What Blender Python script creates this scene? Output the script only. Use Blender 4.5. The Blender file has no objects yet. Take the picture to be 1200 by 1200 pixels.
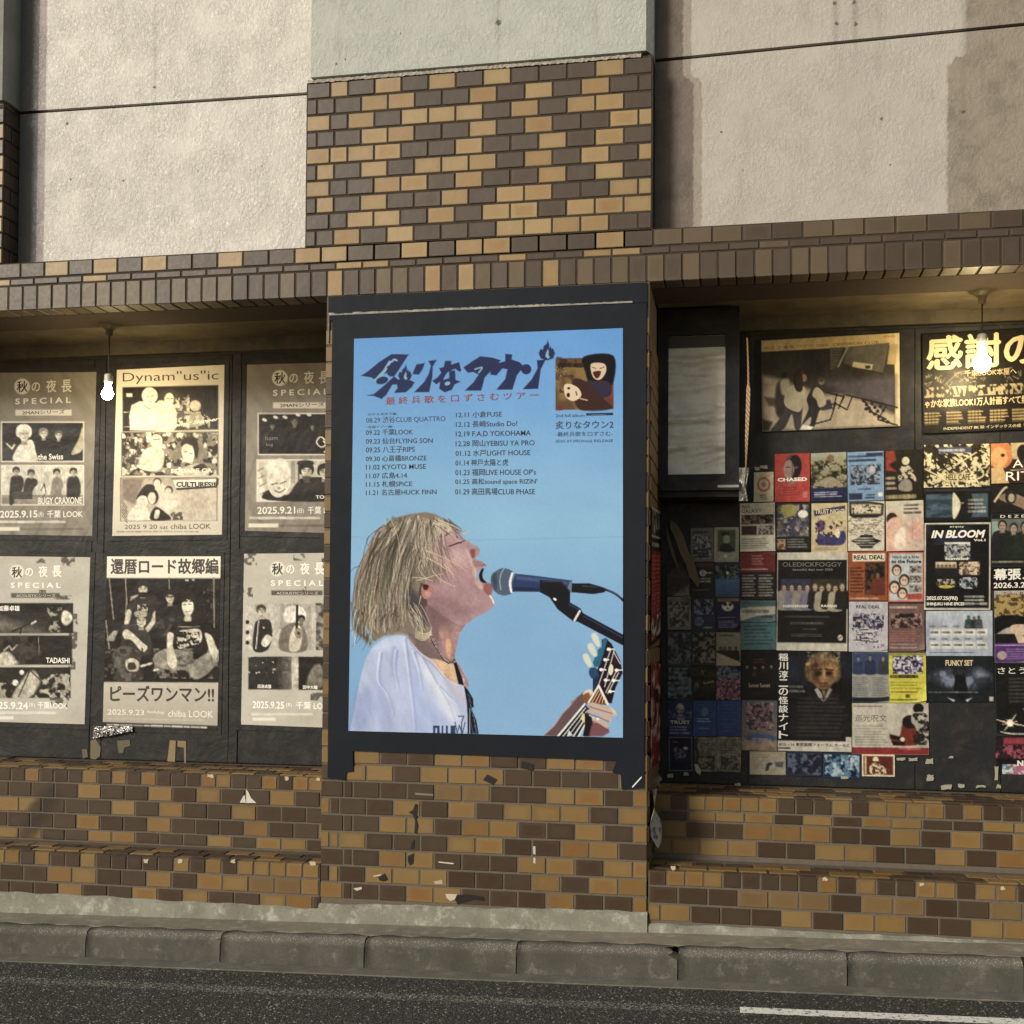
import bpy, math, random
import numpy as np
from mathutils import Matrix, Vector

# ------------------------------------------------------------------ camera, light, exposure
scene = bpy.context.scene
ZR = 3.69                                    # height of the top tile joint above the road
CAM = np.array([1.5157, -4.83927, -2.3136 + ZR])
YAW, PITCH, ROLL = .18505, .0212, .00709
FOC, PPX, PPY = 1400., 600., 700.            # focal length and principal point in photo pixels
c_f = np.array([-math.sin(YAW)*math.cos(PITCH), math.cos(YAW)*math.cos(PITCH), math.sin(PITCH)])
_r = np.array([math.cos(YAW), math.sin(YAW), 0.]); _u = np.cross(_r, c_f)
c_r = _r*math.cos(ROLL)+_u*math.sin(ROLL); c_u = -_r*math.sin(ROLL)+_u*math.cos(ROLL)

cam = bpy.data.cameras.new('camera'); camo = bpy.data.objects.new('camera', cam)
scene.collection.objects.link(camo); scene.camera = camo
M = Matrix(((c_r[0], c_u[0], -c_f[0]), (c_r[1], c_u[1], -c_f[1]), (c_r[2], c_u[2], -c_f[2]))).to_4x4()
M.translation = Vector(CAM); camo.matrix_world = M
cam.sensor_width = 36; cam.lens = FOC/1200*36; cam.shift_y = (PPY-600)/1200; cam.clip_end = 400

w = bpy.data.worlds.new('World'); scene.world = w; w.use_nodes = True
SUN_AZ, SUN_EL = math.radians(37), math.radians(23)
nt = w.node_tree; bg = nt.nodes['Background']; bg.inputs[1].default_value = .10
sky = nt.nodes.new('ShaderNodeTexSky'); sky.sky_type = 'NISHITA'; sky.sun_disc = False
sky.sun_elevation = SUN_EL; sky.sun_rotation = math.radians(180) + SUN_AZ
tint = nt.nodes.new('ShaderNodeMix'); tint.data_type = 'RGBA'; tint.blend_type = 'MULTIPLY'; tint.inputs[0].default_value = 1   # sodium glow of the night street
tint.inputs[7].default_value = (1., .87, .70, 1.); nt.links.new(sky.outputs[0], tint.inputs[6]); nt.links.new(tint.outputs[2], bg.inputs[0])
sl = bpy.data.lights.new('sun', 'SUN'); sl.energy = 2.55; sl.angle = math.radians(16); sl.color = (1, .95, .845)
so = bpy.data.objects.new('sun', sl); scene.collection.objects.link(so)
sdir = Vector((math.sin(SUN_AZ)*math.cos(SUN_EL), math.cos(SUN_AZ)*math.cos(SUN_EL), -math.sin(SUN_EL)))  # way the light travels
so.rotation_euler = sdir.to_track_quat('-Z', 'Y').to_euler(); so.location = (-6, -6, 6)
vs = scene.view_settings; vs.view_transform = 'Standard'; vs.look = 'None'; vs.gamma = 1; vs.use_curve_mapping = False
vs.exposure = .24

rnd = random.Random(7)
COL = scene.collection

# ------------------------------------------------------------------ helpers
def ray(x, y): return c_f + c_r*(x-PPX)/FOC - c_u*(y-PPY)/FOC
def at(x, y, Y):
    "the point seen at photo pixel x, y on the wall plane of depth Y"
    d = ray(x, y); return CAM + d*((Y-CAM[1])/d[1])
def tag(o, label=None, cat=None, group=None, kind=None):
    if label: o['label'] = label
    if cat: o['category'] = cat
    if group: o['group'] = group
    if kind: o['kind'] = kind
    return o
def empty(name, loc, label=None, cat=None, group=None, kind=None):
    o = bpy.data.objects.new(name, None); COL.objects.link(o); o.location = loc; o.empty_display_size = .05
    return tag(o, label, cat, group, kind)
def link(name, me, parent=None, loc=(0, 0, 0)):
    "world location loc; parents here are never rotated or scaled"
    o = bpy.data.objects.new(name, me); COL.objects.link(o)
    if parent is not None:
        o.parent = parent; o.location = Vector(loc) - wloc(parent)
    else: o.location = loc
    return o
def wloc(o):
    v = Vector(o.location)
    while o.parent: o = o.parent; v += o.location
    return v
class MB:
    def __init__(s): s.v = []; s.f = []
    def quad(s, a, b, c, d):
        n = len(s.v); s.v += [a, b, c, d]; s.f.append((n, n+1, n+2, n+3))
    def poly(s, pts):
        n = len(s.v); s.v += list(pts); s.f.append(tuple(range(n, n+len(pts))))
    def box(s, x0, x1, y0, y1, z0, z1):
        n = len(s.v)
        s.v += [(x0, y0, z0), (x1, y0, z0), (x1, y1, z0), (x0, y1, z0), (x0, y0, z1), (x1, y0, z1), (x1, y1, z1), (x0, y1, z1)]
        s.f += [tuple(n+i for i in q) for q in ((0, 3, 2, 1), (4, 5, 6, 7), (0, 1, 5, 4), (1, 2, 6, 5), (2, 3, 7, 6), (3, 0, 4, 7))]
    def mesh(s, name, mat, smooth=False):
        me = bpy.data.meshes.new(name); me.from_pydata(s.v, [], s.f); me.update()
        if mat: me.materials.append(mat)
        if smooth:
            me.polygons.foreach_set('use_smooth', [True]*len(me.polygons))
        return me
    def build(s, name, mat, parent=None, smooth=False):
        return link(name, s.mesh(name, mat, smooth), parent, wloc(parent) if parent else (0, 0, 0)) if parent is None else _rel(s, name, mat, parent, smooth)
def _rel(s, name, mat, parent, smooth):
    p = wloc(parent); s.v = [(a-p[0], b-p[1], c-p[2]) for a, b, c in s.v]
    return link(name, s.mesh(name, mat, smooth), parent, p)
def lathe(prof, seg=20):
    "profile of (radius, z) turned about z"
    m = MB()
    for i, (r, z) in enumerate(prof):
        for k in range(seg): a = 2*math.pi*k/seg; m.v.append((r*math.cos(a), r*math.sin(a), z))
    for i in range(len(prof)-1):
        for k in range(seg):
            k2 = (k+1) % seg; m.f.append((i*seg+k, i*seg+k2, (i+1)*seg+k2, (i+1)*seg+k))
    return m

# ------------------------------------------------------------------ materials
def srgb(c):
    c = np.asarray(c, float); return np.where(c <= .04045, c/12.92, ((c+.055)/1.055)**2.4)
class NT:
    "short hand for a node material"
    def __init__(s, name, rough=.6, spec=.4):
        s.m = bpy.data.materials.new(name); s.m.use_nodes = True; s.t = s.m.node_tree
        s.b = s.t.nodes['Principled BSDF']; s.b.inputs['Roughness'].default_value = rough
        s.b.inputs['Specular IOR Level'].default_value = spec
    def n(s, typ, **kw):
        nd = s.t.nodes.new(typ)
        for k, v in kw.items(): setattr(nd, k, v)
        return nd
    def put(s, sock, v):
        if hasattr(v, 'is_output') or isinstance(v, bpy.types.NodeSocket): s.t.links.new(v, sock)
        else: sock.default_value = v
    def coord(s, which='Object'):
        return s.n('ShaderNodeTexCoord').outputs[which]
    def pos(s): return s.n('ShaderNodeNewGeometry').outputs['Position']
    def noise(s, scale, detail=4, rough=.6, vec=None, dist=0, out='Fac'):
        nd = s.n('ShaderNodeTexNoise'); s.put(nd.inputs['Vector'], vec if vec is not None else s.pos())
        nd.inputs['Scale'].default_value = scale; nd.inputs['Detail'].default_value = detail
        nd.inputs['Roughness'].default_value = rough; nd.inputs['Distortion'].default_value = dist
        return nd.outputs[out]
    def vor(s, scale, vec=None, feat='F1', out='Distance', rnd_=1.):
        nd = s.n('ShaderNodeTexVoronoi', feature=feat); s.put(nd.inputs['Vector'], vec if vec is not None else s.pos())
        nd.inputs['Scale'].default_value = scale; nd.inputs['Randomness'].default_value = rnd_
        return nd.outputs[out]
    def math(s, op, a, b=0., c=None, clamp=False):
        nd = s.n('ShaderNodeMath', operation=op, use_clamp=clamp); s.put(nd.inputs[0], a); s.put(nd.inputs[1], b)
        if c is not None: s.put(nd.inputs[2], c)
        return nd.outputs[0]
    def ss(s, v, a, b, o0=0., o1=1.):
        nd = s.n('ShaderNodeMapRange', interpolation_type='SMOOTHSTEP'); s.put(nd.inputs[0], v)
        for i, x in enumerate((a, b, o0, o1)): nd.inputs[i+1].default_value = x
        return nd.outputs[0]
    def mix(s, f, a, b, blend='MIX'):
        nd = s.n('ShaderNodeMix', data_type='RGBA', blend_type=blend); s.put(nd.inputs[0], f)
        for i, x in ((6, a), (7, b)):
            if isinstance(x, tuple) and len(x) == 3: x = x+(1.,)
            s.put(nd.inputs[i], x)
        return nd.outputs[2]
    def sep(s, v):
        nd = s.n('ShaderNodeSeparateXYZ'); s.put(nd.inputs[0], v); return nd.outputs
    def scale(s, v, sc):
        nd = s.n('ShaderNodeMapping'); s.put(nd.inputs[0], v); nd.inputs['Scale'].default_value = sc; return nd.outputs[0]
    def bump(s, h, strength=.5, dist=.002, normal=None):
        nd = s.n('ShaderNodeBump'); s.put(nd.inputs['Height'], h); nd.inputs['Strength'].default_value = strength
        nd.inputs['Distance'].default_value = dist
        if normal is not None: s.put(nd.inputs['Normal'], normal)
        s.t.links.new(nd.outputs[0], s.b.inputs['Normal']); return nd.outputs[0]
    def col(s, v): s.put(s.b.inputs['Base Color'], v+(1.,) if isinstance(v, tuple) and len(v) == 3 else v)
    def rough(s, v): s.put(s.b.inputs['Roughness'], v)

SOOT = tuple(float(v) for v in at(46, 952, .26))
def mat_tile(name, a, b, c, rim, rimamt):
    t = NT(name, .42, .32)
    r = t.n('ShaderNodeObjectInfo').outputs['Random']
    base = t.mix(r, a, b)
    g = t.sep(t.coord('Generated'))
    ex = t.math('ABSOLUTE', t.math('SUBTRACT', g[0], .5)); ez = t.math('ABSOLUTE', t.math('SUBTRACT', g[2], .5))
    e = t.math('MAXIMUM', ex, ez)
    n1 = t.noise(38, 4, .6)
    e2 = t.math('ADD', e, t.math('MULTIPLY', t.math('SUBTRACT', n1, .5), .22))
    base = t.mix(t.ss(e2, .22, .5, .75, 0.), base, t.mix(t.math('FRACT', t.math('MULTIPLY', r, 7.3)), c, b))
    base = t.mix(t.math('MULTIPLY', t.ss(e, .40, .49), rimamt), base, rim)
    base = t.mix(t.ss(t.noise(420, 2), .35, .75, .0, .35), base, t.mix(.5, base, (.03, .02, .015)))
    grime = t.ss(t.noise(2.3, 5, .65), .42, .72, 0., .35)
    base = t.mix(grime, base, t.mix(.5, base, (.035, .028, .02)))
    px_, py_, pz_ = t.sep(t.pos())          # old soot smear on the left riser
    zz = t.math('SUBTRACT', pz_, SOOT[2]); xx = t.math('SUBTRACT', t.math('SUBTRACT', px_, SOOT[0]), t.math('MULTIPLY', zz, .55))
    d = t.math('ADD', t.math('ADD', t.math('POWER', t.math('DIVIDE', t.math('ABSOLUTE', xx), .075), 2.), t.math('POWER', t.math('DIVIDE', t.math('ABSOLUTE', zz), .16), 2.)), t.math('MULTIPLY', t.noise(14, 4), 1.2))
    base = t.mix(t.ss(d, .7, 1.9, .85, 0.), base, (.022, .017, .013))
    t.col(base)
    t.rough(t.math('ADD', .30, t.math('MULTIPLY', t.noise(60, 3), .25)))
    t.bump(t.math('ADD', t.noise(14, 2), t.math('MULTIPLY', t.noise(260, 2), .25)), .35, .0035)
    return t.m
TY = mat_tile('tile_yellow_glare', (.265, .185, .085), (.37, .265, .13), (.30, .17, .06), (.34, .26, .15), .25)  # upper wall: paler copy of the lower yellow, lamp glare painted into its colour
TB = mat_tile('tile_brown_glare', (.056, .041, .028), (.082, .062, .044), (.062, .040, .026), (.12, .10, .075), .25)  # upper wall: lower brown made lighter and greyer to paint in the glare
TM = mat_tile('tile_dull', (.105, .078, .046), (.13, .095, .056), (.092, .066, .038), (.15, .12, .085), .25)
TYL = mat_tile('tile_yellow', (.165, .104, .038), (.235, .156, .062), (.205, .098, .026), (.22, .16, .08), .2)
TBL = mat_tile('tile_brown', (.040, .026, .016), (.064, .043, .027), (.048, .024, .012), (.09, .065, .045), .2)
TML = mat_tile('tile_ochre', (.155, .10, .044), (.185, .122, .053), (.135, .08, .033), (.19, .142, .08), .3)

def mat_mortar(name, a, b):
    t = NT(name, .9, .2)
    t.col(t.mix(t.noise(30, 5), a, b)); t.bump(t.noise(300, 4), .5, .002); return t.m
MORT_D = mat_mortar('mortar_dark', (.035, .026, .02), (.075, .058, .045))
MORT_L = mat_mortar('mortar_grey', (.095, .080, .062), (.165, .138, .11))

def plaster_relief(t, amt=1.):
    p = t.pos()
    warp = t.n('ShaderNodeVectorMath', operation='ADD'); nz = t.noise(16, 3, .6, out='Color')
    sc = t.n('ShaderNodeVectorMath', operation='SCALE'); t.put(sc.inputs[0], nz); sc.inputs['Scale'].default_value = .035
    t.put(warp.inputs[0], p); t.put(warp.inputs[1], sc.outputs[0])
    v = t.scale(warp.outputs[0], (1.15, 1, .8))
    a = t.ss(t.vor(62, v, 'SMOOTH_F1'), .15, .62, 1., 0.)
    b = t.ss(t.noise(95, 3, .55, v, 1.5), .42, .62)
    h = t.math('ADD', t.math('MULTIPLY', a, .55), t.math('MULTIPLY', b, .6))
    mask = t.ss(t.noise(7, 3), .3, .65, .35, 1.)
    h = t.math('MULTIPLY', h, mask)
    h = t.math('ADD', h, t.math('MULTIPLY', t.noise(3.5, 2), 1.5))
    t.bump(h, .62*amt, .0045)
    return a, b
_sp = lambda Y, l: [(float(at(x, y, Y)[0]), float(at(x, y, Y)[2]), r) for x, y, r in l]
SPOTS = {'plaster_left': _sp(.12, [(181, 102, .009), (307, 195, .005), (83, 210, .005), (232, 200, .004), (79, 145, .008), (145, 212, .007)]), 'plaster_centre': _sp(0, [(584, 27, .014), (405, 70, .004), (470, 40, .004)]),
         'plaster_right': _sp(.12, [(978, 4, .010), (1001, 3, .009), (980, 28, .010), (1003, 28, .009), (845, 155, .007), (1033, 139, .008), (1129, 131, .009), (1043, 193, .004), (870, 200, .004)])}
def mat_plaster(name, base, dark, rough=.55, extra=None, amt=1.):
    t = NT(name, rough, .3)
    a, b = plaster_relief(t, amt)
    c = t.mix(t.ss(t.noise(5, 6, .65), .35, .7), base, dark)
    st = t.noise(9, 5, .6, t.scale(t.pos(), (1, 1, .12)))
    c = t.mix(t.ss(st, .54, .78, 0., .42), c, t.mix(.6, c, (.12, .10, .08)))
    sp = t.vor(3.1, out='Distance'); c = t.mix(t.ss(sp, .018, .03, .8, 0.), c, (.05, .04, .035))
    if extra: c = extra(t, c)
    px_, py_, pz_ = t.sep(t.pos())          # bolt holes, rust spots and scuffs
    for (sx_, sz_, r_) in SPOTS.get(name, ()):
        dx = t.math('SUBTRACT', px_, sx_); dz = t.math('SUBTRACT', pz_, sz_); rr_ = t.math('SQRT', t.math('ADD', t.math('MULTIPLY', dx, dx), t.math('MULTIPLY', dz, dz)))
        rr_ = t.math('ADD', rr_, t.math('MULTIPLY', t.math('SUBTRACT', t.noise(90, 3), .5), .02))
        c = t.mix(t.ss(rr_, r_*.5, r_*1.1, .85, 0.), c, (.07, .06, .05))
        if r_ > .008: c = t.mix(t.math('MULTIPLY', t.ss(t.math('ABSOLUTE', dx), 0., .02, .35, 0.), t.ss(dz, -.25, 0., 0., 1.)), c, t.mix(.5, c, (.12, .10, .08)))
    t.col(c); t.rough(t.math('ADD', rough-.12, t.math('MULTIPLY', t.noise(40, 3), .3)))
    return t.m
# ------------------------------------------------------------------ setting
P = .118; Q = .07103; DU = .05137; SL = .023
LOW = -3.41169 + ZR                       # top of the lowest tile row of the pier
def U(u): return u*P
def V(v): return DU + v*P
XL, XR = -3.6, 4.3                        # how far the wall is built
BT, BB = -11*Q + ZR, -.925 + ZR           # band: bottom of its top row, underside
YB = .67                                  # depth of the notice boards

_tm = {}
def tile_mesh(w, h, mat, ret=0, side=0):
    """glazed tile, front at y=0; ret: length of a return underneath (<0) or on top (>0)"""
    key = (round(w, 4), round(h, 4), mat.name, round(ret, 4))
    if key in _tm: return _tm[key]
    m = MB(); c = .0024; t = .009
    def slab(a, b, z0, z1, fn):
        o = [fn(a, c, z0), fn(b, c, z0), fn(b, c, z1), fn(a, c, z1)]
        i = [fn(a+c, 0, z0+c), fn(b-c, 0, z0+c), fn(b-c, 0, z1-c), fn(a+c, 0, z1-c)]
        bk = [fn(a, t, z0), fn(b, t, z0), fn(b, t, z1), fn(a, t, z1)]
        m.poly(i)
        for k in range(4):
            k2 = (k+1) % 4; m.poly([o[k], o[k2], i[k2], i[k]]); m.poly([bk[k], bk[k2], o[k2], o[k]])
    slab(0, w, 0, h, lambda x, y, z: (x, y, z))
    if ret < 0: slab(0, w, .0, -ret, lambda x, y, z: (x, z+.0005, y-.0002))
    if ret > 0: slab(0, w, .0, ret, lambda x, y, z: (x, ret-z+.0005, h-y+.0002))
    me = m.mesh('tile', mat); _tm[key] = me; return me
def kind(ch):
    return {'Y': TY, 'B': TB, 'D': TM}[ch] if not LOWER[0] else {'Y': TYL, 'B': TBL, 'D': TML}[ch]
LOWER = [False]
def lay(parent, x0, x1, z, h, ch, y=0., ret=0, j=.0072, jit=.0012):
    "one tile between the joints at x0 and x1"
    if x1-x0 < .012: return
    me = tile_mesh(round(x1-x0-j, 3), h, kind(ch), ret)
    o = link('tile', me, parent, (x0+j/2, y+rnd.uniform(-jit, jit), z+rnd.uniform(-.0006, .0006)))
    o.rotation_euler = (rnd.uniform(-.006, .006), 0, rnd.uniform(-.006, .006))
TH = Q-.0085                              # full tile height
def far_tiles(parent, x0, x1, rows, py, y, flat=False):
    "tiles outside the frame: one joined field per colour; rows are (bottom, height)"
    f = {'Y': MB(), 'B': MB()}
    for i, (z, h) in enumerate(rows):
        x = x0-(i % 2)*py/2
        while x < x1-.02:
            a, b = max(x, x0)+.004, min(x+py, x1)-.004
            if b-a > .01:
                m_ = f[rc(.45)]
                if flat: m_.box(a, b, z, z+h, y-.006, y)
                else: m_.box(a, b, y, y+.008, z, z+h)
            x += py
    for k_, m_ in f.items():
        if m_.v: tag(_rel(m_, 'tile_field', kind(k_), parent, False), kind='stuff')
def rc(p=.45): return 'Y' if rnd.random() < p else 'B'

# ---- upper brickwork and band: mortar backing + tiles
wall_up = empty('tiled_wall', (.5, 0, ZR), 'brown and yellow glazed tile wall band and upper panel running above the poster recesses', 'tiled wall')
m = MB()
m.box(-.305, 1.178, .0036, .34, BT+Q*.0+.0, ZR+.002)
m.box(XL, XR, .0036, .118, BB+.006, BT+Q)
m.box(XL, XR, .118, .36, BB+.002, BB+.16)
m.build('mortar', MORT_D, wall_up)
rows_up = [
 ('o', 'BY', 'BYBYBYBBBYB'), ('e', 'BB', 'BYYBBYBYBYBB'), ('o', 'YB', 'YBYYYBYBYYB'), ('e', 'BB', 'BYYBBYBYBBYY'),
 ('o', 'YY', 'YYBBYBBYBYB'), ('e', 'BY', 'BYBYYYBYBYBY'), ('o', 'YB', 'BYYBYBBYBYB'), ('e', 'BY', 'BYBBYBYYBBYY'),
 ('o', 'BB', 'YYBYBYYBYYY'), ('e', 'BB', 'YBYBBBYYYYBB')]
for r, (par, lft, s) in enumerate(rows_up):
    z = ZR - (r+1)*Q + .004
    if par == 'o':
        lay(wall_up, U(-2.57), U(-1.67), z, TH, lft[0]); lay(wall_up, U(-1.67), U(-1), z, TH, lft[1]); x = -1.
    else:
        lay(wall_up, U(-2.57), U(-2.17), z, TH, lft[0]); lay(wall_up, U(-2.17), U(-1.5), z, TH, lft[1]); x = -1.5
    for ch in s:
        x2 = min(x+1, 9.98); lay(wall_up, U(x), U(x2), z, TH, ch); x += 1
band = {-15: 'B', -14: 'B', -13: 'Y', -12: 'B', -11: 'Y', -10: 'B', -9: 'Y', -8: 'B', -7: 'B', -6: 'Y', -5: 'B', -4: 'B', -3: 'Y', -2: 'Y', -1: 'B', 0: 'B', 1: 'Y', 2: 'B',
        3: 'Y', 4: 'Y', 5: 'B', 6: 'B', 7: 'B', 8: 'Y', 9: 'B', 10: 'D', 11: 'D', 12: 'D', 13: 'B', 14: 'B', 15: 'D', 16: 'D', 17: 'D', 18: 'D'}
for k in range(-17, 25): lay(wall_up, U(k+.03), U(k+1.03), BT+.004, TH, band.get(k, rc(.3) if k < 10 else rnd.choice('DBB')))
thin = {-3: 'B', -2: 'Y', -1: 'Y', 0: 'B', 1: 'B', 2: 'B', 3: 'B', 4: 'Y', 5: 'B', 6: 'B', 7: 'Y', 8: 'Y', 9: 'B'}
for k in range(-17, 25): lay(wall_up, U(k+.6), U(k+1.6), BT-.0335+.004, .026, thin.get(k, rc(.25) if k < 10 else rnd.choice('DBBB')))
sold = 'BYBBYYBYBYYBYBYBYBYBYBYBYYBBYD'
x0 = U(-2.33)
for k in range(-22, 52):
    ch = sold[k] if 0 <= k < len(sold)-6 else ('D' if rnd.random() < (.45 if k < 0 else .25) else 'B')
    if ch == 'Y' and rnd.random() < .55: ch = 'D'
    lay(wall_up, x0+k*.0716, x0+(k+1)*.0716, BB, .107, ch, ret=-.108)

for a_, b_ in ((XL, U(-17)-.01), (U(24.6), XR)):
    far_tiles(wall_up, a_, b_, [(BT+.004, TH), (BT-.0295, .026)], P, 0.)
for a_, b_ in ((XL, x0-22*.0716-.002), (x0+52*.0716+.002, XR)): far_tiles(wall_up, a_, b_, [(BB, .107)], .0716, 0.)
# ---- soffit of the recesses
t = NT('soffit_paint', .5, .4); a = t.noise(6, 5, .7)
t.col(t.mix(t.ss(a, .35, .7), (.125, .10, .06), (.065, .052, .035))); t.rough(t.math('ADD', .3, t.math('MULTIPLY', t.noise(18, 4), .4)))
t.bump(t.noise(25, 4), .5, .004); M_SOF = t.m
for x0, x1 in ((XL, -.2), (1.172, XR)):
    m = MB(); m.box(x0+.002, x1-.002, .362, .80, BB+.012, BB+.10); tag(m.build('ceiling', M_SOF), kind='structure')

# ---- lower pier
pier = empty('tiled_pier', (.5, 0, .12), 'brown and yellow tiled pier carrying the big blue concert poster', 'tiled pier')
XP0, XP1 = -.209, 1.172
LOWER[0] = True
m = MB(); m.box(XP0+.005, XP1-.004, .0036, .80, .02, BB+.0); m.build('mortar', MORT_L, pier)
rows_lo = [
 (0, 'YB', 'BBYYBBBYBBY'), (1, 'BY', 'BYYYBBBYBYY'), (0, 'BB', 'BYYBBBYYBYY'), (1, 'YY', 'YBBBYYBBYYB'), (0, 'BB', 'BYYBYYBBYBY'),
 (1, 'YB', 'BBYBYBYYYBY'), (0, 'BB', 'BYBBYYBBYYBY'[:1]+'YBBDDBBYYBY'[1:]), (1, '--', 'YYBYYYBBBBY'), (0, '--', 'YBBYYBBYYB')]
for i, (hf, lft, s) in enumerate(rows_lo):
    z = LOW + (i-1)*Q + .004
    if hf == 0:
        if lft[0] != '-': lay(pier, XP0, V(-1.34), z, TH, lft[0]); lay(pier, V(-1.34), V(-1), z, TH, lft[1])
        x = -1.
    else:
        if lft[0] != '-': lay(pier, XP0, V(-1.85), z, TH, lft[0]); lay(pier, V(-1.85), V(-1.5), z, TH, lft[1])
        x = -1.5
    for ch in s:
        x2 = min(x+1, 9.5)
        if x < 9.45: lay(pier, V(x), min(V(x2), XP1), z, TH, ch)
        x += 1
for i in range(7, 35):
    z = LOW + (i-1)*Q + .004; h = TH
    if z+h > BB-.004: break
    if z < ZR-1.10:
        lay(pier, XP0, XP0+.062, z, h, rc()); lay(pier, XP1-.062, XP1, z, h, rc())
m = MB()
for i in range(0, 33):                      # tiles on the side face towards the right recess
    z = LOW+(i-1)*Q+.004
    if z+TH > BB: break
    me = tile_mesh(.1, TH, TML)
    for k in range(6):
        o = link('tile', me, pier, (XP1+.004, .012+k*.11+(i % 2)*.04, z)); o.rotation_euler = (0, 0, math.radians(90))

# ---- stepped tiled ledges under the boards
def ledge(name, x0, x1, zt, zr, lab, rows_f, rows_r, anchor_f, anchor_r, thinrow):
    """zt top of low step, zr top of upper step; rows listed left to right from an anchor joint"""
    e = empty(name, ((x0+x1)/2, .3, .12), lab, 'tiled ledge')
    m = MB(); m.box(x0, x1, .0048, .5, .02, zt-.005); m.box(x0, x1, .2648, .80, zt-.02, zr-.005)
    m.build('mortar', MORT_L, e)
    n = int((x1-x0)/.0735)+1
    for (y, z, seed) in ((0, zt, 0), (.26, zr, 1)):
        for k in range(n):
            a = x1-(k+1)*.0735 if name == 'tiled_ledge' and x1 < 0 else x0+k*.0735
            b = a+.0735
            if b < x0+.01 or a > x1-.01: continue
            lay(e, max(a, x0), min(b, x1), z-.060, .056, rc(.5), y+.001, ret=.10)
    def row(y, z, h, s, ax, pad):
        xx = ax
        for ch in s:
            a, b = max(xx, x0), min(xx+P, x1)
            if b-a > .02: lay(e, a, b, z, h, ch, y)
            xx += P
        if xx < x1-.02 and pad:
            while xx < x1-.02: lay(e, max(xx, x0), min(xx+P, x1), z, h, rc(.5), y); xx += P
        xx = ax
        while xx > x0+.02: xx -= P; lay(e, max(xx, x0), xx+P, z, h, rc(.4), y)
    z = zt-.060-.004
    for s, ax in zip(rows_f, anchor_f):
        z -= Q; row(.001, z+.004, TH, s, ax, True)
    z = zr-.060-.004
    if thinrow: z -= .045; row(.261, z+.004, .036, thinrow[0], thinrow[1], True)
    for s, ax in zip(rows_r, anchor_r):
        z -= Q; hh = TH
        if z+.004 < zt: hh = TH-(zt-z-.004)-.002; zz = zt+.002
        else: zz = z+.004
        if hh > .01: row(.261, zz, hh, s, ax, True)
    # flat rows on the two treads, laid lengthwise behind the nosing tiles
    for (y0, y1, zz) in ((.108, .259, zt), (.372, YB-.002, zr)):
        nn = max(1, int(round((y1-y0)/.0745))); hh = (y1-y0)/nn
        for r in range(nn):
            xx = x0-(r % 2)*P/2
            while xx < x1-.01:
                a, b = max(xx, x0), min(xx+P, x1)
                if b-a > .02:
                    o = link('tile', tile_mesh(round(b-a-.0085, 3), round(hh-.008, 4), kind(rc(.5))), e, (a+.004, y0+r*hh+.004, zz+.0005+rnd.uniform(-.0008, .0008)))
                    o.rotation_euler = (math.radians(-90), 0, 0); o.scale = (1, 1, -1)
                xx += P
    return e
def ledge_far(e, x0, x1, zt, zr):
    m = MB(); m.box(x0, x1, .0048, .5, .02, zt-.005); m.box(x0, x1, .2648, .80, zt-.02, zr-.005); _rel(m, 'mortar', MORT_L, e, False)
    far_tiles(e, x0, x1, [(zt-.060, .06)], .0735, .001); far_tiles(e, x0, x1, [(zr-.060, .06)], .0735, .261)
    far_tiles(e, x0, x1, [(zt-.060-Q*(i+1), TH) for i in range(2)], P, .001); far_tiles(e, x0, x1, [(zr-.060-Q*(i+1), TH) for i in range(3)], P, .261)
    far_tiles(e, x0, x1, [(.012, .09), (.11, .07), (.185, .07)], P, zt+.001, True); far_tiles(e, x0, x1, [(.272, .09), (.37, .07), (.445, .07), (.52, .07), (.595, .07)], P, zr+.001, True)
def atx(x, y, Y): return float(at(x, y, Y)[0])
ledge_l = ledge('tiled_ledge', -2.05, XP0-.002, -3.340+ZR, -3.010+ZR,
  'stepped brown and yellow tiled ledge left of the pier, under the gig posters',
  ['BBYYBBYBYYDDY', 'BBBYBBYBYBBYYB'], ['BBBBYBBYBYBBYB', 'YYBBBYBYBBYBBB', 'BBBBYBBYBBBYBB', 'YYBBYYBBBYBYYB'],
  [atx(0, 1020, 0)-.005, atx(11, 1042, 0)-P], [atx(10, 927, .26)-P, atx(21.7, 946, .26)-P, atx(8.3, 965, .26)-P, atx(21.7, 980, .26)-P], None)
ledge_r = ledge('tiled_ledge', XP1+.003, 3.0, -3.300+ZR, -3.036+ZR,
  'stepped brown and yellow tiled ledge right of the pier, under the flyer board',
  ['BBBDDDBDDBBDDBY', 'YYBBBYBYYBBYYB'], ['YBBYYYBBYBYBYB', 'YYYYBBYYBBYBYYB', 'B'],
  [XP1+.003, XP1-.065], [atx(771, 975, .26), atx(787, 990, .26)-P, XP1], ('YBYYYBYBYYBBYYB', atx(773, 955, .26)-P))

ledge_far(ledge_l, XL, -2.052, -3.340+ZR, -3.010+ZR); ledge_far(ledge_r, 3.002, XR, -3.300+ZR, -3.036+ZR)
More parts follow.
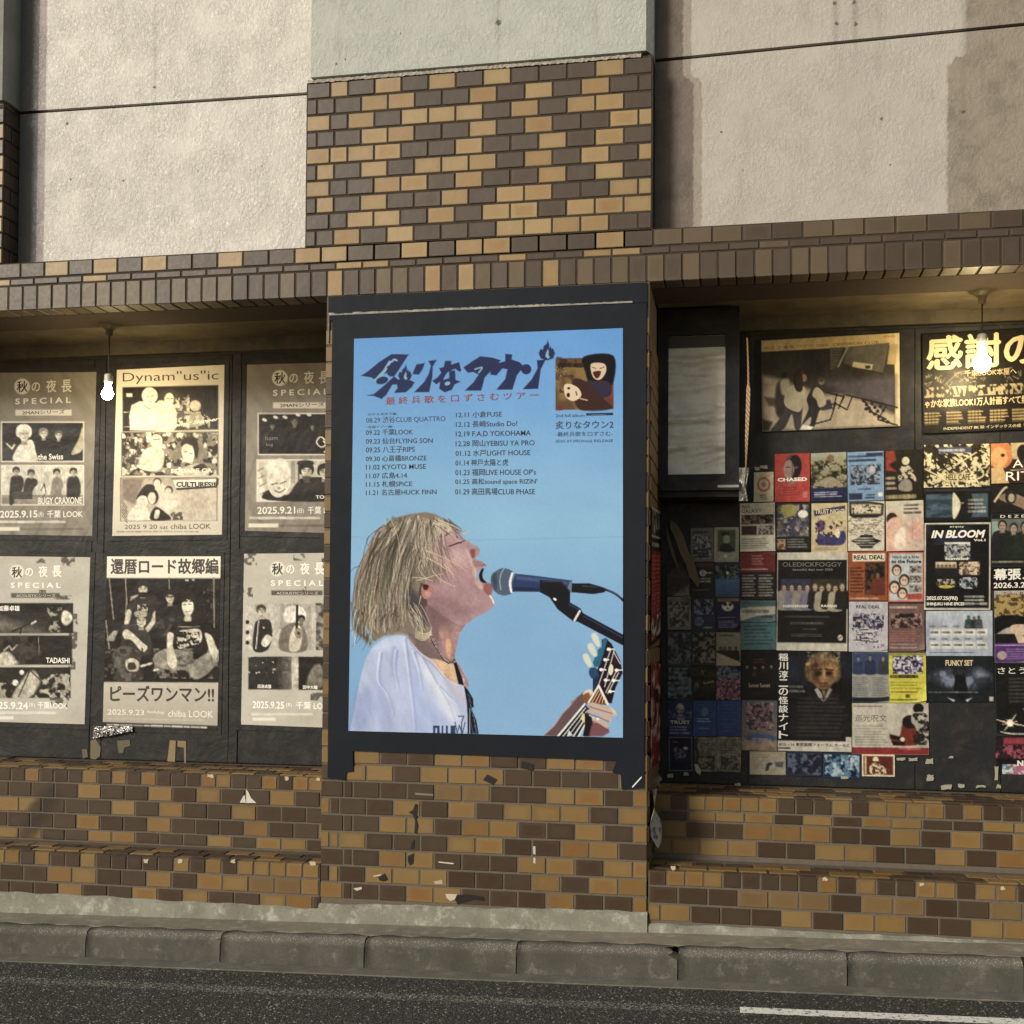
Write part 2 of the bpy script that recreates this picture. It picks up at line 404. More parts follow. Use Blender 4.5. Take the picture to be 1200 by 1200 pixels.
# ---- concrete base, pavement, kerb, gutter, road
def slab_mesh(m, x0, x1, y0, y1, za, zb):
    "box whose top and bottom follow the slope of the street"
    n = len(m.v)
    for z in (zb, za):
        for x, y in ((x0, y0), (x1, y0), (x1, y1), (x0, y1)): m.v.append((x, y, z+SL*x))
    m.f += [tuple(n+i for i in q) for q in ((0, 3, 2, 1), (4, 5, 6, 7), (0, 1, 5, 4), (1, 2, 6, 5), (2, 3, 7, 6), (3, 0, 4, 7))]
def mat_concrete(name, a, b, c, sc=1., bmp=.5, spots=0., rough=.85):
    t = NT(name, rough, .25)
    n = t.noise(4*sc, 6, .7); base = t.mix(t.ss(n, .35, .65), a, b)
    base = t.mix(t.ss(t.noise(11*sc, 6, .75), .50, .68), base, c)
    fine = t.noise(240, 3, .7); base = t.mix(t.ss(fine, .35, .7, .4, 0.), base, t.mix(.6, base, (.03, .03, .025)))
    t.col(base); t.bump(t.math('ADD', t.noise(60, 6, .7), t.math('MULTIPLY', fine, .5)), bmp, .004)
    return t.m
M_BASE = mat_concrete('base_concrete', (.30, .30, .245), (.22, .22, .175), (.46, .46, .40), 1.2)
M_PAVE = mat_concrete('pavement_concrete', (.30, .265, .205), (.22, .20, .155), (.40, .365, .30), 1.2)
M_KERB = mat_concrete('kerb_concrete', (.135, .13, .105), (.095, .092, .076), (.19, .18, .15), 1.5, .9)
t = NT('kerb_stone_concrete', .85, .25); p_ = t.sep(t.pos()); zr_ = t.math('SUBTRACT', p_[2], t.math('MULTIPLY', p_[0], SL))
n_ = t.noise(6, 6, .7); b_ = t.mix(t.ss(n_, .35, .65), (.115, .11, .09), (.078, .076, .062)); b_ = t.mix(t.ss(t.noise(16, 6, .75), .52, .7), b_, (.20, .19, .16))
b_ = t.mix(t.ss(t.noise(240, 3, .7), .35, .7, .5, 0.), b_, (.04, .04, .035))
edge_ = t.ss(t.math('ADD', zr_, t.math('MULTIPLY', t.noise(30, 4), .018)), -3.577+ZR-.024, -3.577+ZR+.002)
peb = t.mix(t.ss(t.vor(140), .12, .4), (.42, .40, .33), (.14, .13, .11)); b_ = t.mix(t.math('MULTIPLY', edge_, .8), b_, peb)
b_ = t.mix(t.ss(t.noise(3.2, 5, .7), .5, .72, 0., .6), b_, (.055, .052, .042))
t.col(b_); t.bump(t.math('ADD', t.noise(70, 6, .7), t.math('MULTIPLY', t.math('MULTIPLY', t.vor(140), edge_), -.8)), .6, .004); M_STONE = t.m
M_GUT = mat_concrete('gutter_concrete', (.19, .175, .145), (.14, .13, .11), (.24, .22, .19), 1.2)
ZP, ZG = -3.577+ZR, -3.69+ZR
m = MB()
nx = 120                                   # base strip with an uneven, trowelled top edge
for (xa, xb, zt_, zt2, yf) in ((XL, XP0-.001, .170, .163, -.012), (XP0, XP1, .186, .222, -.016), (XP1+.001, XR, .176, .178, -.010)):
    pts = []
    for i in range(nx+1):
        x = xa+(xb-xa)*i/nx
        zt_i = zt_+(zt2-zt_)*i/nx + .002*math.sin(x*9)+.002*math.sin(x*31+1)+rnd.uniform(-.0012, .0012)
        pts.append((x, zt_i))
    n0 = len(m.v)
    for x, z in pts: m.v += [(x, yf+.002*math.sin(x*40), ZP+SL*x-.03), (x, yf+.003*math.sin(x*23), z-.008), (x, yf+.012, z), (x, .03, z+.001)]
    for i in range(nx):
        for k in range(3):
            a = n0+i*4+k; m.f.append((a, a+4, a+5, a+1))
tag(m.build('concrete_base', M_BASE, None), kind='structure')
m = MB(); slab_mesh(m, -60, 60, -.18, 1.2, ZP-.10, ZP); tag(m.build('pavement', M_PAVE), kind='structure')
kerb = empty('kerb', (0, -.22, 0), kind='structure')
js = [-6.4, -5.8, -5.2, -4.6, -4.0, -3.4, -2.8, -2.25, -1.70, -1.135, -.54, .07, .684, 1.305, 1.925, 2.54, 3.15, 3.75, 4.35, 4.95, 5.5]
for a, b in zip(js[:-1], js[1:]):
    mm = MB(); ns = 14; yb = -.183; prof = [(yb, ZP-.005), (yb-.004, ZP+.001), (-.230, ZP+.001), (-.243, ZP-.005), (-.252, ZP-.020), (-.258, ZP-.04), (-.262, ZG-.03)]
    g = .0022
    for i in range(ns+1):
        x = a+g+(b-a-2*g)*i/ns; end = .006 if i in (0, ns) else 0
        for y, z in prof:
            wob = .0015*math.sin(x*37+y*90)+rnd.uniform(-.001, .001)
            mm.v.append((x, y+(end if y < -.2 else 0)+wob, z+SL*x-end*.6+wob))
    k = len(prof)
    for i in range(ns):
        for q in range(k-1): c = i*k+q; mm.f.append((c, c+1, c+k+1, c+k))
    mm.f.append(tuple(range(k))); mm.f.append(tuple(range(ns*k, ns*k+k))[::-1])
    if abs(b-1.305) < .01:                  # broken corner of one stone
        for i, v in enumerate(mm.v):
            d = math.hypot(v[0]-b, (v[2]-ZP-SL*v[0])*1.6)
            if d < .055 and v[1] < -.2: mm.v[i] = (v[0]-(.055-d)*.5, v[1]+(.055-d)*.9, v[2]-(.055-d)*.25)
    _rel(mm, 'kerb_stone', M_STONE, kerb, True)
m = MB(); slab_mesh(m, -60, 60, -.246, -.181, ZP-.14, ZP-.02); _rel(m, 'kerb_bed', MORT_D, kerb, False)
m = MB(); slab_mesh(m, -60, 60, -.353, -.262, ZG-.06, ZG+.003); tag(m.build('gutter', M_GUT), kind='structure')

t = NT('asphalt', .8, .35)
cell = t.vor(165, out='Color'); cd = t.vor(165); b_ = t.sep(cell)[0]
agg = t.mix(t.ss(b_, .3, .95), (.048, .046, .040), (.21, .20, .17))
base = t.mix(t.ss(cd, .25, .6), agg, (.03, .03, .028))
base = t.mix(t.ss(t.sep(cell)[1], .955, .98, 0, .8), base, (.5, .48, .42))
base = t.mix(t.ss(t.noise(1.6, 6, .7), .4, .7, 0., .35), base, (.03, .03, .028))
py = t.sep(t.pos())[1]; worn = t.math('MULTIPLY', t.math('MULTIPLY', t.ss(py, -.64, -.61), t.ss(py, -.56, -.54, 1., 0.)), t.ss(t.noise(90, 5, .8), .50, .60, 0., .75))
base = t.mix(worn, base, (.42, .40, .34))
t.col(base); t.bump(t.math('ADD', t.math('MULTIPLY', cd, -1.), t.noise(60, 4, .7)), .8, .005); M_ASPH = t.m
m = MB(); slab_mesh(m, -80, 80, -90, -.36, ZG-.3, ZG); tag(m.build('road', M_ASPH), kind='structure')
t = NT('road_paint', .7, .3); wn = t.noise(55, 6, .75)
t.col(t.mix(t.ss(t.vor(60, t.n('ShaderNodeNewGeometry').outputs['Position'], 'DISTANCE_TO_EDGE'), .01, .035, .6, 0.), (.86, .84, .77), (.20, .19, .17)))
t.bump(wn, .5, .003); al = t.ss(wn, .40, .44); t.put(t.b.inputs['Alpha'], al)
m = MB(); y0, y1 = -.622, -.556
for i in range(60):
    xa = 1.535+i*.06; xb = xa+.06; n = len(m.v)
    for x, y in ((xa, y0+rnd.uniform(-.003, .003)), (xb, y0+rnd.uniform(-.003, .003)), (xb, y1), (xa, y1)): m.v.append((x, y, ZG+.004+SL*x))
    m.f.append((n, n+1, n+2, n+3))
tag(m.build('road_marking', t.m), kind='structure')
# ground behind and beside the building line so that side views close
m = MB(); slab_mesh(m, -80, 80, 1.2, 90, ZP-.14, ZP-.02); tag(m.build('ground', M_PAVE), kind='structure')
m = MB(); m.box(XL-.0, XR+.0, .80, 1.1, -.2, 5.2); tag(m.build('building_core', M_KERB), 'plain grey concrete wall body closing the building behind the poster recesses', 'wall')

# ---- plaster walls above the band
ZW = 5.2
seam_l = float(at(200, 119, .12)[2]); seam_l2 = float(at(357, 110, .12)[2])
def left_extra(t, c):
    x, y, z = t.sep(t.pos())
    n = t.math('MULTIPLY', t.math('SUBTRACT', t.noise(28, 4, .6), .5), .02)
    xx = t.math('ADD', x, n)
    n2 = t.math('MULTIPLY', t.math('SUBTRACT', t.noise(60, 3, .6), .5), .01)
    m1 = t.ss(t.math('ADD', x, n2), XPL+.090, XPL+.094); m2 = t.ss(t.math('ADD', x, n2), XPL+.125, XPL+.135)
    c = t.mix(m2, (.36, .31, .31), c)
    return t.mix(m1, (.17, .165, .16), c)
XPL = -1.742
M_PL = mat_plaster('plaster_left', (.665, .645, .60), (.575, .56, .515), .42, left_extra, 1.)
def right_extra(t, c):
    x, y, z = t.sep(t.pos())
    n2 = t.math('MULTIPLY', t.math('SUBTRACT', t.noise(45, 4, .65), .5), .022)
    xj = t.math('ADD', x, n2)
    below = t.ss(z, ZR-.005, ZR+.0)
    # crudely painted pale patch, a little wider just under and above the seam
    wide = t.ss(t.math('ADD', z, t.math('MULTIPLY', t.noise(22, 3), .06)), ZR-.055, ZR+.0)
    la = t.math('SUBTRACT', 1.335, t.math('MULTIPLY', wide, .045)); ra = t.math('ADD', 2.345, t.math('MULTIPLY', wide, .07))
    inl = t.ss(t.math('SUBTRACT', xj, la), -.002, .010); inr = t.ss(t.math('SUBTRACT', ra, xj), -.004, .014)
    m2 = t.ss(t.math('SUBTRACT', xj, la), .034, .042)
    dirt = t.mix(t.ss(t.noise(12, 5), .4, .7), (.185, .150, .128), (.14, .115, .098)); dirt = t.mix(t.ss(x, 1.9, 2.1), dirt, t.mix(t.ss(t.noise(12, 5), .4, .7), (.29, .255, .21), (.22, .19, .155)))
    c = t.mix(m2, (.33, .29, .25), c)
    return t.mix(t.math('MULTIPLY', inl, inr), dirt, c)
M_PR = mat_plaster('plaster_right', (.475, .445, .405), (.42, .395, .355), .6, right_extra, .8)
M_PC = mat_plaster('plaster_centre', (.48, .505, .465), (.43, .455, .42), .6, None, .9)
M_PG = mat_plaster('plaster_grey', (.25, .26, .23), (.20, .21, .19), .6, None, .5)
def seam_pt(x, y, Y): p = at(x, y, Y); return float(p[0]), float(p[2])
def plaster(name, x0, x1, yf, z0, zs0, zs1, mat, lab, gap=.007):
    e = empty(name, ((x0+x1)/2, yf, z0), lab, 'plaster wall')
    m = MB()
    m.v += []
    def slab(za0, za1, zb0, zb1):
        n = len(m.v)
        for y in (yf, yf+.30):
            m.v += [(x0, y, za0), (x1, y, za1), (x1, y, zb1), (x0, y, zb0)]
        m.f += [tuple(n+i for i in q) for q in ((0, 1, 2, 3), (7, 6, 5, 4), (0, 4, 5, 1), (1, 5, 6, 2), (2, 6, 7, 3), (3, 7, 4, 0))]
    if zs0 is None: slab(z0, z0, ZW, ZW); _rel(m, 'render_coat', mat, e, False)
    else:
        slab(z0, z0, zs0-gap, zs1-gap); _rel(m, 'render_coat', mat, e, False)
        m = MB(); slab(zs0+gap, zs1+gap, ZW, ZW); _rel(m, 'render_coat', mat, e, False)
        m = MB(); n = 0
        m.box(x0, x1, yf+.02, yf+.2, min(zs0, zs1)-.03, max(zs0, zs1)+.03); _rel(m, 'joint_backing', MORT_D, e, False)
    return e
p1, p2 = seam_pt(60, 130, .12), seam_pt(357, 110, .12)
sl_ = (p2[1]-p1[1])/(p2[0]-p1[0])
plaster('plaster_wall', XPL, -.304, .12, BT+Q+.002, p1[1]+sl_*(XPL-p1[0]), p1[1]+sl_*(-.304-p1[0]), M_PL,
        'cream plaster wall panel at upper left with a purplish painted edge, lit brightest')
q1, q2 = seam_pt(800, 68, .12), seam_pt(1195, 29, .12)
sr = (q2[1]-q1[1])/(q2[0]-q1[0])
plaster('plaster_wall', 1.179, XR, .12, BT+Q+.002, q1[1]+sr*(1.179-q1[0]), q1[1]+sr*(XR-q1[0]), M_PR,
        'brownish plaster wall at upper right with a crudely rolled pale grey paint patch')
# centre panel above the brick, chamfered right edge, ragged mortar strip below
e = empty('plaster_wall', (.44, 0, ZR), 'greenish grey plaster panel directly above the tiled upper section', 'plaster wall')
m = MB(); zc = ZR+.020
xs0, xs1 = -.285, 1.150
m.box(xs0, xs1, -.004, .3, zc+.002, ZW)
n = len(m.v); m.v += [(xs1, -.004, zc+.002), (xs1+.028, .03, zc-.006), (xs1+.028, .03, ZW), (xs1, -.004, ZW)]; m.f.append((n, n+1, n+2, n+3))
m.box(xs1+.0, xs1+.028, .03, .3, zc-.006, ZW)
_rel(m, 'render_coat', M_PC, e, False)
m = MB(); pr_ = None; N = 160                  # pale ragged mortar fillet
for i in range(N+1):
    x = xs0-.012+(xs1-.02-xs0+.012)*i/N
    z1_ = ZR+.010+rnd.uniform(-.0018, .0018); z0_ = ZR-.002+rnd.uniform(-.003, .0015)
    m.v += [(x, -.003+rnd.uniform(-.002, .001), z0_), (x, -.005+rnd.uniform(-.002, .001), z1_), (x, .03, z1_+.002)]
    if i:
        a = (i-1)*3; m.f += [(a, a+3, a+4, a+1), (a+1, a+4, a+5, a+2)]
_rel(m, 'mortar_fillet', mat_concrete('fillet_mortar', (.5, .46, .40), (.38, .35, .3), (.6, .57, .5), 4), e, False)
m = MB(); m.box(xs0, xs1, .02, .3, ZR+.001, zc+.004); _rel(m, 'joint_backing', MORT_D, e, False)
# neighbouring pier at the far left
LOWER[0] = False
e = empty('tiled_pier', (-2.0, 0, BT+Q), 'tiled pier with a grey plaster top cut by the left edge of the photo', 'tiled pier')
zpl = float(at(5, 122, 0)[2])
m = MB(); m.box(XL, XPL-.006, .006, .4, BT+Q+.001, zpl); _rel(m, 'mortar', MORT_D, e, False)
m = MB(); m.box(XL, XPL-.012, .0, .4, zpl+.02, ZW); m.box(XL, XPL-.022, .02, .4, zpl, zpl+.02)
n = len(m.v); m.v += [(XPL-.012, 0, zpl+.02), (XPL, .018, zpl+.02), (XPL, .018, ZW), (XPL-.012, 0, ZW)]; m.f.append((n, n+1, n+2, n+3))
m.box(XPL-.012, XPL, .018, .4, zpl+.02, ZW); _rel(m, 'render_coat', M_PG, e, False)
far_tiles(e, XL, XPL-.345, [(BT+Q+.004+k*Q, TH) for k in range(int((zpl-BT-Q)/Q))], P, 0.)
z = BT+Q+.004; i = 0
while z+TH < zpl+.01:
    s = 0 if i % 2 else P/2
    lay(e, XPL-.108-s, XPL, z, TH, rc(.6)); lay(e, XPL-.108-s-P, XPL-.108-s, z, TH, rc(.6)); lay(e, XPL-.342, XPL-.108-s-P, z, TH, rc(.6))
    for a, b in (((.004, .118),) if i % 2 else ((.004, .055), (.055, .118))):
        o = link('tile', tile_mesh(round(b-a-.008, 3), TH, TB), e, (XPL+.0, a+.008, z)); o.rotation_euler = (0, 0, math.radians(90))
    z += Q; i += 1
# ------------------------------------------------------------------ printed sheets: painted into fine meshes
def lat(ix, iy, seed):
    h = (ix*374761393 + iy*668265263 + seed*974634777) & 0x7fffffff
    h = (h ^ (h >> 13))*1274126177 & 0x7fffffff
    return ((h ^ (h >> 16)) & 0xffff)/65535.
def vnoise(X, Y, sc, seed=0, octv=1):
    out = 0; amp = 1; tot = 0
    for o in range(octv):
        x = X/sc*2**o; y = Y/sc*2**o; ix = np.floor(x).astype(np.int64); iy = np.floor(y).astype(np.int64)
        fx = x-ix; fy = y-iy; fx = fx*fx*(3-2*fx); fy = fy*fy*(3-2*fy); s = seed+o*17
        out = out+amp*((lat(ix, iy, s)*(1-fx)+lat(ix+1, iy, s)*fx)*(1-fy)+(lat(ix, iy+1, s)*(1-fx)+lat(ix+1, iy+1, s)*fx)*fy)
        tot += amp; amp *= .5
    return out/tot
def smooth(pts, n=5):
    p = np.array(pts, float); k = len(p); out = []
    for i in range(k):
        a, b, c, d = p[i-1], p[i], p[(i+1) % k], p[(i+2) % k]
        for t_ in np.linspace(0, 1, n, endpoint=False):
            out.append(.5*((2*b)+(c-a)*t_+(2*a-5*b+4*c-d)*t_*t_+(3*b-a-3*c+d)*t_**3))
    return np.array(out)
def T(s, ox, oy):
    return lambda pts: [(ox+x/s, oy+y/s) for x, y in pts]

class Sheet:
    """a printed sheet: corners (TL, TR, BR, BL) in photo pixels on the plane of depth Y.
    art is painted in photo pixels (local=False) or in 0..1 x 0..h sheet units (local=True)"""
    def __init__(s, quad, Y, bg, step=1.0, local=False):
        s.quad = quad; s.Y = Y
        W = [at(x, y, Y) for x, y in quad]; s.W = W
        wpx = math.hypot(quad[1][0]-quad[0][0], quad[1][1]-quad[0][1]); hpx = math.hypot(quad[3][0]-quad[0][0], quad[3][1]-quad[0][1])
        s.nx = max(3, int(wpx/step)+1); s.ny = max(3, int(hpx/step)+1)
        u, v = np.meshgrid(np.linspace(0, 1, s.nx), np.linspace(0, 1, s.ny))
        s.P = ((1-u)*(1-v))[..., None]*W[0]+(u*(1-v))[..., None]*W[1]+(u*v)[..., None]*W[2]+((1-u)*v)[..., None]*W[3]
        s.asp = hpx/wpx; s.local = local
        if local: s.X = u; s.Yc = v*s.asp; s.aa = 1./s.nx
        else:
            d = s.P-CAM; w_ = d@c_f; s.X = PPX+FOC*(d@c_r)/w_; s.Yc = PPY-FOC*(d@c_u)/w_; s.aa = step
        s.x0, s.x1 = s.X[:, 0].mean(), s.X[:, -1].mean(); s.y0, s.y1 = s.Yc[0].mean(), s.Yc[-1].mean()
        s.C = np.empty(s.X.shape+(3,)); s.C[:] = bg
    def win(s, x0, y0, x1, y1, m=0):
        m = m+s.aa*2+.012*(s.x1-s.x0)
        i0 = int((x0-m-s.x0)/(s.x1-s.x0)*(s.nx-1)); i1 = int((x1+m-s.x0)/(s.x1-s.x0)*(s.nx-1))+2
        mm = m+(.03*(s.y1-s.y0) if not s.local else 0)
        j0 = int((y0-mm-s.y0)/(s.y1-s.y0)*(s.ny-1)); j1 = int((y1+mm-s.y0)/(s.y1-s.y0)*(s.ny-1))+2
        return slice(max(0, j0), max(0, min(s.ny, j1))), slice(max(0, i0), max(0, min(s.nx, i1)))
    def blend(s, w, cov, col):
        if np.size(cov) == 0: return
        c = s.C[w]
        col = np.asarray(col, float)
        s.C[w] = c*(1-cov[..., None])+col*cov[..., None]
    def poly(s, pts, col, sm=False, soft=0, al=1., tex=None):
        p = smooth(pts) if sm else np.array(pts, float)
        soft = max(soft, s.aa*.55)
        w = s.win(p[:, 0].min(), p[:, 1].min(), p[:, 0].max(), p[:, 1].max(), soft)
        X, Y = s.X[w], s.Yc[w]
        if X.size == 0: return
        ins = np.zeros(X.shape, bool); dd = np.full(X.shape, 1e9)
        for i in range(len(p)):
            (x0, y0), (x1, y1) = p[i-1], p[i]
            if y0 != y1: ins ^= ((Y < y0) != (Y < y1)) & (X < (x1-x0)*(Y-y0)/(y1-y0)+x0)
            ex, ey = x1-x0, y1-y0; L = ex*ex+ey*ey+1e-12
            t_ = np.clip(((X-x0)*ex+(Y-y0)*ey)/L, 0, 1)
            dd = np.minimum(dd, (X-x0-t_*ex)**2+(Y-y0-t_*ey)**2)
        sd = np.sqrt(dd)*np.where(ins, -1, 1)
        cov = np.clip(.5-sd/(2*soft), 0, 1)*al
        if tex is not None: cov = cov*tex(X, Y)
        s.blend(w, cov, col)
    def rect(s, x0, y0, x1, y1, col, sl=0., al=1., soft=0):
        s.poly([(x0, y0), (x1, y0+sl*(x1-x0)), (x1, y1+sl*(x1-x0)), (x0, y1)], col, soft=soft, al=al)
    def ell(s, cx, cy, rx, ry, col, rot=0., soft=0, al=1.):
        soft = max(soft, s.aa*.6); R_ = max(rx, ry)
        w = s.win(cx-R_, cy-R_, cx+R_, cy+R_, soft); X, Y = s.X[w]-cx, s.Yc[w]-cy
        a = math.radians(rot); x = X*math.cos(a)+Y*math.sin(a); y = -X*math.sin(a)+Y*math.cos(a)
        r = np.sqrt((x/rx)**2+(y/ry)**2)+1e-9; sd = (r-1)*np.sqrt(x*x+y*y)/r
        sd = np.where(r < .3, -min(rx, ry), sd)
        s.blend(w, np.clip(.5-sd/(2*soft), 0, 1)*al, col)
    def line(s, pts, wd, col, al=1., sm=False, soft=0, wd2=None):
        if sm:
            q = [pts[0]]+list(pts)+[pts[-1]]; out = []
            q = np.array(q, float)
            for i in range(1, len(q)-2):
                a, b, c, d = q[i-1:i+3]
                for t_ in np.linspace(0, 1, 6, endpoint=False): out.append(.5*((2*b)+(c-a)*t_+(2*a-5*b+4*c-d)*t_*t_+(3*b-a-3*c+d)*t_**3))
            out.append(q[-1]); p = np.array(out)
        else: p = np.array(pts, float)
        wd2 = wd if wd2 is None else wd2
        w = s.win(p[:, 0].min(), p[:, 1].min(), p[:, 0].max(), p[:, 1].max(), max(wd, wd2)); X, Y = s.X[w], s.Yc[w]
        if X.size == 0: return
        soft = max(soft, s.aa*.6); cov = np.zeros(X.shape); n = len(p)-1
        for i in range(n):
            (x0, y0), (x1, y1) = p[i], p[i+1]; ex, ey = x1-x0, y1-y0; L = ex*ex+ey*ey+1e-12
            t_ = np.clip(((X-x0)*ex+(Y-y0)*ey)/L, 0, 1); d = np.sqrt((X-x0-t_*ex)**2+(Y-y0-t_*ey)**2)
            hw = (wd+(wd2-wd)*(i+t_)/n)/2
            cv = np.clip((hw-d)/(soft)+.5, 0, 1)*np.minimum(1, 2*hw/soft)
            cov = np.maximum(cov, cv)
        s.blend(w, cov*al, col)
    def grad(s, x0, y0, x1, y1, ca, cb, vert=True, al=1.):
        w = s.win(x0, y0, x1, y1); X, Y = s.X[w], s.Yc[w]
        t_ = np.clip((Y-y0)/(y1-y0) if vert else (X-x0)/(x1-x0), 0, 1)[..., None]
        cov = np.clip((X-x0)/s.aa+.5, 0, 1)*np.clip((x1-X)/s.aa+.5, 0, 1)*np.clip((Y-y0)/s.aa+.5, 0, 1)*np.clip((y1-Y)/s.aa+.5, 0, 1)*al
        s.blend(w, cov, np.array(ca)*(1-t_)+np.array(cb)*t_)
    def tex(s, x0, y0, x1, y1, col, sc, thr=.5, wid=.15, al=1., seed=0, octv=3, ax=1., ay=1., sl=0.):
        "noise patches of a colour inside a rectangle"
        w = s.win(x0, min(y0, y0+sl*(x1-x0)), x1, max(y1, y1+sl*(x1-x0))); X, Y = s.X[w], s.Yc[w]-sl*(s.X[w]-x0)
        n = vnoise(X*ax, Y*ay, sc, seed, octv); cov = np.clip((n-thr)/wid+.5, 0, 1)*al
        cov = cov*((X >= x0) & (X <= x1) & (Y >= y0) & (Y <= y1))
        s.blend(w, cov, col)
    def dashes(s, x0, y0, x1, y1, rows, col, al=.8, fill=.62, seed=0, wl=6, sl=0., ragged=.25):
        "lines of print too small to read"
        r = random.Random(seed); hgt = (y1-y0)/rows; W_ = x1-x0
        for k in range(rows):
            y = y0+(k+.5)*hgt; x = x0; xe = x1-r.random()*ragged*W_
            while x < xe:
                L = W_/wl*(.4+r.random()*.9); e = min(x+L, xe)
                s.line([(x, y+sl*(x-x0)), (e, y+sl*(e-x0))], hgt*fill*(.7+.3*r.random()), col, al*(.65+.35*r.random()))
                x = e+W_*.02
        # break the dashes up so that they look like glyphs
    def figure(s, cx, top, h, body, skin, hair, w_=.30, lean=0., face=True, arms=True):
        "half-length person: head height h*.2"
        hd = h*.27; w_ = .30
        s.poly([(cx-hd*.9+lean, top+hd*1.25), (cx-hd*.35+lean, top+hd*.95), (cx+hd*.35+lean, top+hd*.95), (cx+hd*.9+lean, top+hd*1.25), (cx+h*w_*.95, top+h*.62), (cx+h*w_*.9, top+h), (cx-h*w_*.9, top+h), (cx-h*w_*.95, top+h*.62)], body, sm=True)
        s.poly([(cx-hd*.2+lean, top+hd*.7), (cx+hd*.2+lean, top+hd*.7), (cx+hd*.25+lean, top+hd*1.2), (cx-hd*.25+lean, top+hd*1.2)], np.array(skin)*.8)
        s.ell(cx+lean, top+hd*.48, hd*.42, hd*.5, hair); s.ell(cx+lean, top+hd*.6, hd*.31, hd*.42, skin)
        if face:
            d = np.array(skin)*.45
            s.line([(cx+lean-hd*.2, top+hd*.52), (cx+lean-hd*.07, top+hd*.52)], hd*.08, d); s.line([(cx+lean+hd*.07, top+hd*.52), (cx+lean+hd*.2, top+hd*.52)], hd*.08, d)
            s.line([(cx+lean-hd*.1, top+hd*.83), (cx+lean+hd*.1, top+hd*.83)], hd*.07, d)
    def grit(s, x0, y0, x1, y1, amt=.16, sc=5., seed=1):
        "photographic mottling and contrast inside a rectangle"
        w = s.win(x0, y0, x1, y1); X, Y = s.X[w], s.Yc[w]
        if X.size == 0: return
        n = vnoise(X, Y, sc, seed, 3)-.5; n2 = vnoise(X*1.7+9, Y*.8, sc*.45, seed+5, 2)-.5
        m_ = ((X >= x0) & (X <= x1) & (Y >= y0) & (Y <= y1))[..., None]
        c = s.C[w]; lum = c.mean(-1, keepdims=True)
        s.C[w] = np.where(m_, np.clip(c*(1+(n*1.6+n2*1.2)[..., None]*amt*3)+(n2[..., None])*amt*.25, 0, 1), c)
    def grain(s, amt, seed=3, sc=None):
        sc = sc or s.aa*2.2
        n = vnoise(s.X, s.Yc, sc, seed, 2)-.5; s.C = np.clip(s.C+n[..., None]*amt, 0, 1)
    def build(s, name, mat, parent=None, gain=1., lift=0., wave=0., tmap=None, curl=None):
        P_ = s.P.copy(); P_[..., 1] -= lift
        if curl:
            u_, v_ = np.meshgrid(np.linspace(0, 1, s.nx), np.linspace(0, 1, s.ny)); cu_, cv_, am = curl
            dd = np.clip(.55-(np.abs(u_-cu_)+np.abs(v_-cv_)), 0, 1); P_[..., 1] -= am*dd**2*3.3; P_[..., 2] -= (P_[..., 2]-P_[..., 2].mean())*dd**2*.35
        if wave:
            P_[..., 1] -= wave*np.maximum(0, vnoise(P_[..., 0], P_[..., 2], .11, int(s.quad[0][0]) % 97, 2)-.35)
        if tmap is not None: P_ = tmap(P_)
        org = P_[-1, s.nx//2].copy(); par = wloc(parent) if parent else None
        V_ = (P_-org).reshape(-1, 3)
        n = s.nx*s.ny; idx = np.arange(n).reshape(s.ny, s.nx)
        q = np.stack([idx[:-1, :-1], idx[1:, :-1], idx[1:, 1:], idx[:-1, 1:]], -1).reshape(-1, 4)
        # thin paper edge folded back to the wall
        me = bpy.data.meshes.new(name); me.vertices.add(n); me.vertices.foreach_set('co', V_.ravel())
        me.loops.add(len(q)*4); me.loops.foreach_set('vertex_index', q.ravel())
        me.polygons.add(len(q)); me.polygons.foreach_set('loop_start', np.arange(len(q))*4)
        me.update(calc_edges=True); me.validate()
        me.polygons.foreach_set('use_smooth', [True]*len(me.polygons))
        lin = srgb(np.clip(s.C, 0, 1)).reshape(-1, 3)*gain
        ca = me.color_attributes.new('print', 'FLOAT_COLOR', 'POINT')
        ca.data.foreach_set('color', np.concatenate([lin, np.ones((n, 1))], 1).ravel())
        me.materials.append(mat)
        o = bpy.data.objects.new(name, me); COL.objects.link(o)
        if parent: o.parent = parent; o.location = Vector(org)-par
        else: o.location = org
        return o
def print_mat(name, rough=.42, spec=.5, bump=.25, bs=9.):
    t = NT(name, rough, spec); a = t.n('ShaderNodeVertexColor'); a.layer_name = 'print'; t.col(a.outputs[0])
    nz = t.noise(bs, 3, .55); fold = t.noise(bs*.45, 1, .5, t.scale(t.pos(), (1, 1, 2.5)))
    t.bump(t.math('ADD', nz, fold), bump, .012); return t.m
M_PRINT = print_mat('print_gloss', .42, .2, .35); M_MATTE = print_mat('print_matte', .6, .15, .45, 14.)
M_BIG = print_mat('print_poster', .5, .12, .16, 2.2)
t = NT('black_plastic', .34, .22)
f1 = t.noise(5, 4, .6, None, 1.2)
t.col(t.mix(t.ss(t.noise(9, 6, .7), .45, .75, 0., .6), (.017, .018, .020), (.055, .049, .038)))
t.rough(t.math('ADD', .28, t.math('MULTIPLY', t.noise(7, 5, .7), .45)))
t.bump(t.math('ADD', f1, t.math('MULTIPLY', t.noise(22, 4), .35)), .55, .012); M_BLK = t.m
t = NT('black_sheet', .55, .14); t.col(t.mix(t.noise(5, 5), (.006, .009, .015), (.011, .015, .022))); t.bump(t.noise(6, 3), .3, .01)
t.rough(t.math('ADD', .42, t.math('MULTIPLY', t.noise(3, 4), .3))); M_SHEET = t.m
_edge = {}
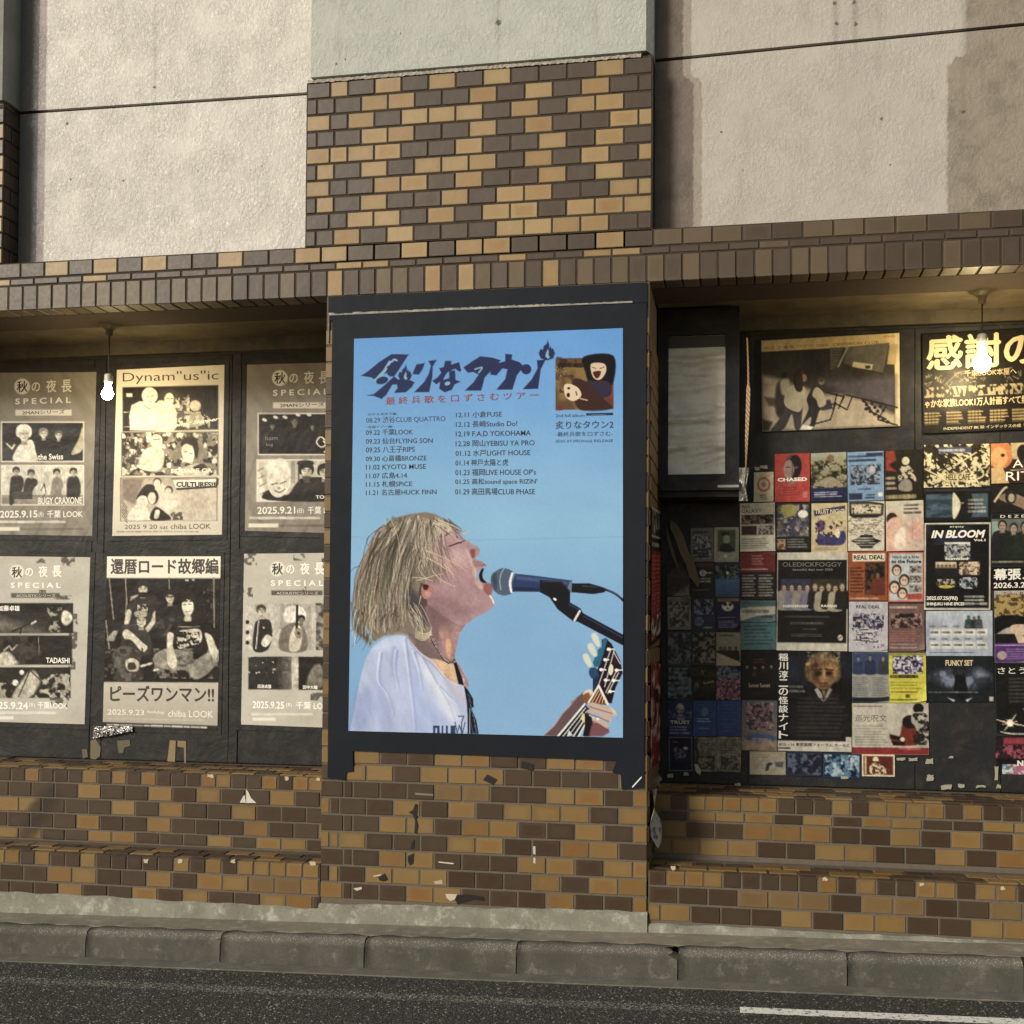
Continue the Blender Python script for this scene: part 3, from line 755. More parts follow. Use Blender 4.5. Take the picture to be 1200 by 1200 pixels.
def paper_mat(c):
    k = tuple(c)
    if k not in _edge:
        t = NT('paper', .7, .3); t.col(tuple(float(x) for x in srgb(c))); _edge[k] = t.m
    return _edge[k]
def backing(quad, Y, grow, parent, mat, name='backing', th=.003, growb=None):
    "sheet of real thickness behind a print, a little larger than it"
    W = [at(x, y, Y) for x, y in quad]; gb = grow if growb is None else growb
    s_ = [(-grow, grow), (grow, grow), (grow, -gb), (-grow, -gb)]
    c = [(p[0]+a, Y, p[2]+b) for p, (a, b) in zip(W, s_)]
    m = MB(); n = 0; m.v = [tuple(p) for p in c]+[(p[0], Y+th, p[2]) for p in c]
    m.f = [(3, 2, 1, 0), (4, 5, 6, 7), (0, 1, 5, 4), (1, 2, 6, 5), (2, 3, 7, 6), (3, 0, 4, 7)]
    return _rel(m, name, mat, parent, False)

_ink = {}
def ink(c, rough=.45):
    k = tuple(c)
    if k not in _ink:
        t = NT('ink', rough, .4); t.col(tuple(float(x) for x in srgb(c))); _ink[k] = t.m
    return _ink[k]
def glyphs(s, bold=0., shear=0.):
    cu = bpy.data.curves.new('t', 'FONT'); cu.body = s; cu.resolution_u = 3; cu.offset = bold; cu.shear = shear
    o = bpy.data.objects.new('t', cu); me = o.to_mesh()
    n = len(me.vertices); v = np.empty(n*3); me.vertices.foreach_get('co', v); v = v.reshape(-1, 3)[:, :2].copy()
    f = [tuple(p.vertices) for p in me.polygons]; o.to_mesh_clear()
    bpy.data.objects.remove(o); bpy.data.curves.remove(cu)
    return v, f
class Ink:
    "lettering of one colour on one sheet, joined in one mesh"
    def __init__(s, Y): s.Y = Y; s.v = []; s.f = []; s.parts = []
    def t(s, txt, x0, y0, x1, y1, slope=None, bold=0., shear=0., vert=False, sx=1.):
        """fit txt to the box: left edge x0 (top y0, bottom y1), right edge x1; follows the wall horizontals"""
        if vert:
            n = len(txt); h = (y1-y0)/n
            for i, ch in enumerate(txt): s.t(ch, x0, y0+i*h+h*.06, x1, y0+(i+1)*h-h*.06, None, bold)
            return s
        cjk = any(ord(ch) > 0x2fff for ch in txt)
        v, f = glyphs(txt, 0. if cjk else bold, shear)
        if not len(v): return s
        if cjk and bold > .005:
            v0, f0 = v, f; n0 = len(v0); v = np.concatenate([v0+(dx_, dy_) for dx_, dy_ in ((-bold, 0), (bold, 0), (0, -bold*.8), (0, bold*.8))]); f = [tuple(i+n0*c for i in q) for c in range(4) for q in f0]
        mn, mx = v.min(0), v.max(0); v = (v-mn)/np.maximum(mx-mn, 1e-6)
        a = at(x0, y0, s.Y); b = at(x0, y1, s.Y)
        if slope is None: dx = at(x1, y1, s.Y)[0]-b[0]; ez = 0.
        else: q = at(x1, y1+slope*(x1-x0), s.Y); dx = q[0]-b[0]; ez = q[2]-b[2]
        W = np.stack([b[0]+v[:, 0]*dx+(a[0]-b[0])*v[:, 1], s.Y+(np.arange(len(v))//max(1, len(v)//4 if cjk and bold > .005 else len(v)))*6e-5, b[2]+v[:, 1]*(a[2]-b[2])+ez*v[:, 0]], 1)
        s.parts.append(([tuple(p) for p in W], f)); return s
    def build(s, parent, col, name='lettering'):
        for ch in parent.children:
            if ch.name.startswith('printed_sheet'): parent = ch; break
        for v, f in s.parts:
            m = MB(); m.v = v; m.f = f; _rel(m, name, ink(col), parent, False)
# ------------------------------------------------------------------ black sheet and the big poster on the pier
m = MB()
zt = BB-.004; zm = ZR-1.012
sheet_thing = empty('black_sheeting', (.48, -.004, ZR-2.975), 'black sheeting pasted over the pier face as a border round the blue poster', 'sheeting')
m = MB(); m.box(-.195, 1.160, -.0035, .0045, zm-.02, zt); _rel(m, 'upper_strip', M_SHEET, sheet_thing, False)
m = MB(); N = 60
top = [(-.176+(1.157+.176)*i/N, zm+(.0+.0)*i/N+rnd.uniform(-.002, .002)) for i in range(N+1)]
pts = [(-.178, ZR-2.977), (-.062, ZR-2.977)]
outl = [(-.176, ZR-2.975), (-.098, ZR-2.981), (-.094, ZR-2.948), (-.064, ZR-2.944), (-.066, ZR-2.858), (1.046, ZR-2.868), (1.028, ZR-2.915), (1.062, ZR-2.922), (1.066, ZR-2.982), (1.156, ZR-2.974), (1.157, zm)]
poly = outl+[(x, z) for x, z in top[::-1]]
k = len(poly); m.v = [(x, -.0075, z) for x, z in poly]+[(x, .0055, z) for x, z in poly]; m.f = [tuple(range(k))]+[(i, i+k, (i+1) % k+k, (i+1) % k) for i in range(k)]
_rel(m, 'lower_sheet', M_SHEET, sheet_thing, False)
m = MB()                                     # torn white edge of an older sheet along the seam
for a, b, hh in ((-.192, -.165, .016), (-.165, -.085, .006), (-.085, 1.10, .012)):
    n_ = max(3, int((b-a)/.012)); zz0 = zm+.004
    for i in range(n_):
        x = a+(b-a)*i/n_; x2 = a+(b-a)*(i+1)/n_
        h1 = hh*rnd.uniform(.6, 1.1)*(1 if x < .75 else .55); m.box(x, x2, -.0095, -.0035, zz0-.003, zz0+h1*.6)
_rel(m, 'torn_edge', mat_concrete('torn_paper', (.42, .41, .37), (.25, .24, .22), (.5, .5, .46), 5), sheet_thing, False)
m = MB(); m.box(-.194, -.190, -.006, .004, zm-.115, zm); _rel(m, 'torn_edge', mat_concrete('torn_paper_dark', (.3, .29, .26), (.12, .12, .11), (.4, .4, .36), 9), sheet_thing, False)

YP = -.012
big = empty('concert_poster', tuple(at(569, 861, YP)), 'big pale blue tour poster of a blond singer shouting into a microphone', 'poster')
PQ = [(415, 397), (730, 384.5), (730, 864.5), (408.3, 856.5)]
backing(PQ, YP+.0015, .0, big, M_SHEET, 'backing_board', .0075)
S = Sheet(PQ, YP, (.50, .66, .76), .75)
t_ = np.clip((S.Yc-385)/470, 0, 1)[..., None]; S.C[:] = np.array((.39, .60, .85))*(1-t_)+np.array((.51, .67, .83))*t_; S.C += (np.array((.075, .07, .01))*np.exp(-((S.Yc-600)/110)**2)[..., None])
n = vnoise(S.X, S.Yc, 120, 5, 3)[..., None]-.5; S.C += n*.045
n = vnoise(S.X+S.Yc*.9, (S.Yc-S.X*.3)*3, 60, 8, 2)[..., None]-.5; S.C += n*.02
A = T(6, 400, 590); B = T(6, 400, 730); Cm = T(6.667, 560, 640); D = T(8.575, 620, 730)
hair = (.49, .455, .41); hairl = (.80, .755, .68); haird = (.27, .24, .215)
skin = (.60, .50, .53); skinm = (.655, .545, .575); skind = (.42, .32, .34)
# neck and chest
S.poly(A([(600, 620), (700, 600), (800, 640), (880, 810), (830, 920), (815, 1000), (800, 1090), (850, 1170), (880, 1300), (560, 1300), (470, 930), (500, 800)]), (.55, .45, .46), sm=True)
S.poly(A([(470, 900), (560, 930), (640, 1000), (720, 1090), (790, 1130), (700, 1180), (560, 1110), (480, 1000)]), (.44, .38, .38), sm=True, soft=3)
S.poly(A([(620, 1090), (760, 1120), (800, 1130), (815, 1290), (740, 1270), (640, 1160)]), (.72, .62, .52), sm=True, soft=1.2)
S.poly(A([(590, 640), (640, 700), (700, 880), (690, 950), (620, 900), (580, 760)]), (.47, .37, .39), sm=True, soft=5)
S.poly(A([(740, 950), (765, 960), (775, 1040), (755, 1090), (735, 1010)]), (.82, .62, .48), sm=True, soft=1.5, al=.8)
S.poly(A([(700, 850), (760, 880), (740, 960), (690, 930)]), (.66, .52, .50), sm=True, soft=2, al=.6)
# face profile
S.poly(A([(640, 200), (700, 150), (760, 140), (810, 190), (850, 235), (885, 262), (925, 288), (955, 300), (975, 325), (972, 352), (940, 385), (945, 402), (985, 405), (1012, 425), (1015, 440), (985, 455), (960, 480), (955, 520), (975, 550), (1020, 560), (1060, 575), (1062, 625), (1045, 648), (1065, 672), (1076, 700), (1062, 732), (1010, 770), (940, 800), (880, 850), (830, 860), (700, 780), (600, 700), (560, 600), (560, 400)]), skinm, sm=False)
for p, c, so_, al in ((([(620, 320), (760, 300), (880, 330), (920, 400), (880, 500), (760, 470), (640, 430)]), (.70, .55, .55), 6, .55),
    ([(560, 640), (760, 640), (900, 700), (985, 715), (925, 770), (850, 812), (700, 750), (600, 700)], (.51, .40, .42), 7, .65),
    ([(700, 480), (850, 520), (960, 600), (1030, 680), (900, 690), (740, 620)], (.60, .48, .50), 7, .5),
    ([(870, 320), (905, 350), (925, 420), (950, 480), (945, 520), (930, 470), (900, 400)], (.86, .76, .72), 1.5, .75),
    ([(925, 470), (945, 520), (975, 555), (1000, 600), (960, 590), (935, 530)], (.83, .72, .68), 1.5, .7),
    ([(905, 330), (935, 320), (950, 345), (930, 385), (912, 375)], (.42, .26, .28), 1.2, .8),
    ([(940, 335), (962, 345), (945, 370)], (.75, .52, .50), 1, .8),
    ([(740, 235), (800, 225), (830, 262), (790, 285), (750, 290)], (.72, .58, .60), 2, .8)):
    S.poly(A(p), c, sm=True, soft=so_*1.0, al=al)
S.line(A([(735, 225), (770, 200), (800, 215), (815, 240)]), 1.6, (.22, .15, .16), .9, sm=True)
S.line(A([(755, 302), (790, 290), (820, 278), (842, 275)]), 1.5, (.15, .08, .10), .95, sm=True)
S.line(A([(842, 272), (868, 262)]), .9, (.2, .12, .12), .8)
S.poly(A([(968, 500), (985, 462), (1000, 455), (1000, 470), (992, 500), (998, 530), (1022, 558), (990, 555), (972, 535)]), (.10, .04, .06), sm=True)
S.line(A([(985, 440), (1005, 428), (1014, 440)]), 1.2, (.48, .22, .25), .8)
S.poly(A([(1010, 560), (1058, 572), (1060, 620), (1040, 648), (1000, 610)]), (.55, .36, .37), sm=True, soft=1)
S.line(A([(1046, 650), (1060, 672), (1072, 700)]), 1.8, (.95, .90, .84), .9, sm=True)
# ear
S.poly(A([(520, 540), (575, 560), (600, 640), (600, 720), (540, 720), (500, 640)]), (.30, .25, .24), sm=True, soft=1.5)
for p, c, so_, al in (([(560, 470), (640, 430), (720, 460), (700, 540), (620, 560), (565, 540)], (.45, .36, .36), 5, .6), ([(690, 290), (740, 270), (760, 320), (720, 380), (680, 360)], (.52, .42, .45), 4, .6),
    ([(780, 330), (850, 320), (890, 360), (880, 430), (800, 420)], (.80, .70, .72), 5, .55), ([(860, 640), (960, 650), (1000, 700), (900, 730), (840, 700)], (.68, .57, .59), 5, .5),
    ([(930, 395), (975, 408), (1000, 425), (985, 440), (950, 450), (930, 430)], (.55, .40, .42), 1.5, .6), ([(640, 720), (720, 760), (760, 830), (700, 860), (640, 800)], (.42, .32, .33), 5, .6), ([(780, 860), (840, 850), (830, 900), (790, 960)], (.64, .53, .54), 3, .6)):
    S.poly(A(p), c, sm=True, soft=so_, al=al)
S.poly(A([(565, 585), (600, 560), (640, 590), (655, 625), (635, 660), (590, 672), (565, 640)]), (.66, .47, .46), sm=True)
S.poly(A([(575, 570), (612, 575), (605, 605), (580, 605)]), (.22, .12, .12), sm=True)
S.poly(A([(590, 620), (630, 625), (625, 650), (600, 655)]), (.76, .58, .56), sm=True, soft=1)
# hair mass
S.poly(A([(880, 205), (840, 185), (790, 150), (730, 110), (660, 75), (590, 60), (480, 75), (380, 100), (320, 140), (260, 175), (215, 240), (180, 320), (140, 400), (108, 490), (85, 620), (84, 730), (108, 800), (150, 850), (205, 900), (215, 960), (240, 975), (300, 935), (380, 925), (460, 930), (480, 905), (540, 950), (600, 965), (640, 945), (625, 880), (600, 800), (560, 700), (540, 640), (560, 560), (600, 545), (700, 480), (640, 400), (600, 330), (640, 260), (700, 190), (760, 175), (820, 195)]), hair, sm=False, soft=.8)
S.poly(A([(440, 560), (500, 600), (560, 680), (590, 760), (600, 860), (540, 850), (480, 760), (445, 660)]), (.27, .25, .27), sm=True, soft=3)
S.poly(A([(70, 700), (110, 830), (190, 920), (210, 1000), (160, 960), (90, 880)]), (.33, .31, .27), sm=True, soft=3)
rr = random.Random(4)
def strand(x0, y0, x1, y1, bend, c, wd, al):
    mx, my = (x0+x1)/2+bend, (y0+y1)/2+rr.uniform(-10, 10)
    S.line(A([(x0, y0), ((x0+mx)/2+bend*.3, (y0+my)/2), (mx, my), ((x1+mx)/2+bend*.3, (y1+my)/2), (x1, y1)]), wd, c, al, sm=True, wd2=wd*.5)
for i in range(46):                         # broad soft locks first
    x0 = rr.uniform(330, 620); a = (x0-330)/290; x1 = 90+a*400+rr.uniform(-30, 30); y1 = rr.uniform(640, 900)-(250 if a > .8 else 0)
    S.line(A([(x0, rr.uniform(100, 200)), ((x0+x1)/2-50*(1-a), 430), (x1, y1)]), rr.uniform(3, 6), rr.choice([haird, hair, (.50, .47, .38), (.33, .30, .25)]), .45, sm=True, soft=3, wd2=2)
for i in range(620):                        # locks fall from the crown down the back of the head
    a = rr.random(); sx_ = 330+a*330+rr.uniform(-40, 40); sy_ = 90+abs(a-.5)*60+rr.uniform(0, 110)
    ex_ = 72+a*480+rr.uniform(-12, 60); ey_ = 560+rr.random()**.6*370-(60 if a > .6 else 0)
    if ex_ < 110 and ey_ > 850: ey_ -= 100
    if a > .75: ey_ = 430+rr.random()*120
    c = hairl if rr.random() < .30 else (haird if rr.random() < .55 else hair)
    c = tuple(x+rr.uniform(-.05, .05) for x in c)
    strand(sx_, sy_, ex_, ey_, -60*(1-a)-10+rr.uniform(-25, 25), c, rr.uniform(.5, 1.9), rr.uniform(.22, .62))
for i in range(90):                         # fringe blowing over the cheek
    a = rr.random(); x0 = 520+a*200; y0 = 80+a*70
    x1 = 560+a*170+rr.uniform(-40, 130); y1 = 330+rr.random()*230
    c = hairl if rr.random() < .5 else haird
    strand(x0, y0, x1, y1, rr.uniform(-60, 10), c, rr.uniform(.4, 1.2), rr.uniform(.3, .7))
for i in range(60):
    x0 = rr.uniform(640, 760); y0 = rr.uniform(90, 170); strand(x0, y0, x0+rr.uniform(-30, 120), y0+rr.uniform(40, 110), 10, hairl if rr.random() < .6 else haird, .9, .6)
for x0, y0, x1, y1, b_ in ((590, 330, 880, 480, 40), (600, 380, 790, 500, 20), (640, 470, 800, 585, -20), (560, 400, 620, 540, -40), (720, 430, 790, 520, 10), (540, 540, 720, 490, 20), (500, 520, 640, 545, 0), (700, 120, 880, 210, 5), (850, 215, 900, 195, 0), (560, 650, 540, 750, 0)):
    strand(x0, y0, x1, y1, b_, hairl, 1.1, .85)
for x0, y0, x1, y1, b_ in ((330, 150, 190, 300, -60), (325, 105, 320, 160, 0), (130, 440, 66, 480, -8), (110, 860, 75, 1010, 20), (150, 900, 100, 990, 10), (185, 930, 150, 1030, 5), (120, 850, 60, 900, 0), (300, 150, 240, 220, -20)):
    strand(x0, y0, x1, y1, b_, haird, .9, .85)
for i in range(90):                         # ragged ends over the collar
    x0 = rr.uniform(90, 420); y0 = rr.uniform(700, 820); strand(x0, y0, x0+rr.uniform(-38, 10), min(1010, y0+rr.uniform(90, 190))-(60 if x0 > 260 else 0), rr.uniform(-14, 8), rr.choice([haird, haird, hair, hairl]), rr.uniform(.6, 1.7), .6)
for i in range(40):                         # shadowed parting locks
    x0 = rr.uniform(180, 560); strand(x0, rr.uniform(150, 350), x0-rr.uniform(20, 110), rr.uniform(420, 700), -20, (.20, .18, .155), rr.uniform(1.0, 2.4), .4)
for i in range(26):
    x0 = rr.uniform(470, 560); y0 = rr.uniform(700, 800); strand(x0, y0, x0+rr.uniform(20, 110), y0+rr.uniform(100, 170), rr.uniform(-20, 30), hairl if rr.random() < .6 else haird, .9, .7)
for i in range(5): S.line(A([(520, 890+i*12), (570, 915+i*12), (620, 905+i*8), (632, 870+i*12)]), .8, hairl, .75, sm=True)
S.line(A([(350, 110), (400, 250), (410, 420), (380, 560)]), 1.0, (.78, .75, .6), .6, sm=True)
# shirt
S.poly(B([(60, 770), (95, 600), (130, 400), (170, 250), (215, 180), (300, 110), (380, 88), (440, 90), (470, 120), (540, 200), (620, 260), (700, 350), (760, 410), (820, 435), (862, 425), (880, 520), (920, 640), (965, 770)]), (.62, .67, .79), sm=False, soft=.7)
for p, c, so_, al in (([(220, 180), (300, 115), (440, 95), (500, 170), (420, 190), (330, 190), (270, 210)], (.70, .75, .86), 4, .8),
    ([(110, 500), (200, 480), (230, 640), (160, 760), (70, 760)], (.52, .57, .72), 5, .8), ([(230, 300), (290, 420), (330, 560), (400, 760), (280, 760), (240, 500)], (.56, .61, .76), 4, .7),
    ([(360, 180), (390, 190), (380, 330), (400, 420), (350, 340)], (.50, .56, .72), 2, .7), ([(540, 230), (640, 330), (740, 470), (820, 640), (760, 700), (650, 500), (560, 340)], (.76, .78, .84), 4, .8),
    ([(520, 300), (560, 420), (560, 600), (620, 740), (520, 760), (500, 500)], (.56, .62, .78), 4, .7), ([(740, 420), (860, 440), (880, 560), (800, 520)], (.66, .66, .72), 3, .8),
    ([(600, 560), (700, 640), (780, 700), (640, 720)], (.57, .63, .80), 4, .6)):
    S.poly(B(p), c, sm=True, soft=so_*1.3, al=al)
for p in ([(270, 210), (255, 400), (320, 500), (360, 640)], [(440, 110), (470, 350), (500, 600), (512, 760)], [(560, 240), (660, 420), (740, 560), (790, 690)], [(500, 200), (540, 330), (560, 470)], [(380, 190), (370, 320), (400, 470)], [(680, 440), (760, 520), (820, 580)]):
    S.line(B(p), 2.2, (.80, .84, .90), .7, sm=True, soft=2.2, wd2=.8); S.line([(x+2.6, y+1) for x, y in B(p)], 2.2, (.42, .48, .66), .6, sm=True, soft=2.4, wd2=.8)
S.line(B([(470, 120), (560, 215), (640, 270), (720, 370), (780, 420), (830, 437), (862, 405), (840, 385)]), 1.6, (.72, .70, .78), .9, sm=True)
S.line(B([(478, 130), (560, 230), (650, 300), (730, 395)]), .8, (.40, .40, .5), .5, sm=True)
# strap, necklace
S.poly(B([(790, 285), (808, 275), (850, 390), (862, 440), (825, 430), (812, 380)]), (.06, .06, .09))
S.poly(B([(862, 440), (890, 470), (925, 530), (932, 590), (915, 600), (950, 690), (966, 780), (895, 780), (882, 560)]), (.07, .08, .12))
for i in range(7): S.line(B([(885+i*9, 500+i*36), (905+i*7, 520+i*36), (900+i*9, 560+i*34)]), .7, (.45, .5, .6), .7)
S.rect(*B([(888, 580)])[0], *B([(896, 780)])[0], (.08, .08, .1)); S.rect(*B([(900, 600)])[0], *B([(905, 780)])[0], (.6, .65, .75))
nk = B([(630, 95), (640, 130), (660, 165), (690, 215), (720, 255), (755, 282), (785, 278), (800, 245)])
for i in range(len(nk)-1):
    for k in range(4):
        f_ = k/4; x = nk[i][0]*(1-f_)+nk[i+1][0]*f_; y = nk[i][1]*(1-f_)+nk[i+1][1]*f_
        S.ell(x+rr.uniform(-.5, .5), y+rr.uniform(-.5, .5), 1.0, .8, (.12, .10, .12)); S.ell(x+.6, y-.3, .45, .4, (.85, .83, .8))
for x, y in B([(640, 95), (655, 125), (632, 140), (665, 150)]): S.ell(x, y, 1.3, .9, (.18, .16, .17)); S.ell(x, y-.6, .5, .4, (.85, .85, .85))
# shirt print
for i, (x, w_) in enumerate(((645, 46), (705, 12), (735, 14), (768, 34))): S.rect(*B([(x, 722)])[0], *B([(x+w_, 800)])[0], (.16, .24, .38))
S.rect(*B([(660, 740)])[0], *B([(674, 800)])[0], (.6, .65, .78)); S.line(B([(822, 655), (862, 655), (845, 700), (845, 780)]), 1.4, (.3, .34, .45))
S.line(B([(800, 700), (815, 775), (830, 720), (850, 780), (870, 700)]), 1.2, (.22, .28, .40)); S.line(B([(910, 700), (925, 775), (950, 770), (935, 720)]), 1.1, (.25, .3, .42))
# microphone, clip, lead, boom
S.poly(Cm([(100, 270), (115, 220), (165, 180), (210, 172), (260, 190), (275, 215), (262, 360), (235, 380), (195, 385), (145, 365), (112, 320)]), (.30, .36, .44), sm=True)
w = S.win(575, 665, 602, 698); msk = (((S.X[w]-589)/13)**2+((S.Yc[w]-682)/15)**2 < 1); S.C[w][msk] += ((np.sin(S.X[w]*3.4+S.Yc[w]*1.5)*np.sin(S.Yc[w]*3.4-S.X[w]*1.2))[msk]*.07)[:, None]
S.line(Cm([(205, 175), (182, 215), (172, 275), (180, 340)]), 1.3, (.62, .70, .78), .8, sm=True)
S.poly(Cm([(110, 240), (140, 210), (150, 300), (135, 345)]), (.17, .21, .28), sm=True, soft=2, al=.7)
S.line(Cm([(270, 215), (252, 285), (262, 355)]), 3.0, (.88, .92, .95), 1, sm=True); S.line(Cm([(280, 215), (264, 285), (272, 355)]), 1.0, (.35, .40, .46), 1, sm=True)
S.poly(Cm([(290, 215), (420, 228), (735, 268), (728, 350), (500, 358), (270, 355), (268, 285)]), (.16, .22, .38))
S.poly(Cm([(300, 230), (600, 262), (720, 280), (700, 300), (300, 262)]), (.30, .38, .56), soft=1.5, al=.7); S.poly(Cm([(280, 320), (480, 325), (480, 350), (280, 350)]), (.10, .13, .24), soft=1, al=.8)
S.poly(Cm([(720, 275), (740, 285), (725, 352), (700, 330)]), (.42, .48, .56))
S.poly(Cm([(483, 265), (655, 275), (722, 350), (720, 440), (800, 485), (820, 520), (795, 590), (745, 587), (625, 495), (560, 400), (520, 378), (485, 360)]), (.07, .08, .11))
S.line(Cm([(715, 455), (795, 500)]), 2.2, (.16, .20, .32)); S.ell(*Cm([(602, 415)])[0], 2.2, 1.4, (.92, .92, .92), 30)
S.line(Cm([(500, 275), (650, 280), (715, 350)]), .8, (.22, .24, .30))
S.line(Cm([(796, 508), (755, 580)]), 2.4, (.88, .88, .84))
S.poly(Cm([(815, 520), (1150, 700), (1150, 785), (770, 585)]), (.07, .08, .13)); S.line(Cm([(830, 548), (1150, 725)]), 1.6, (.17, .20, .31))
S.poly(Cm([(735, 290), (870, 290), (990, 325), (1008, 345), (985, 362), (900, 375), (730, 360)]), (.08, .09, .12), sm=False); S.line(Cm([(820, 310), (930, 320)]), 1.2, (.2, .24, .32))
S.line(Cm([(1000, 340), (1060, 365), (1110, 400), (1160, 450)]), 2.8, (.10, .13, .20), sm=True); S.line(Cm([(1010, 338), (1070, 368), (1120, 402)]), .8, (.35, .42, .55), sm=True)
# guitar head, forearm, hand
S.poly(D([(150, 1130), (250, 1040), (330, 920), (410, 840), (430, 790), (540, 700), (600, 680), (640, 720), (560, 850), (400, 1000), (300, 1140)]), (.38, .30, .31), sm=False, soft=.8)
S.line(D([(160, 1115), (260, 1020), (350, 890), (420, 820), (470, 760)]), 1.5, (.72, .62, .58), .6, sm=True)
S.poly(D([(540, 720), (570, 680), (620, 670), (640, 700), (600, 740)]), (.86, .80, .74), sm=True); S.poly(D([(540, 730), (600, 700), (610, 760), (560, 800)]), (.50, .32, .22), sm=True, soft=1)
S.poly(D([(730, 170), (770, 150), (830, 210), (915, 380), (940, 500), (870, 650), (830, 810), (770, 800), (640, 690), (650, 560), (700, 430), (730, 300)]), (.09, .07, .12))
S.poly(D([(600, 490), (620, 450), (680, 460), (700, 540), (640, 560), (610, 530)]), (.14, .26, .40), sm=True)
S.poly(D([(640, 400), (660, 345), (690, 330), (690, 270), (730, 240), (740, 160), (790, 160), (750, 300), (710, 430), (660, 450)]), (.16, .38, .50), sm=False)
S.poly(D([(640, 560), (700, 540), (690, 640), (640, 700)]), (.10, .16, .28))
for p in ([(625, 120), (660, 100), (690, 130), (715, 220), (690, 240), (650, 190)], [(585, 230), (620, 200), (655, 230), (680, 320), (655, 340), (610, 290)], [(540, 330), (570, 305), (600, 330), (635, 420), (605, 445), (560, 390)]):
    S.poly(D(p), (.80, .83, .78), sm=True, soft=.9)
S.poly(D([(850, 320), (890, 350), (905, 420), (850, 430)]), (.20, .08, .14), soft=1)
for pts_ in ([(820, 270), (700, 620)], [(855, 275), (760, 640)], [(850, 290), (915, 410)], [(880, 480), (770, 700)], [(900, 500), (790, 710)]): S.line(D(pts_), 1.0, (.82, .80, .78))
for x, y, x2 in ((800, 265, 855), (765, 370, 800), (725, 470, 770), (880, 475, 940), (770, 575, 805), (850, 578, 905), (815, 688, 860)):
    S.line(D([(x, y), (x2, y)]), 1.6, (.85, .85, .85)); S.ell(*D([(x, y)])[0], 2.3, 1.9, (.95, .94, .92))
S.ell(*D([(822, 470)])[0], 2.9, 6.4, (.86, .84, .78), 5)
S.poly(D([(695, 625), (590, 800), (610, 830), (790, 820), (740, 680)]), (.30, .18, .14)); S.line(D([(700, 630), (598, 800)]), 2.2, (.90, .88, .82)); S.line(D([(700, 632), (790, 815)]), 2.6, (.9, .88, .84))
for i in range(5): S.line(D([(700+i*16, 680+i*25), (632+i*34, 800+i*3)]), .9, (.9, .75, .62))
S.poly(D([(560, 820), (620, 880), (560, 1010), (500, 1140), (280, 1140), (400, 990)]), (.10, .08, .10))
for i in range(6): S.line(D([(560+i*8, 815+i*38), (285+i*52, 1145)]), (2.2, 1.0, .8, 1.4, 1.6, 1.6)[i], (.88, .90, .92))
S.poly(D([(540, 900), (580, 960), (560, 1010), (515, 960)]), (.82, .80, .62), soft=.8); S.poly(D([(400, 1075), (440, 1130), (380, 1140)]), (.8, .84, .85))
S.poly(D([(560, 900), (640, 960), (700, 1000), (620, 1140), (540, 1140), (560, 1030)]), (.10, .07, .09))
S.poly(D([(640, 1000), (700, 980), (790, 1030), (808, 1100), (740, 1140), (600, 1140), (620, 1060)]), (.45, .30, .33), sm=False, soft=1)
for p in ([(595, 815), (640, 800), (760, 830), (850, 870), (875, 920), (850, 950), (780, 920), (680, 870), (610, 850)], [(580, 880), (640, 865), (740, 900), (820, 950), (825, 1000), (780, 990), (700, 930), (600, 915)], [(635, 960), (690, 955), (760, 985), (800, 1030), (780, 1060), (700, 1010), (645, 1000)]):
    S.poly(D(p), (.74, .66, .62), sm=True, soft=.8); S.line(D([(p[0][0]+10, p[0][1]+25), (p[3][0]-20, p[3][1]+40)]), 1.2, (.42, .30, .30), .7)
S.poly(D([(800, 830), (860, 880), (880, 930), (850, 900)]), (.86, .82, .76), soft=1)
S.ell(*D([(690, 965)])[0], 1.8, 1.5, (.95, .85, .8)); S.ell(*D([(645, 955)])[0], 1.4, 1.2, (.9, .8, .75))
# logo
L = T(4.8, 415, 390); nv = (.13, .17, .33); bl = (.50, .67, .80)
for p in ([(38, 242), (80, 215), (140, 165), (210, 120), (310, 122), (300, 132), (250, 210), (225, 245), (200, 246), (190, 225), (150, 235), (120, 265), (95, 250)],
    [(68, 352), (110, 345), (165, 300), (225, 245), (245, 262), (320, 268), (340, 280), (325, 305), (290, 335), (225, 338), (245, 310), (240, 290), (215, 292), (180, 350), (155, 372), (110, 355)]):
    S.poly(L(p), nv)
S.line(L([(200, 165), (170, 215), (120, 268)]), 3.4, bl); S.line(L([(200, 165), (215, 160), (225, 150), (240, 155)]), 2.2, bl, sm=True); S.ell(*L([(205, 192)])[0], 4.4, 2.2, nv, -10); S.ell(*L([(205, 225)])[0], 4.2, 2.6, nv, -30)
S.ell(*L([(157, 268)])[0], 7.2, 4.2, nv, -15)
def flame(cx, cy, k):
    fp = lambda pts: [(cx+x*k, cy+y*k) for x, y in pts]
    S.poly(fp([(2, -20), (5, -10), (4, -4), (8, -8), (9, -2), (12, -4), (16, 6), (12, 16), (0, 20), (-12, 16), (-16, 6), (-12, -3), (-8, 0), (-6, -8), (0, -13)]), nv)
    S.poly(fp([(2, -3), (4, 3), (3, 8), (6, 14), (2, 17), (-3, 12), (-2, 6), (0, 2)]), bl)
flame(*L([(286, 225)])[0], .50); flame(*L([(1084, 98)])[0], .60)
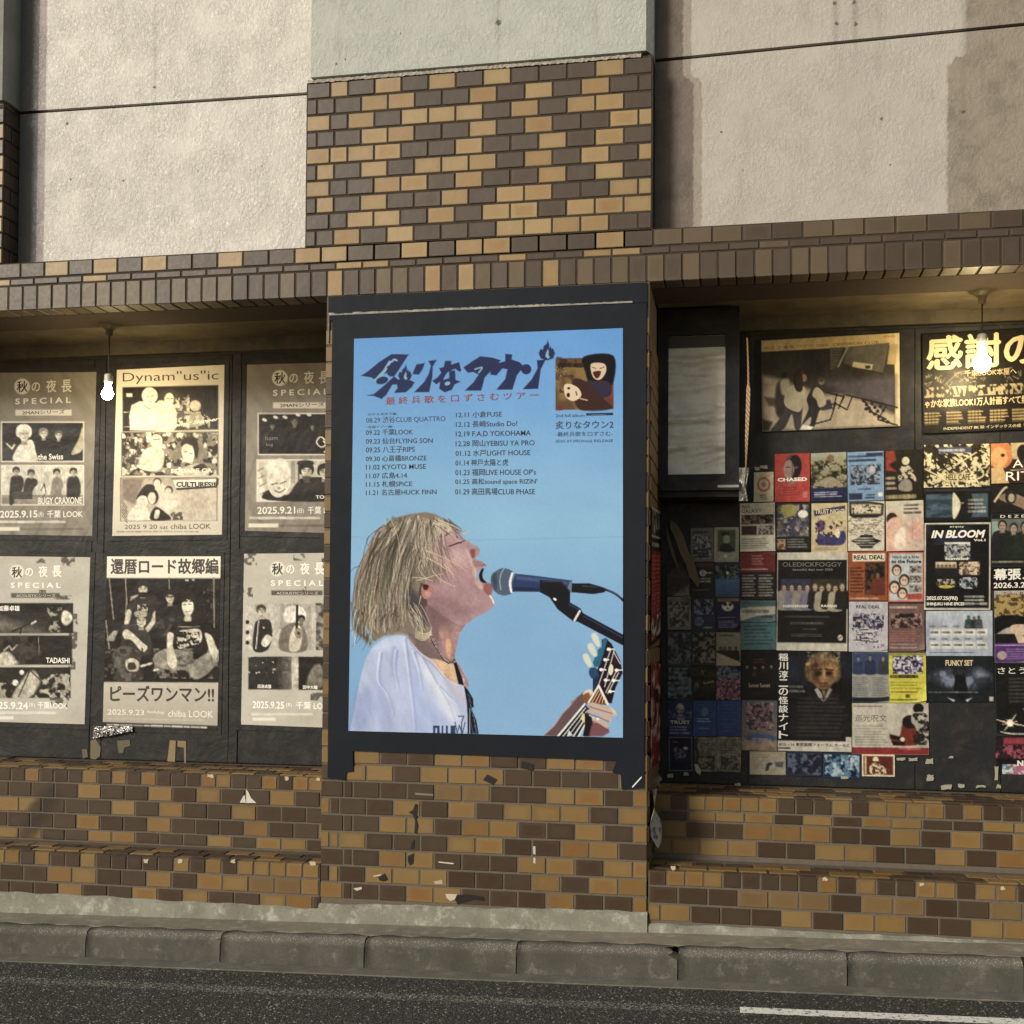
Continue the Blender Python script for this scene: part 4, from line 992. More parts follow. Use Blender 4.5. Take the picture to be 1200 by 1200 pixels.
for p in ([(350, 178), (398, 170), (385, 205), (365, 235), (328, 232)], [(418, 158), (465, 152), (442, 190), (440, 250), (422, 334), (338, 334), (395, 275), (420, 230), (432, 185)],
    [(478, 200), (590, 165), (600, 195), (560, 205), (520, 225), (500, 265), (462, 290), (440, 270), (470, 250), (490, 225)], [(512, 158), (548, 158), (540, 200), (515, 235), (490, 260)], [(580, 185), (608, 205), (595, 220), (572, 205)],
    [(535, 215), (568, 212), (570, 265), (600, 275), (565, 290), (550, 320), (510, 335), (478, 315), (485, 270), (535, 255)],
    [(615, 195), (665, 160), (710, 132), (780, 140), (825, 155), (790, 195), (735, 250), (715, 325), (622, 325), (670, 280), (700, 235), (670, 220), (640, 225)],
    [(850, 118), (890, 122), (885, 150), (930, 165), (955, 190), (915, 240), (890, 320), (800, 320), (850, 260), (862, 205), (835, 200), (800, 240), (765, 235), (775, 180), (850, 160)],
    [(1028, 155), (1078, 150), (1050, 205), (1035, 315), (948, 318), (1000, 260), (1032, 200)]):
    S.poly(L(p), nv)
S.ell(*L([(525, 285)])[0], 3.4, 2.2, bl, -15); S.line(L([(680, 205), (720, 195), (700, 225)]), 1.6, bl, sm=True); S.ell(*L([(968, 205)])[0], 6.0, 6.0, nv); S.line(L([(600, 185), (612, 230)]), 1.1, bl)
# album picture: plain generic drawing of two figures on brown
S.rect(651, 420, 719, 480.5, (.36, .27, .19), -.02); S.tex(651, 418, 719, 481, (.60, .50, .30), 22, .55, .2, .6, 3); S.tex(651, 440, 719, 481, (.42, .17, .14), 16, .55, .2, .7, 9); S.tex(651, 418, 719, 481, (.12, .08, .08), 9, .62, .1, .6, 6)
S.poly([(684, 418), (719, 417), (718, 450), (706, 446), (692, 450), (686, 436)], (.05, .05, .06), sm=True, soft=.8)
S.poly([(692, 428), (699, 425), (709, 427), (710, 436), (703, 445), (695, 442)], (.80, .74, .64), sm=True); S.poly([(695, 436), (704, 435), (702, 442), (698, 443)], (.30, .10, .10), sm=True)
S.line([(694, 430), (698, 432)], .8, (.1, .08, .08)); S.line([(703, 432), (708, 430)], .8, (.1, .08, .08))
S.poly([(688, 446), (700, 447), (714, 448), (716, 462), (704, 466), (690, 458)], (.18, .15, .24), sm=True)
S.poly([(672, 444), (688, 448), (706, 466), (717, 479), (680, 480), (672, 462)], (.22, .13, .12), sm=True, soft=1)
S.poly([(661, 452), (668, 450), (678, 455), (681, 464), (672, 470), (663, 465)], (.84, .78, .68), sm=True); S.ell(666, 463, 2.0, 2.6, (.1, .07, .07)); S.ell(666.5, 455, 1.8, 1.4, (.12, .09, .09)); S.line([(675, 459), (676, 463)], 1.4, (.3, .1, .1)); S.line([(680, 467), (688, 469)], 1.6, (.7, .6, .5))
for i in range(9): a = i/9*6.28; S.line([(656+1.5*math.cos(a), 435+1.5*math.sin(a)), (656+7*math.cos(a), 435+6*math.sin(a))], .6, (.72, .62, .4), .7)
S.dashes(656, 424, 684, 432, 1, (.12, .09, .07), .9, .8, 3, 5)
S.rect(687, 484.2, 718.5, 487.2, (.12, .16, .26), -.02); S.dashes(689, 484.6, 717, 487, 1, (.5, .6, .7), .7, .4, 2, 9)
S.line([(410, 629), (560, 633), (730, 629)], .7, (.42, .58, .68), .5)
w = S.win(400, 585, 560, 868); c = S.C[w]; X_, Y_ = S.X[w], S.Yc[w]
warm = (c[..., 0]-c[..., 2] > .02); pale = (c.mean(-1) > .48) & (c[..., 2]-c[..., 0] < .24) & (Y_ > 740)
n1_ = vnoise(X_, Y_, 2.2, 31, 3)-.5; n2_ = vnoise(X_*1.2-Y_*.35, Y_*.5, 9, 37, 3)-.5
S.C[w] = np.clip(c*(1+(warm*(n1_*.16+n2_*.16)+pale*(.10+n2_*.15+n1_*.04))[..., None]), 0, 1)
S.grain(.04, 11, 1.1)
big_sheet = S.build('printed_sheet', M_BIG, big, 1.0)
YI = YP-.0006
k = Ink(YI)
sl1 = -.030
k.t('08.29 渋谷CLUB QUATTRO', 429, 488.5, 522, 496.5, -.022)
for s_, y, x1 in (('09.22 千葉LOOK', 503, 484), ('09.23 仙台FLYING SON', 513.3, 507), ('09.25 八王子RIPS', 523.6, 486), ('09.30 心斎橋BRONZE', 533.8, 500), ('11.02 KYOTO MUSE', 543.8, 499), ('11.07 広島4.14', 553.9, 477), ('11.15 札幌SPiCE', 563.8, 483), ('11.21 名古屋HUCK FINN', 573.6, 511.5)):
    la = all(ord(ch) < 128 for ch in s_); k.t(s_, 428.7, y+(.9 if la else 0), x1, y+(6.6 if la else 7.3), -.014, .012)
for i, (s_, x1) in enumerate((('12.11 小倉FUSE', 588), ('12.12 長崎Studio Do!', 606), ('12.19 F.A.D YOKOHAMA', 622), ('12.28 岡山YEBISU YA PRO', 626.5), ('01.12 水戸LIGHT HOUSE', 621.5), ('01.14 神戸太陽と虎', 595.5), ('01.23 福岡LIVE HOUSE OP\'s', 628), ('01.25 高松sound space RIZIN\'', 629.5), ('01.29 高田馬場CLUB PHASE', 627))):
    la = all(ord(ch) < 128 for ch in s_); k.t(s_, 534.3-i*.12, 482.3+i*11.2+(.9 if la else 0), x1, 489.8+i*11.3-(.7 if la else 0), -.020+i*.0022, .012)
k.t('-おかる兵天下編-', 429.5, 484.0, 466, 487.0, -.02); k.t('-全国ツアー編-', 429.5, 498.8, 461, 501.8, -.02)
k.t('2nd full album', 651, 485.2, 685, 489, -.015); k.t('炙りなタウン2', 651, 493.6, 719, 503, -.015, .012); k.t('-最終兵歌を口ずさむ-', 651, 506.2, 718, 511.6, -.012); k.t('2025.07.09(Wed) RELEASE', 651, 515.5, 718.5, 519.6, -.010)
k.build(big, (.10, .14, .24))
k = Ink(YI); k.t('最 終 兵 歌 を 口 ず さ む ツ ア ー', 452, 465.5, 631, 474.5, -.040, .012); k.build(big, (.50, .16, .16))
# ------------------------------------------------------------------ left notice board with the gig posters
def board(x0, x1, z0, z1, lab, seams, tilt=0.):
    e = empty('notice_board', ((x0+x1)/2, YB, z0), lab, 'notice board')
    m = MB(); m.box(x0, x1, YB+.004, YB+.02, z0, z1); _rel(m, 'board_panel', M_BLK, e, False)
    xs = [x0]+seams+[x1]
    for i, (a, b) in enumerate(zip(xs[:-1], xs[1:])):
        m = MB(); yy = YB-.0008*(i % 2)-.001; n = 12
        for k in range(n+1):
            z = z0+.001+(z1-.012-rnd.uniform(0, .004)-z0)*k/n
            m.v += [(a+.002+rnd.uniform(-.0015, .0015), yy, z), (b-.002+rnd.uniform(-.0015, .0015), yy-.001, z), (a+.002, YB+.0045, z), (b-.002, YB+.0045, z)]
        for k in range(n):
            q = k*4; m.f += [(q, q+1, q+5, q+4), (q+2, q, q+4, q+6), (q+1, q+3, q+7, q+5)]
        q = n*4; m.f.append((q, q+1, q+3, q+2))
        _rel(m, 'plastic_sheet', M_BLK, e, False)
    return e
def sx(x, y=640): return float(at(x, y, YB)[0])
# strip of painted wall above and below the boards
tw = NT('recess_wall_paint', .6, .3); tw.col(tw.mix(tw.ss(tw.noise(8, 5, .7), .4, .65), (.085, .072, .048), (.05, .044, .034))); tw.bump(tw.noise(18, 5), .5, .006)
for x0, x1 in ((XL, XP0), (XP1, XR)):
    m = MB(); m.box(x0, x1, YB+.0205, .799, -3.04+ZR, BB+.012); tag(m.build('recess_wall', tw.m), kind='structure')
board_l = board(XL+.01, XP0+.02, -3.008+ZR, -.99+ZR, 'black plastic covered notice board behind the six black and white gig posters',
                [sx(108), sx(122), sx(270), sx(281)])
YF = YB-.006
def lettering(parent, col, items, Y, **kw):
    k = Ink(Y)
    for it in items: k.t(*it, **kw)
    return k.build(parent, col)
W_ = (.86, .85, .80); K_ = (.07, .065, .06); G1 = (.42, .41, .38)
def gig(q, lab, bg, name='gig_poster', step=1., grow=.026, mat=None, cat='poster', group='gig posters on the left board'):
    e = empty(name, tuple(at((q[2][0]+q[3][0])/2, (q[2][1]+q[3][1])/2, YF)), lab, cat, group)
    backing(q, YF+.001, grow, e, M_BLK, 'backing_sheet', .003)
    return e, Sheet(q, YF, bg, step)
def person(S, cx, cy, r, body, skin, hairc, pts, k=1.):
    "painted head at cx, cy and a body outline"
    if pts: S.poly(pts, body, sm=True, soft=.7)
    S.poly([(cx-r*.3, cy+r*.5), (cx+r*.35, cy+r*.5), (cx+r*.45, cy+r*1.5), (cx-r*.4, cy+r*1.5)], tuple(x*.72 for x in skin))
    S.poly([(cx-r, cy+r*.2), (cx-r*.95, cy-r*.7), (cx-r*.3, cy-r*1.2), (cx+r*.45, cy-r*1.15), (cx+r, cy-r*.6), (cx+r*.98, cy+r*.15), (cx+r*.6, cy+r*.5), (cx-r*.6, cy+r*.5)], hairc, sm=True)
    S.poly([(cx-r*.62, cy-r*.30), (cx-r*.1, cy-r*.52), (cx+r*.4, cy-r*.38), (cx+r*.68, cy-r*.1), (cx+r*.62, cy+r*.5), (cx+r*.3, cy+r*.92), (cx-r*.1, cy+r*1.0), (cx-r*.5, cy+r*.62), (cx-r*.68, cy+r*.1)], skin, sm=True)
    S.poly([(cx+r*.2, cy-r*.3), (cx+r*.68, cy), (cx+r*.55, cy+r*.6), (cx+r*.25, cy+r*.9)], tuple(x*.8 for x in skin), sm=True, soft=r*.2, al=.7)
    d = tuple(x*.45 for x in skin)
    S.line([(cx-r*.42, cy-r*.02), (cx-r*.1, cy+r*.02)], r*.2, d, .6); S.line([(cx+r*.2, cy+r*.02), (cx+r*.5, cy-r*.02)], r*.2, d, .6)
    S.line([(cx-r*.45, cy-r*.2), (cx-r*.08, cy-r*.22)], r*.1, hairc, .6); S.line([(cx+r*.18, cy-r*.22), (cx+r*.52, cy-r*.2)], r*.1, hairc, .6)
    S.line([(cx-r*.12, cy+r*.6), (cx+r*.2, cy+r*.6)], r*.14, d, .6); S.poly([(cx+r*.02, cy), (cx+r*.16, cy+r*.35), (cx-r*.02, cy+r*.36)], d, al=.4)
    S.poly([(cx-r*.85, cy-r*.9), (cx-r*.2, cy-r*1.1), (cx+r*.8, cy-r*.8), (cx+r*.7, cy-r*.35), (cx+r*.1, cy-r*.5), (cx-r*.4, cy-r*.3), (cx-r*.75, cy-r*.2)], hairc, sm=True, soft=r*.12)
def aki(q, c, lab, dark, s=1.):
    bg = (.52, .50, .46) if dark else (.74, .73, .69)
    e, S = gig(q, lab, bg); cx, cy = c
    x0, x1 = min(p[0] for p in q), max(p[0] for p in q); y0, y1 = min(p[1] for p in q), max(p[1] for p in q)
    if dark:
        for i in range(16): S.line([(x0-20+i*14, y1+10), (x0+30+i*16, y0+60+i*3)], 3, (.60, .58, .54) if i % 2 else (.36, .34, .32), .3, soft=2)
        n = vnoise(S.X-S.Yc*.5, S.Yc*.3, 9, 4, 2)[..., None]-.5; S.C += n*.10
    else:
        n = vnoise(S.X, S.Yc, 30, 4, 3)[..., None]-.5; S.C += n*.08
        for (ax, ay, w, h) in ((26, -14, 14, 8), (60, -10, 16, 20), (66, 70, 10, 42), (64, 100, 9, 30), (30, 24, 8, 6), (54, 30, 20, 5), (50, 150, 22, 18), (-34, -16, 20, 24), (-36, 28, 14, 12), (44, 122, 12, 10)):
            S.tex(cx+ax-w/2, cy+ay-h/2, cx+ax+w/2, cy+ay+h/2, (.22, .21, .20), 4.5, .53, .12, .75, int(ax+cx), 3)
    S.ell(cx, cy, 9.3*s, 9.3*s, (.90, .89, .84))
    white = [('の', cx+11*s, cy-5*s, cx+21*s, cy+6*s), ('夜', cx+28*s, cy-8*s, cx+40*s, cy+7*s), ('長', cx+46*s, cy-8*s, cx+58*s, cy+7*s), ('S P E C I A L', cx-8*s, cy+14*s, cx+57*s, cy+21*s)]
    return e, S, white
pal_p = (.86, .84, .78)
# top left
e1, S, wh = aki([(-24, 437), (113, 436), (108, 628), (-28, 626)], (26, 453), 'dark grey gig poster at the far left with two band photos, dated 2025.9.15', True)
S.rect(18, 480, 84, 487, (.85, .83, .78)); S.rect(1, 494, 98.6, 541.5, (.9, .88, .83)); S.rect(2.5, 495.5, 97.2, 540, K_)
S.poly([(16, 540), (20, 525), (28, 518), (38, 516), (42, 530), (43, 540)], (.88, .86, .8), sm=True); person(S, 28, 508, 9, pal_p, (.84, .82, .76), (.92, .9, .84), None)
person(S, 51, 508, 5.5, pal_p, (.8, .78, .72), (.5, .48, .44), None); person(S, 68.5, 510, 5, pal_p, (.78, .76, .7), (.3, .28, .25), None)
S.poly([(97, 500), (92, 515), (84, 530), (86, 533), (97, 526)], (.7, .68, .6), sm=True); S.line([(8, 520), (14, 526), (17, 521)], 2, (.8, .78, .7))
S.rect(1, 544.8, 98.6, 592.3, (.9, .88, .83)); S.rect(2, 546, 97.2, 591, (.80, .79, .74)); S.rect(2, 580, 97.2, 591, (.55, .53, .49)); S.tex(2, 546, 97, 560, (.9, .9, .86), 8, .5, .3, .5)
for cx, cy, pts, b in ((19, 552, [(11, 590), (12, 565), (15, 558), (25, 558), (28, 566), (24, 578), (17, 580), (16, 590)], (.14, .13, .12)), (36.5, 555, [(27, 578), (30, 562), (36, 560), (43, 562), (44, 567), (40, 572), (36, 580), (30, 580)], (.16, .15, .14)), (66.5, 554, [(60, 588), (61, 565), (64, 560), (70, 560), (74, 567), (72, 578), (78, 588)], (.52, .5, .46)), (86, 553, [(78, 580), (79, 562), (84, 558), (90, 558), (94, 566), (94, 580), (88, 588), (80, 583)], (.15, .14, .13))):
    person(S, cx, cy, 4.2, b, (.72, .7, .64), (.2, .19, .17), pts)
S.rect(15, 576, 38, 585, (.25, .24, .22)); S.line([(48, 575), (52, 567), (54, 578), (48, 585)], 1.4, (.3, .28, .26))
S.grit(2.5, 495.5, 97.2, 540, 0.070, 5, 2); S.grit(2, 546, 97.2, 591, 0.070, 5, 4)
S.rect(-24, 617.6, 23, 622, (.88, .86, .8)); S.dashes(25, 617, 104, 623, 1, (.30, .28, .26), .5, .5, 3, 22); S.dashes(-20, 609, 106, 614, 1, (.88, .86, .82), .9, .7, 2, 16)
S.grain(.03); S.build('printed_sheet', M_PRINT, e1)
lettering(e1, (.9, .89, .85), wh+[('the Swiss', 44.5, 532, 74, 539), ('BUGY CRAXONE', 45, 583, 96, 591), ('2025.9.15', 0, 598.5, 44, 607), ('(月)', 45, 600, 51, 606.5), ('千葉 LOOK', 55, 598, 97, 607)], YF-.0005, bold=.02)
lettering(e1, K_, [('秋', 19.5, 446.5, 32.5, 460), ('2MANシリーズ', 26, 481.3, 76, 486)], YF-.0005, bold=.015)
# top right (half hidden by the pier)
e3, S, wh = aki([(289.6, 427.4), (424, 424), (421, 625.5), (287, 622)], (328, 443), 'dark grey gig poster half hidden by the pier, dated 2025.9.21, bald man below', True)
S.rect(320, 471.5, 386, 478.5, (.85, .83, .78)); S.rect(302, 484, 402, 533.3, (.9, .88, .83)); S.rect(303.3, 485.3, 400.5, 532, K_)
for x, y, r in ((319, 499, 3.6), (345, 494, 5), (366, 500, 3.2)): person(S, x, y, r, K_, (.5, .48, .44), (.12, .11, .1), None)
for x, y in ((310, 492), (323, 489), (334, 489), (349, 486), (362, 486)): S.ell(x, y, 3, 1.8, (.9, .88, .84), 20)
S.line([(384, 519), (376, 512), (371, 518), (376, 524), (382, 521), (379, 517)], 1.4, (.9, .88, .84), sm=True); S.line([(384, 526), (380, 530), (386, 531)], 1.2, (.9, .88, .84))
S.rect(300.5, 538.3, 400, 588, (.9, .88, .83)); S.rect(302, 539.5, 398.5, 586.5, (.74, .72, .66))
S.poly([(302, 540), (306, 560), (314, 586), (302, 586)], (.86, .85, .8)); 
for i in range(4): S.line([(302+i, 552+i*9), (309+i*1.5, 548+i*9)], .8, (.3, .28, .26))
S.poly([(313, 586), (315, 574), (336, 580), (346, 568), (356, 560), (390, 562), (398, 586)], (.12, .115, .11), sm=True)
S.ell(327, 560, 14, 23, (.88, .86, .80), 5); S.ell(320, 548, 8, 9, (.95, .94, .9), 0, 3, .7); S.line([(318, 568), (325, 566)], 1.3, (.3, .28, .25)); S.line([(328, 567), (335, 564)], 1.3, (.3, .28, .25)); S.line([(322, 575), (328, 577), (334, 573)], 1.4, (.35, .32, .28), sm=True); S.ell(327, 572, 2, 1.5, (.6, .57, .5))
S.rect(341, 540, 346, 566, (.6, .58, .53)); S.rect(349, 540, 351, 566, (.35, .33, .3))
person(S, 359, 552, 8.5, K_, (.82, .8, .73), (.1, .1, .09), None); S.ell(358, 543, 10, 4, (.12, .12, .11)); S.poly([(354, 558), (364, 558), (362, 566), (356, 566)], (.3, .28, .26))
person(S, 380, 553, 8, K_, (.8, .78, .7), (.12, .11, .1), None)
S.grit(303, 485, 400, 532, 0.060, 5, 2); S.grit(302, 539.5, 398, 586.5, 0.060, 6, 4)
S.rect(291, 613.5, 326, 618, (.88, .86, .8)); S.dashes(328, 613, 396, 619, 1, (.30, .28, .26), .5, .5, 3, 22); S.dashes(293, 604.5, 400, 609.5, 1, (.88, .86, .82), .9, .7, 2, 16)
S.grain(.03); S.build('printed_sheet', M_PRINT, e3)
lettering(e3, (.9, .89, .85), wh+[('2025.9.21', 301.5, 594, 346, 602.5), ('(日)', 348, 596, 356, 602), ('千葉 LOOK', 360.5, 593.5, 402, 602.5), ('TOO', 370, 580.5, 386, 584.5)], YF-.0005, bold=.02)
lettering(e3, K_, [('秋', 321.5, 436.5, 334.5, 450), ('2MANシリーズ', 328, 472.8, 380, 477.5)], YF-.0005, bold=.015)
lettering(e3, (.45, .44, .42), [('ham', 311, 511, 325, 516), ('log', 312, 519, 320, 524)], YF-.0005)
# bottom left
e4, S, wh = aki([(-28, 651.5), (105.8, 653), (99, 848.7), (-36, 845)], (19.8, 670), 'pale mottled poster at lower far left with three stacked stage photos', False, .9)
S.rect(13, 695, 70, 700.5, (.33, .32, .30))
S.rect(-20, 706.7, 85.8, 742, (.10, .10, .095)); S.poly([(-10, 742), (-10, 718), (20, 730), (60, 742)], (.5, .49, .45), soft=6, al=.8); S.line([(15, 740), (42, 727)], 2, (.08, .08, .07)); S.poly([(74, 716), (82, 718), (85, 726), (78, 733), (72, 728)], (.85, .83, .78), sm=True, soft=1); S.tex(55, 712, 72, 741, (.7, .68, .62), 5, .6, .1, .8, 4); S.line([(25, 736), (24, 742)], 2, (.05, .05, .05)); S.line([(37, 731), (42, 728)], 2, (.8, .8, .75))
S.rect(-20, 744.8, 84.4, 779, (.09, .09, .085)); S.poly([(-6, 779), (0, 766), (10, 764), (18, 772), (21, 779)], (.8, .78, .72), sm=True, soft=1.5); S.line([(5, 762), (11, 757), (14, 762), (20, 756)], 1.8, (.7, .68, .62)); S.line([(45, 746), (46, 768)], 1, (.5, .48, .44)); S.tex(0, 745, 50, 779, (.3, .29, .27), 9, .55, .15, .6, 8)
S.rect(-20, 782, 82.7, 818, (.12, .12, .11)); S.poly([(14, 818), (24, 800), (36, 786), (44, 790), (46, 802), (34, 818)], (.72, .70, .64), sm=True, soft=1.5); S.tex(34, 790, 82, 818, (.75, .73, .68), 6, .55, .12, .85, 3); S.ell(25.5, 788, 2.8, 2.8, (.95, .94, .9)); S.ell(18, 800, 3.4, 3.6, (.93, .92, .88)); S.line([(35, 786), (22, 816)], 1.4, (.08, .08, .08)); S.line([(36, 786), (50, 800)], 1.2, (.1, .1, .1)); S.tex(-8, 800, 14, 818, (.8, .78, .7), 5, .55, .12, .7, 6)
S.grit(-20, 706.7, 85.8, 742, 0.100, 6, 1); S.grit(-20, 744.8, 84.4, 779, 0.100, 6, 2); S.grit(-20, 782, 82.7, 818, 0.100, 5, 3)
S.dashes(-20, 832.5, 80, 838, 1, (.9, .89, .86), .8, .7, 5, 15); S.rect(-20, 839.5, 16, 843, (.9, .89, .86))
S.grain(.04); S.build('printed_sheet', M_PRINT, e4)
lettering(e4, (.99, .98, .95), wh+[('加藤卓雄', -2, 709.5, 23, 716), ('TADASHI', 54, 770.5, 81.5, 777), ('2025.9.24', -14, 822, 33, 830.5), ('(水)', 34, 823, 41, 829), ('千葉LOOK', 44, 822, 79, 830.5)], YF-.0005, bold=.02)
lettering(e4, K_, [('秋', 13.5, 664, 26, 677)], YF-.0005, bold=.02); lettering(e4, (.85, .84, .8), [('ACOUSTICシリーズ', 19, 696, 65, 699.6)], YF-.0005)
# bottom right
e6, S, wh = aki([(286, 649), (421, 647.5), (417, 854), (282.5, 849)], (325, 666.7), 'pale mottled poster half hidden by the pier with small portraits, dated 2025.9.25', False, .95)
S.rect(318, 692, 378, 697.5, (.33, .32, .30))
S.rect(288, 707.5, 324.5, 762, (.74, .73, .69)); S.poly([(297, 762), (298, 735), (302, 727), (316, 727), (319, 745), (313, 762)], (.14, .135, .13), sm=True); person(S, 306, 715, 5.5, K_, (.78, .76, .7), (.25, .24, .22), None); S.poly([(312, 744), (319, 748), (312, 758), (306, 754)], (.85, .83, .78), sm=True); S.line([(303, 728), (300, 760)], 1.2, (.85, .83, .8)); S.ell(309, 735.5, 1.2, 1.2, (.8, .8, .75))
for i in range(6): S.ell(290+(i % 2)*3, 729+i*6, 2.2, 2.5, (.1, .1, .1) if i % 2 == 0 else (.85, .84, .8))
S.rect(328, 707.5, 365, 762, (.66, .65, .61)); S.poly([(334, 728), (334, 714), (342, 710), (356, 713), (357, 728)], (.90, .89, .86), sm=True); S.poly([(329, 762), (329, 740), (342, 730), (356, 735), (359, 762)], (.45, .43, .40), sm=True); S.poly([(339, 762), (340, 745), (346, 733), (353, 736), (354, 748), (350, 762)], (.80, .78, .72), sm=True); person(S, 353, 726, 4.5, K_, (.5, .48, .44), (.1, .1, .1), None); S.line([(348.5, 710), (347.5, 742)], 3, (.12, .11, .1)); S.ell(350, 742, 5, 6, (.55, .52, .46)); S.ell(350, 742, 1.5, 1.5, (.1, .1, .1))
S.rect(370, 707.5, 400, 762, (.6, .59, .56)); S.tex(370, 707, 384, 762, (.2, .2, .18), 6, .5, .2, .8)
S.rect(291, 769.6, 341.5, 808, (.16, .155, .15)); S.tex(291, 769, 341, 790, (.8, .78, .72), 4, .70, .06, .8, 6); S.grad(325, 770, 341.5, 808, (.2, .2, .19), (.5, .49, .46), False, .8); S.rect(349.8, 769.6, 400, 808.5, (.09, .09, .085)); S.poly([(360, 806), (361, 792), (368, 780), (376, 779), (380, 792), (376, 806)], (.45, .44, .40), sm=True, soft=1.5)
S.grit(288, 707, 400, 762, 0.070, 5, 3); S.grit(291, 769, 400, 808, 0.100, 6, 5)
S.dashes(296, 834.5, 378, 839.5, 1, (.9, .89, .86), .8, .7, 5, 15); S.rect(296, 841, 323, 844.5, (.9, .89, .86))
S.grain(.04); S.build('printed_sheet', M_PRINT, e6)
lettering(e6, (.99, .98, .95), wh+[('2025.9.25', 296, 821.5, 333, 830), ('(木)', 335, 823, 342, 829), ('千葉 LOOK', 347, 822, 392, 831), ('田淵貞喜', 302, 802, 318, 806.5), ('田中大輔', 355, 803, 372, 807.5)], YF-.0005, bold=.02)
lettering(e6, K_, [('秋', 318.5, 660, 331.5, 673.5)], YF-.0005, bold=.02); lettering(e6, (.85, .84, .8), [('ACOUSTICシリーズ', 324, 693, 373, 696.8)], YF-.0005)
# middle top
e2, S = gig([(137, 433.5), (263, 427.5), (260, 626.5), (131.5, 628)], 'cream gig poster beside the left bulb with three band photos and the CULTURES!! name box', (.82, .80, .74))
D8 = T(5.455, 90, 420)
def panel(x0, y0, x1, y1, sl, c): S.rect(x0-1, y0-1, x1+1, y1+1, (.3, .28, .25), sl); S.rect(x0, y0, x1, y1, c, sl)
panel(144.4, 454.6, 255, 505, -.022, (.11, .10, .10))
S.poly(D8([(340, 460), (335, 370), (350, 300), (400, 275), (470, 270), (520, 290), (560, 330), (545, 460)]), (.84, .82, .75), sm=False, soft=.8); S.poly(D8([(510, 290), (560, 270), (620, 300), (640, 380), (620, 460), (500, 460)]), (.80, .78, .71), sm=True)
S.ell(*D8([(466, 238)])[0], 9.2, 9.8, (.86, .84, .78)); S.ell(*D8([(466, 248)])[0], 6.6, 8, (.90, .88, .80)); S.line(D8([(440, 240), (458, 243)]), 1.1, (.3, .28, .25)); S.line(D8([(475, 243), (492, 238)]), 1.1, (.3, .28, .25)); S.line(D8([(458, 275), (478, 274)]), 1, (.4, .35, .3)); S.line(D8([(430, 300), (466, 322), (500, 300)]), .8, (.4, .38, .34), sm=True)
S.ell(*D8([(598, 240)])[0], 7.5, 9.5, (.16, .14, .13), -15); S.ell(*D8([(590, 262)])[0], 5.6, 7.6, (.84, .82, .75), 10); S.line(D8([(575, 255), (588, 257)]), 1, (.3, .28, .25)); S.line(D8([(600, 258), (612, 254)]), 1, (.3, .28, .25))
S.ell(*D8([(760, 290)])[0], 9, 8, (.14, .13, .12)); S.ell(*D8([(757, 303)])[0], 6.6, 6.4, (.78, .75, .68)); S.poly(D8([(700, 440), (715, 370), (740, 345), (790, 350), (810, 420)]), (.62, .60, .54), sm=True)
S.tex(202, 466, 222, 500, (.82, .80, .74), 4, .52, .1, .9, 2); S.tex(216, 482, 246, 503, (.8, .78, .7), 3.5, .55, .1, .8, 5); S.line(D8([(715, 235), (650, 330)]), 1.6, (.5, .48, .42)); S.rect(148, 461, 155, 465, (.86, .85, .8)); S.line(D8([(300, 345), (340, 340)]), .8, (.7, .68, .6)); S.line(D8([(300, 440), (340, 435)]), .8, (.6, .58, .5))
panel(143.2, 507.5, 255, 556.6, -.008, (.50, .48, .43))
S.tex(143, 507, 255, 557, (.16, .14, .13), 5, .55, .08, .95, 31, 3); S.tex(143, 507, 255, 557, (.86, .84, .77), 6, .58, .08, .95, 44, 3); S.tex(143, 514, 175, 545, (.2, .18, .16), 3, .6, .05, .9, 12, 1, 2.5, .5)
S.ell(*D8([(510, 530)])[0], 7, 8.5, (.80, .78, .71)); S.poly(D8([(400, 700), (420, 600), (470, 570), (540, 575), (560, 640), (520, 720)]), (.83, .81, .74), sm=True, soft=.8); S.line(D8([(490, 520), (530, 515)]), 1, (.25, .22, .2))
S.poly(D8([(665, 560), (680, 515), (730, 500), (770, 525), (778, 600), (760, 640), (740, 560), (700, 560)]), (.14, .12, .11), sm=True); S.poly(D8([(668, 580), (700, 545), (740, 570), (750, 620), (735, 660), (710, 668), (680, 640)]), (.88, .86, .79), sm=True); S.line(D8([(690, 600), (705, 596)]), 1, (.3, .28, .25)); S.line(D8([(722, 605), (738, 612)]), 1, (.3, .28, .25))
S.poly(D8([(640, 745), (700, 690), (780, 672), (840, 700), (830, 745)]), (.80, .78, .70), sm=True, soft=.8); S.poly(D8([(740, 700), (800, 672), (835, 700), (800, 720)]), (.2, .18, .16), sm=True)
panel(142, 560.6, 253.8, 609.6, -.004, (.74, .71, .65))
S.grad(142, 560, 254, 610, (.70, .66, .60), (.78, .75, .69)); S.tex(200, 572, 253, 609, (.84, .81, .75), 25, .5, .4, .7, 5, 2); S.poly(D8([(290, 770), (430, 768), (370, 930), (290, 900)]), (.50, .46, .42), soft=1.5)
S.poly(D8([(380, 900), (410, 840), (450, 805), (500, 815), (520, 860), (500, 900), (430, 880)]), (.15, .13, .12), sm=True); S.poly(D8([(500, 800), (540, 790), (600, 850), (640, 920), (620, 980), (540, 990), (510, 900)]), (.86, .84, .78), sm=True)
S.ell(*D8([(515, 790)])[0], 5, 5, (.24, .21, .19)); S.ell(*D8([(514, 800)])[0], 4, 5, (.84, .82, .75)); S.ell(*D8([(588, 842)])[0], 5, 5, (.26, .23, .2)); S.ell(*D8([(584, 852)])[0], 3.8, 4.6, (.84, .82, .75)); S.ell(*D8([(485, 885)])[0], 7, 9, (.16, .14, .13)); S.ell(*D8([(480, 893)])[0], 4.8, 7, (.84, .82, .75))
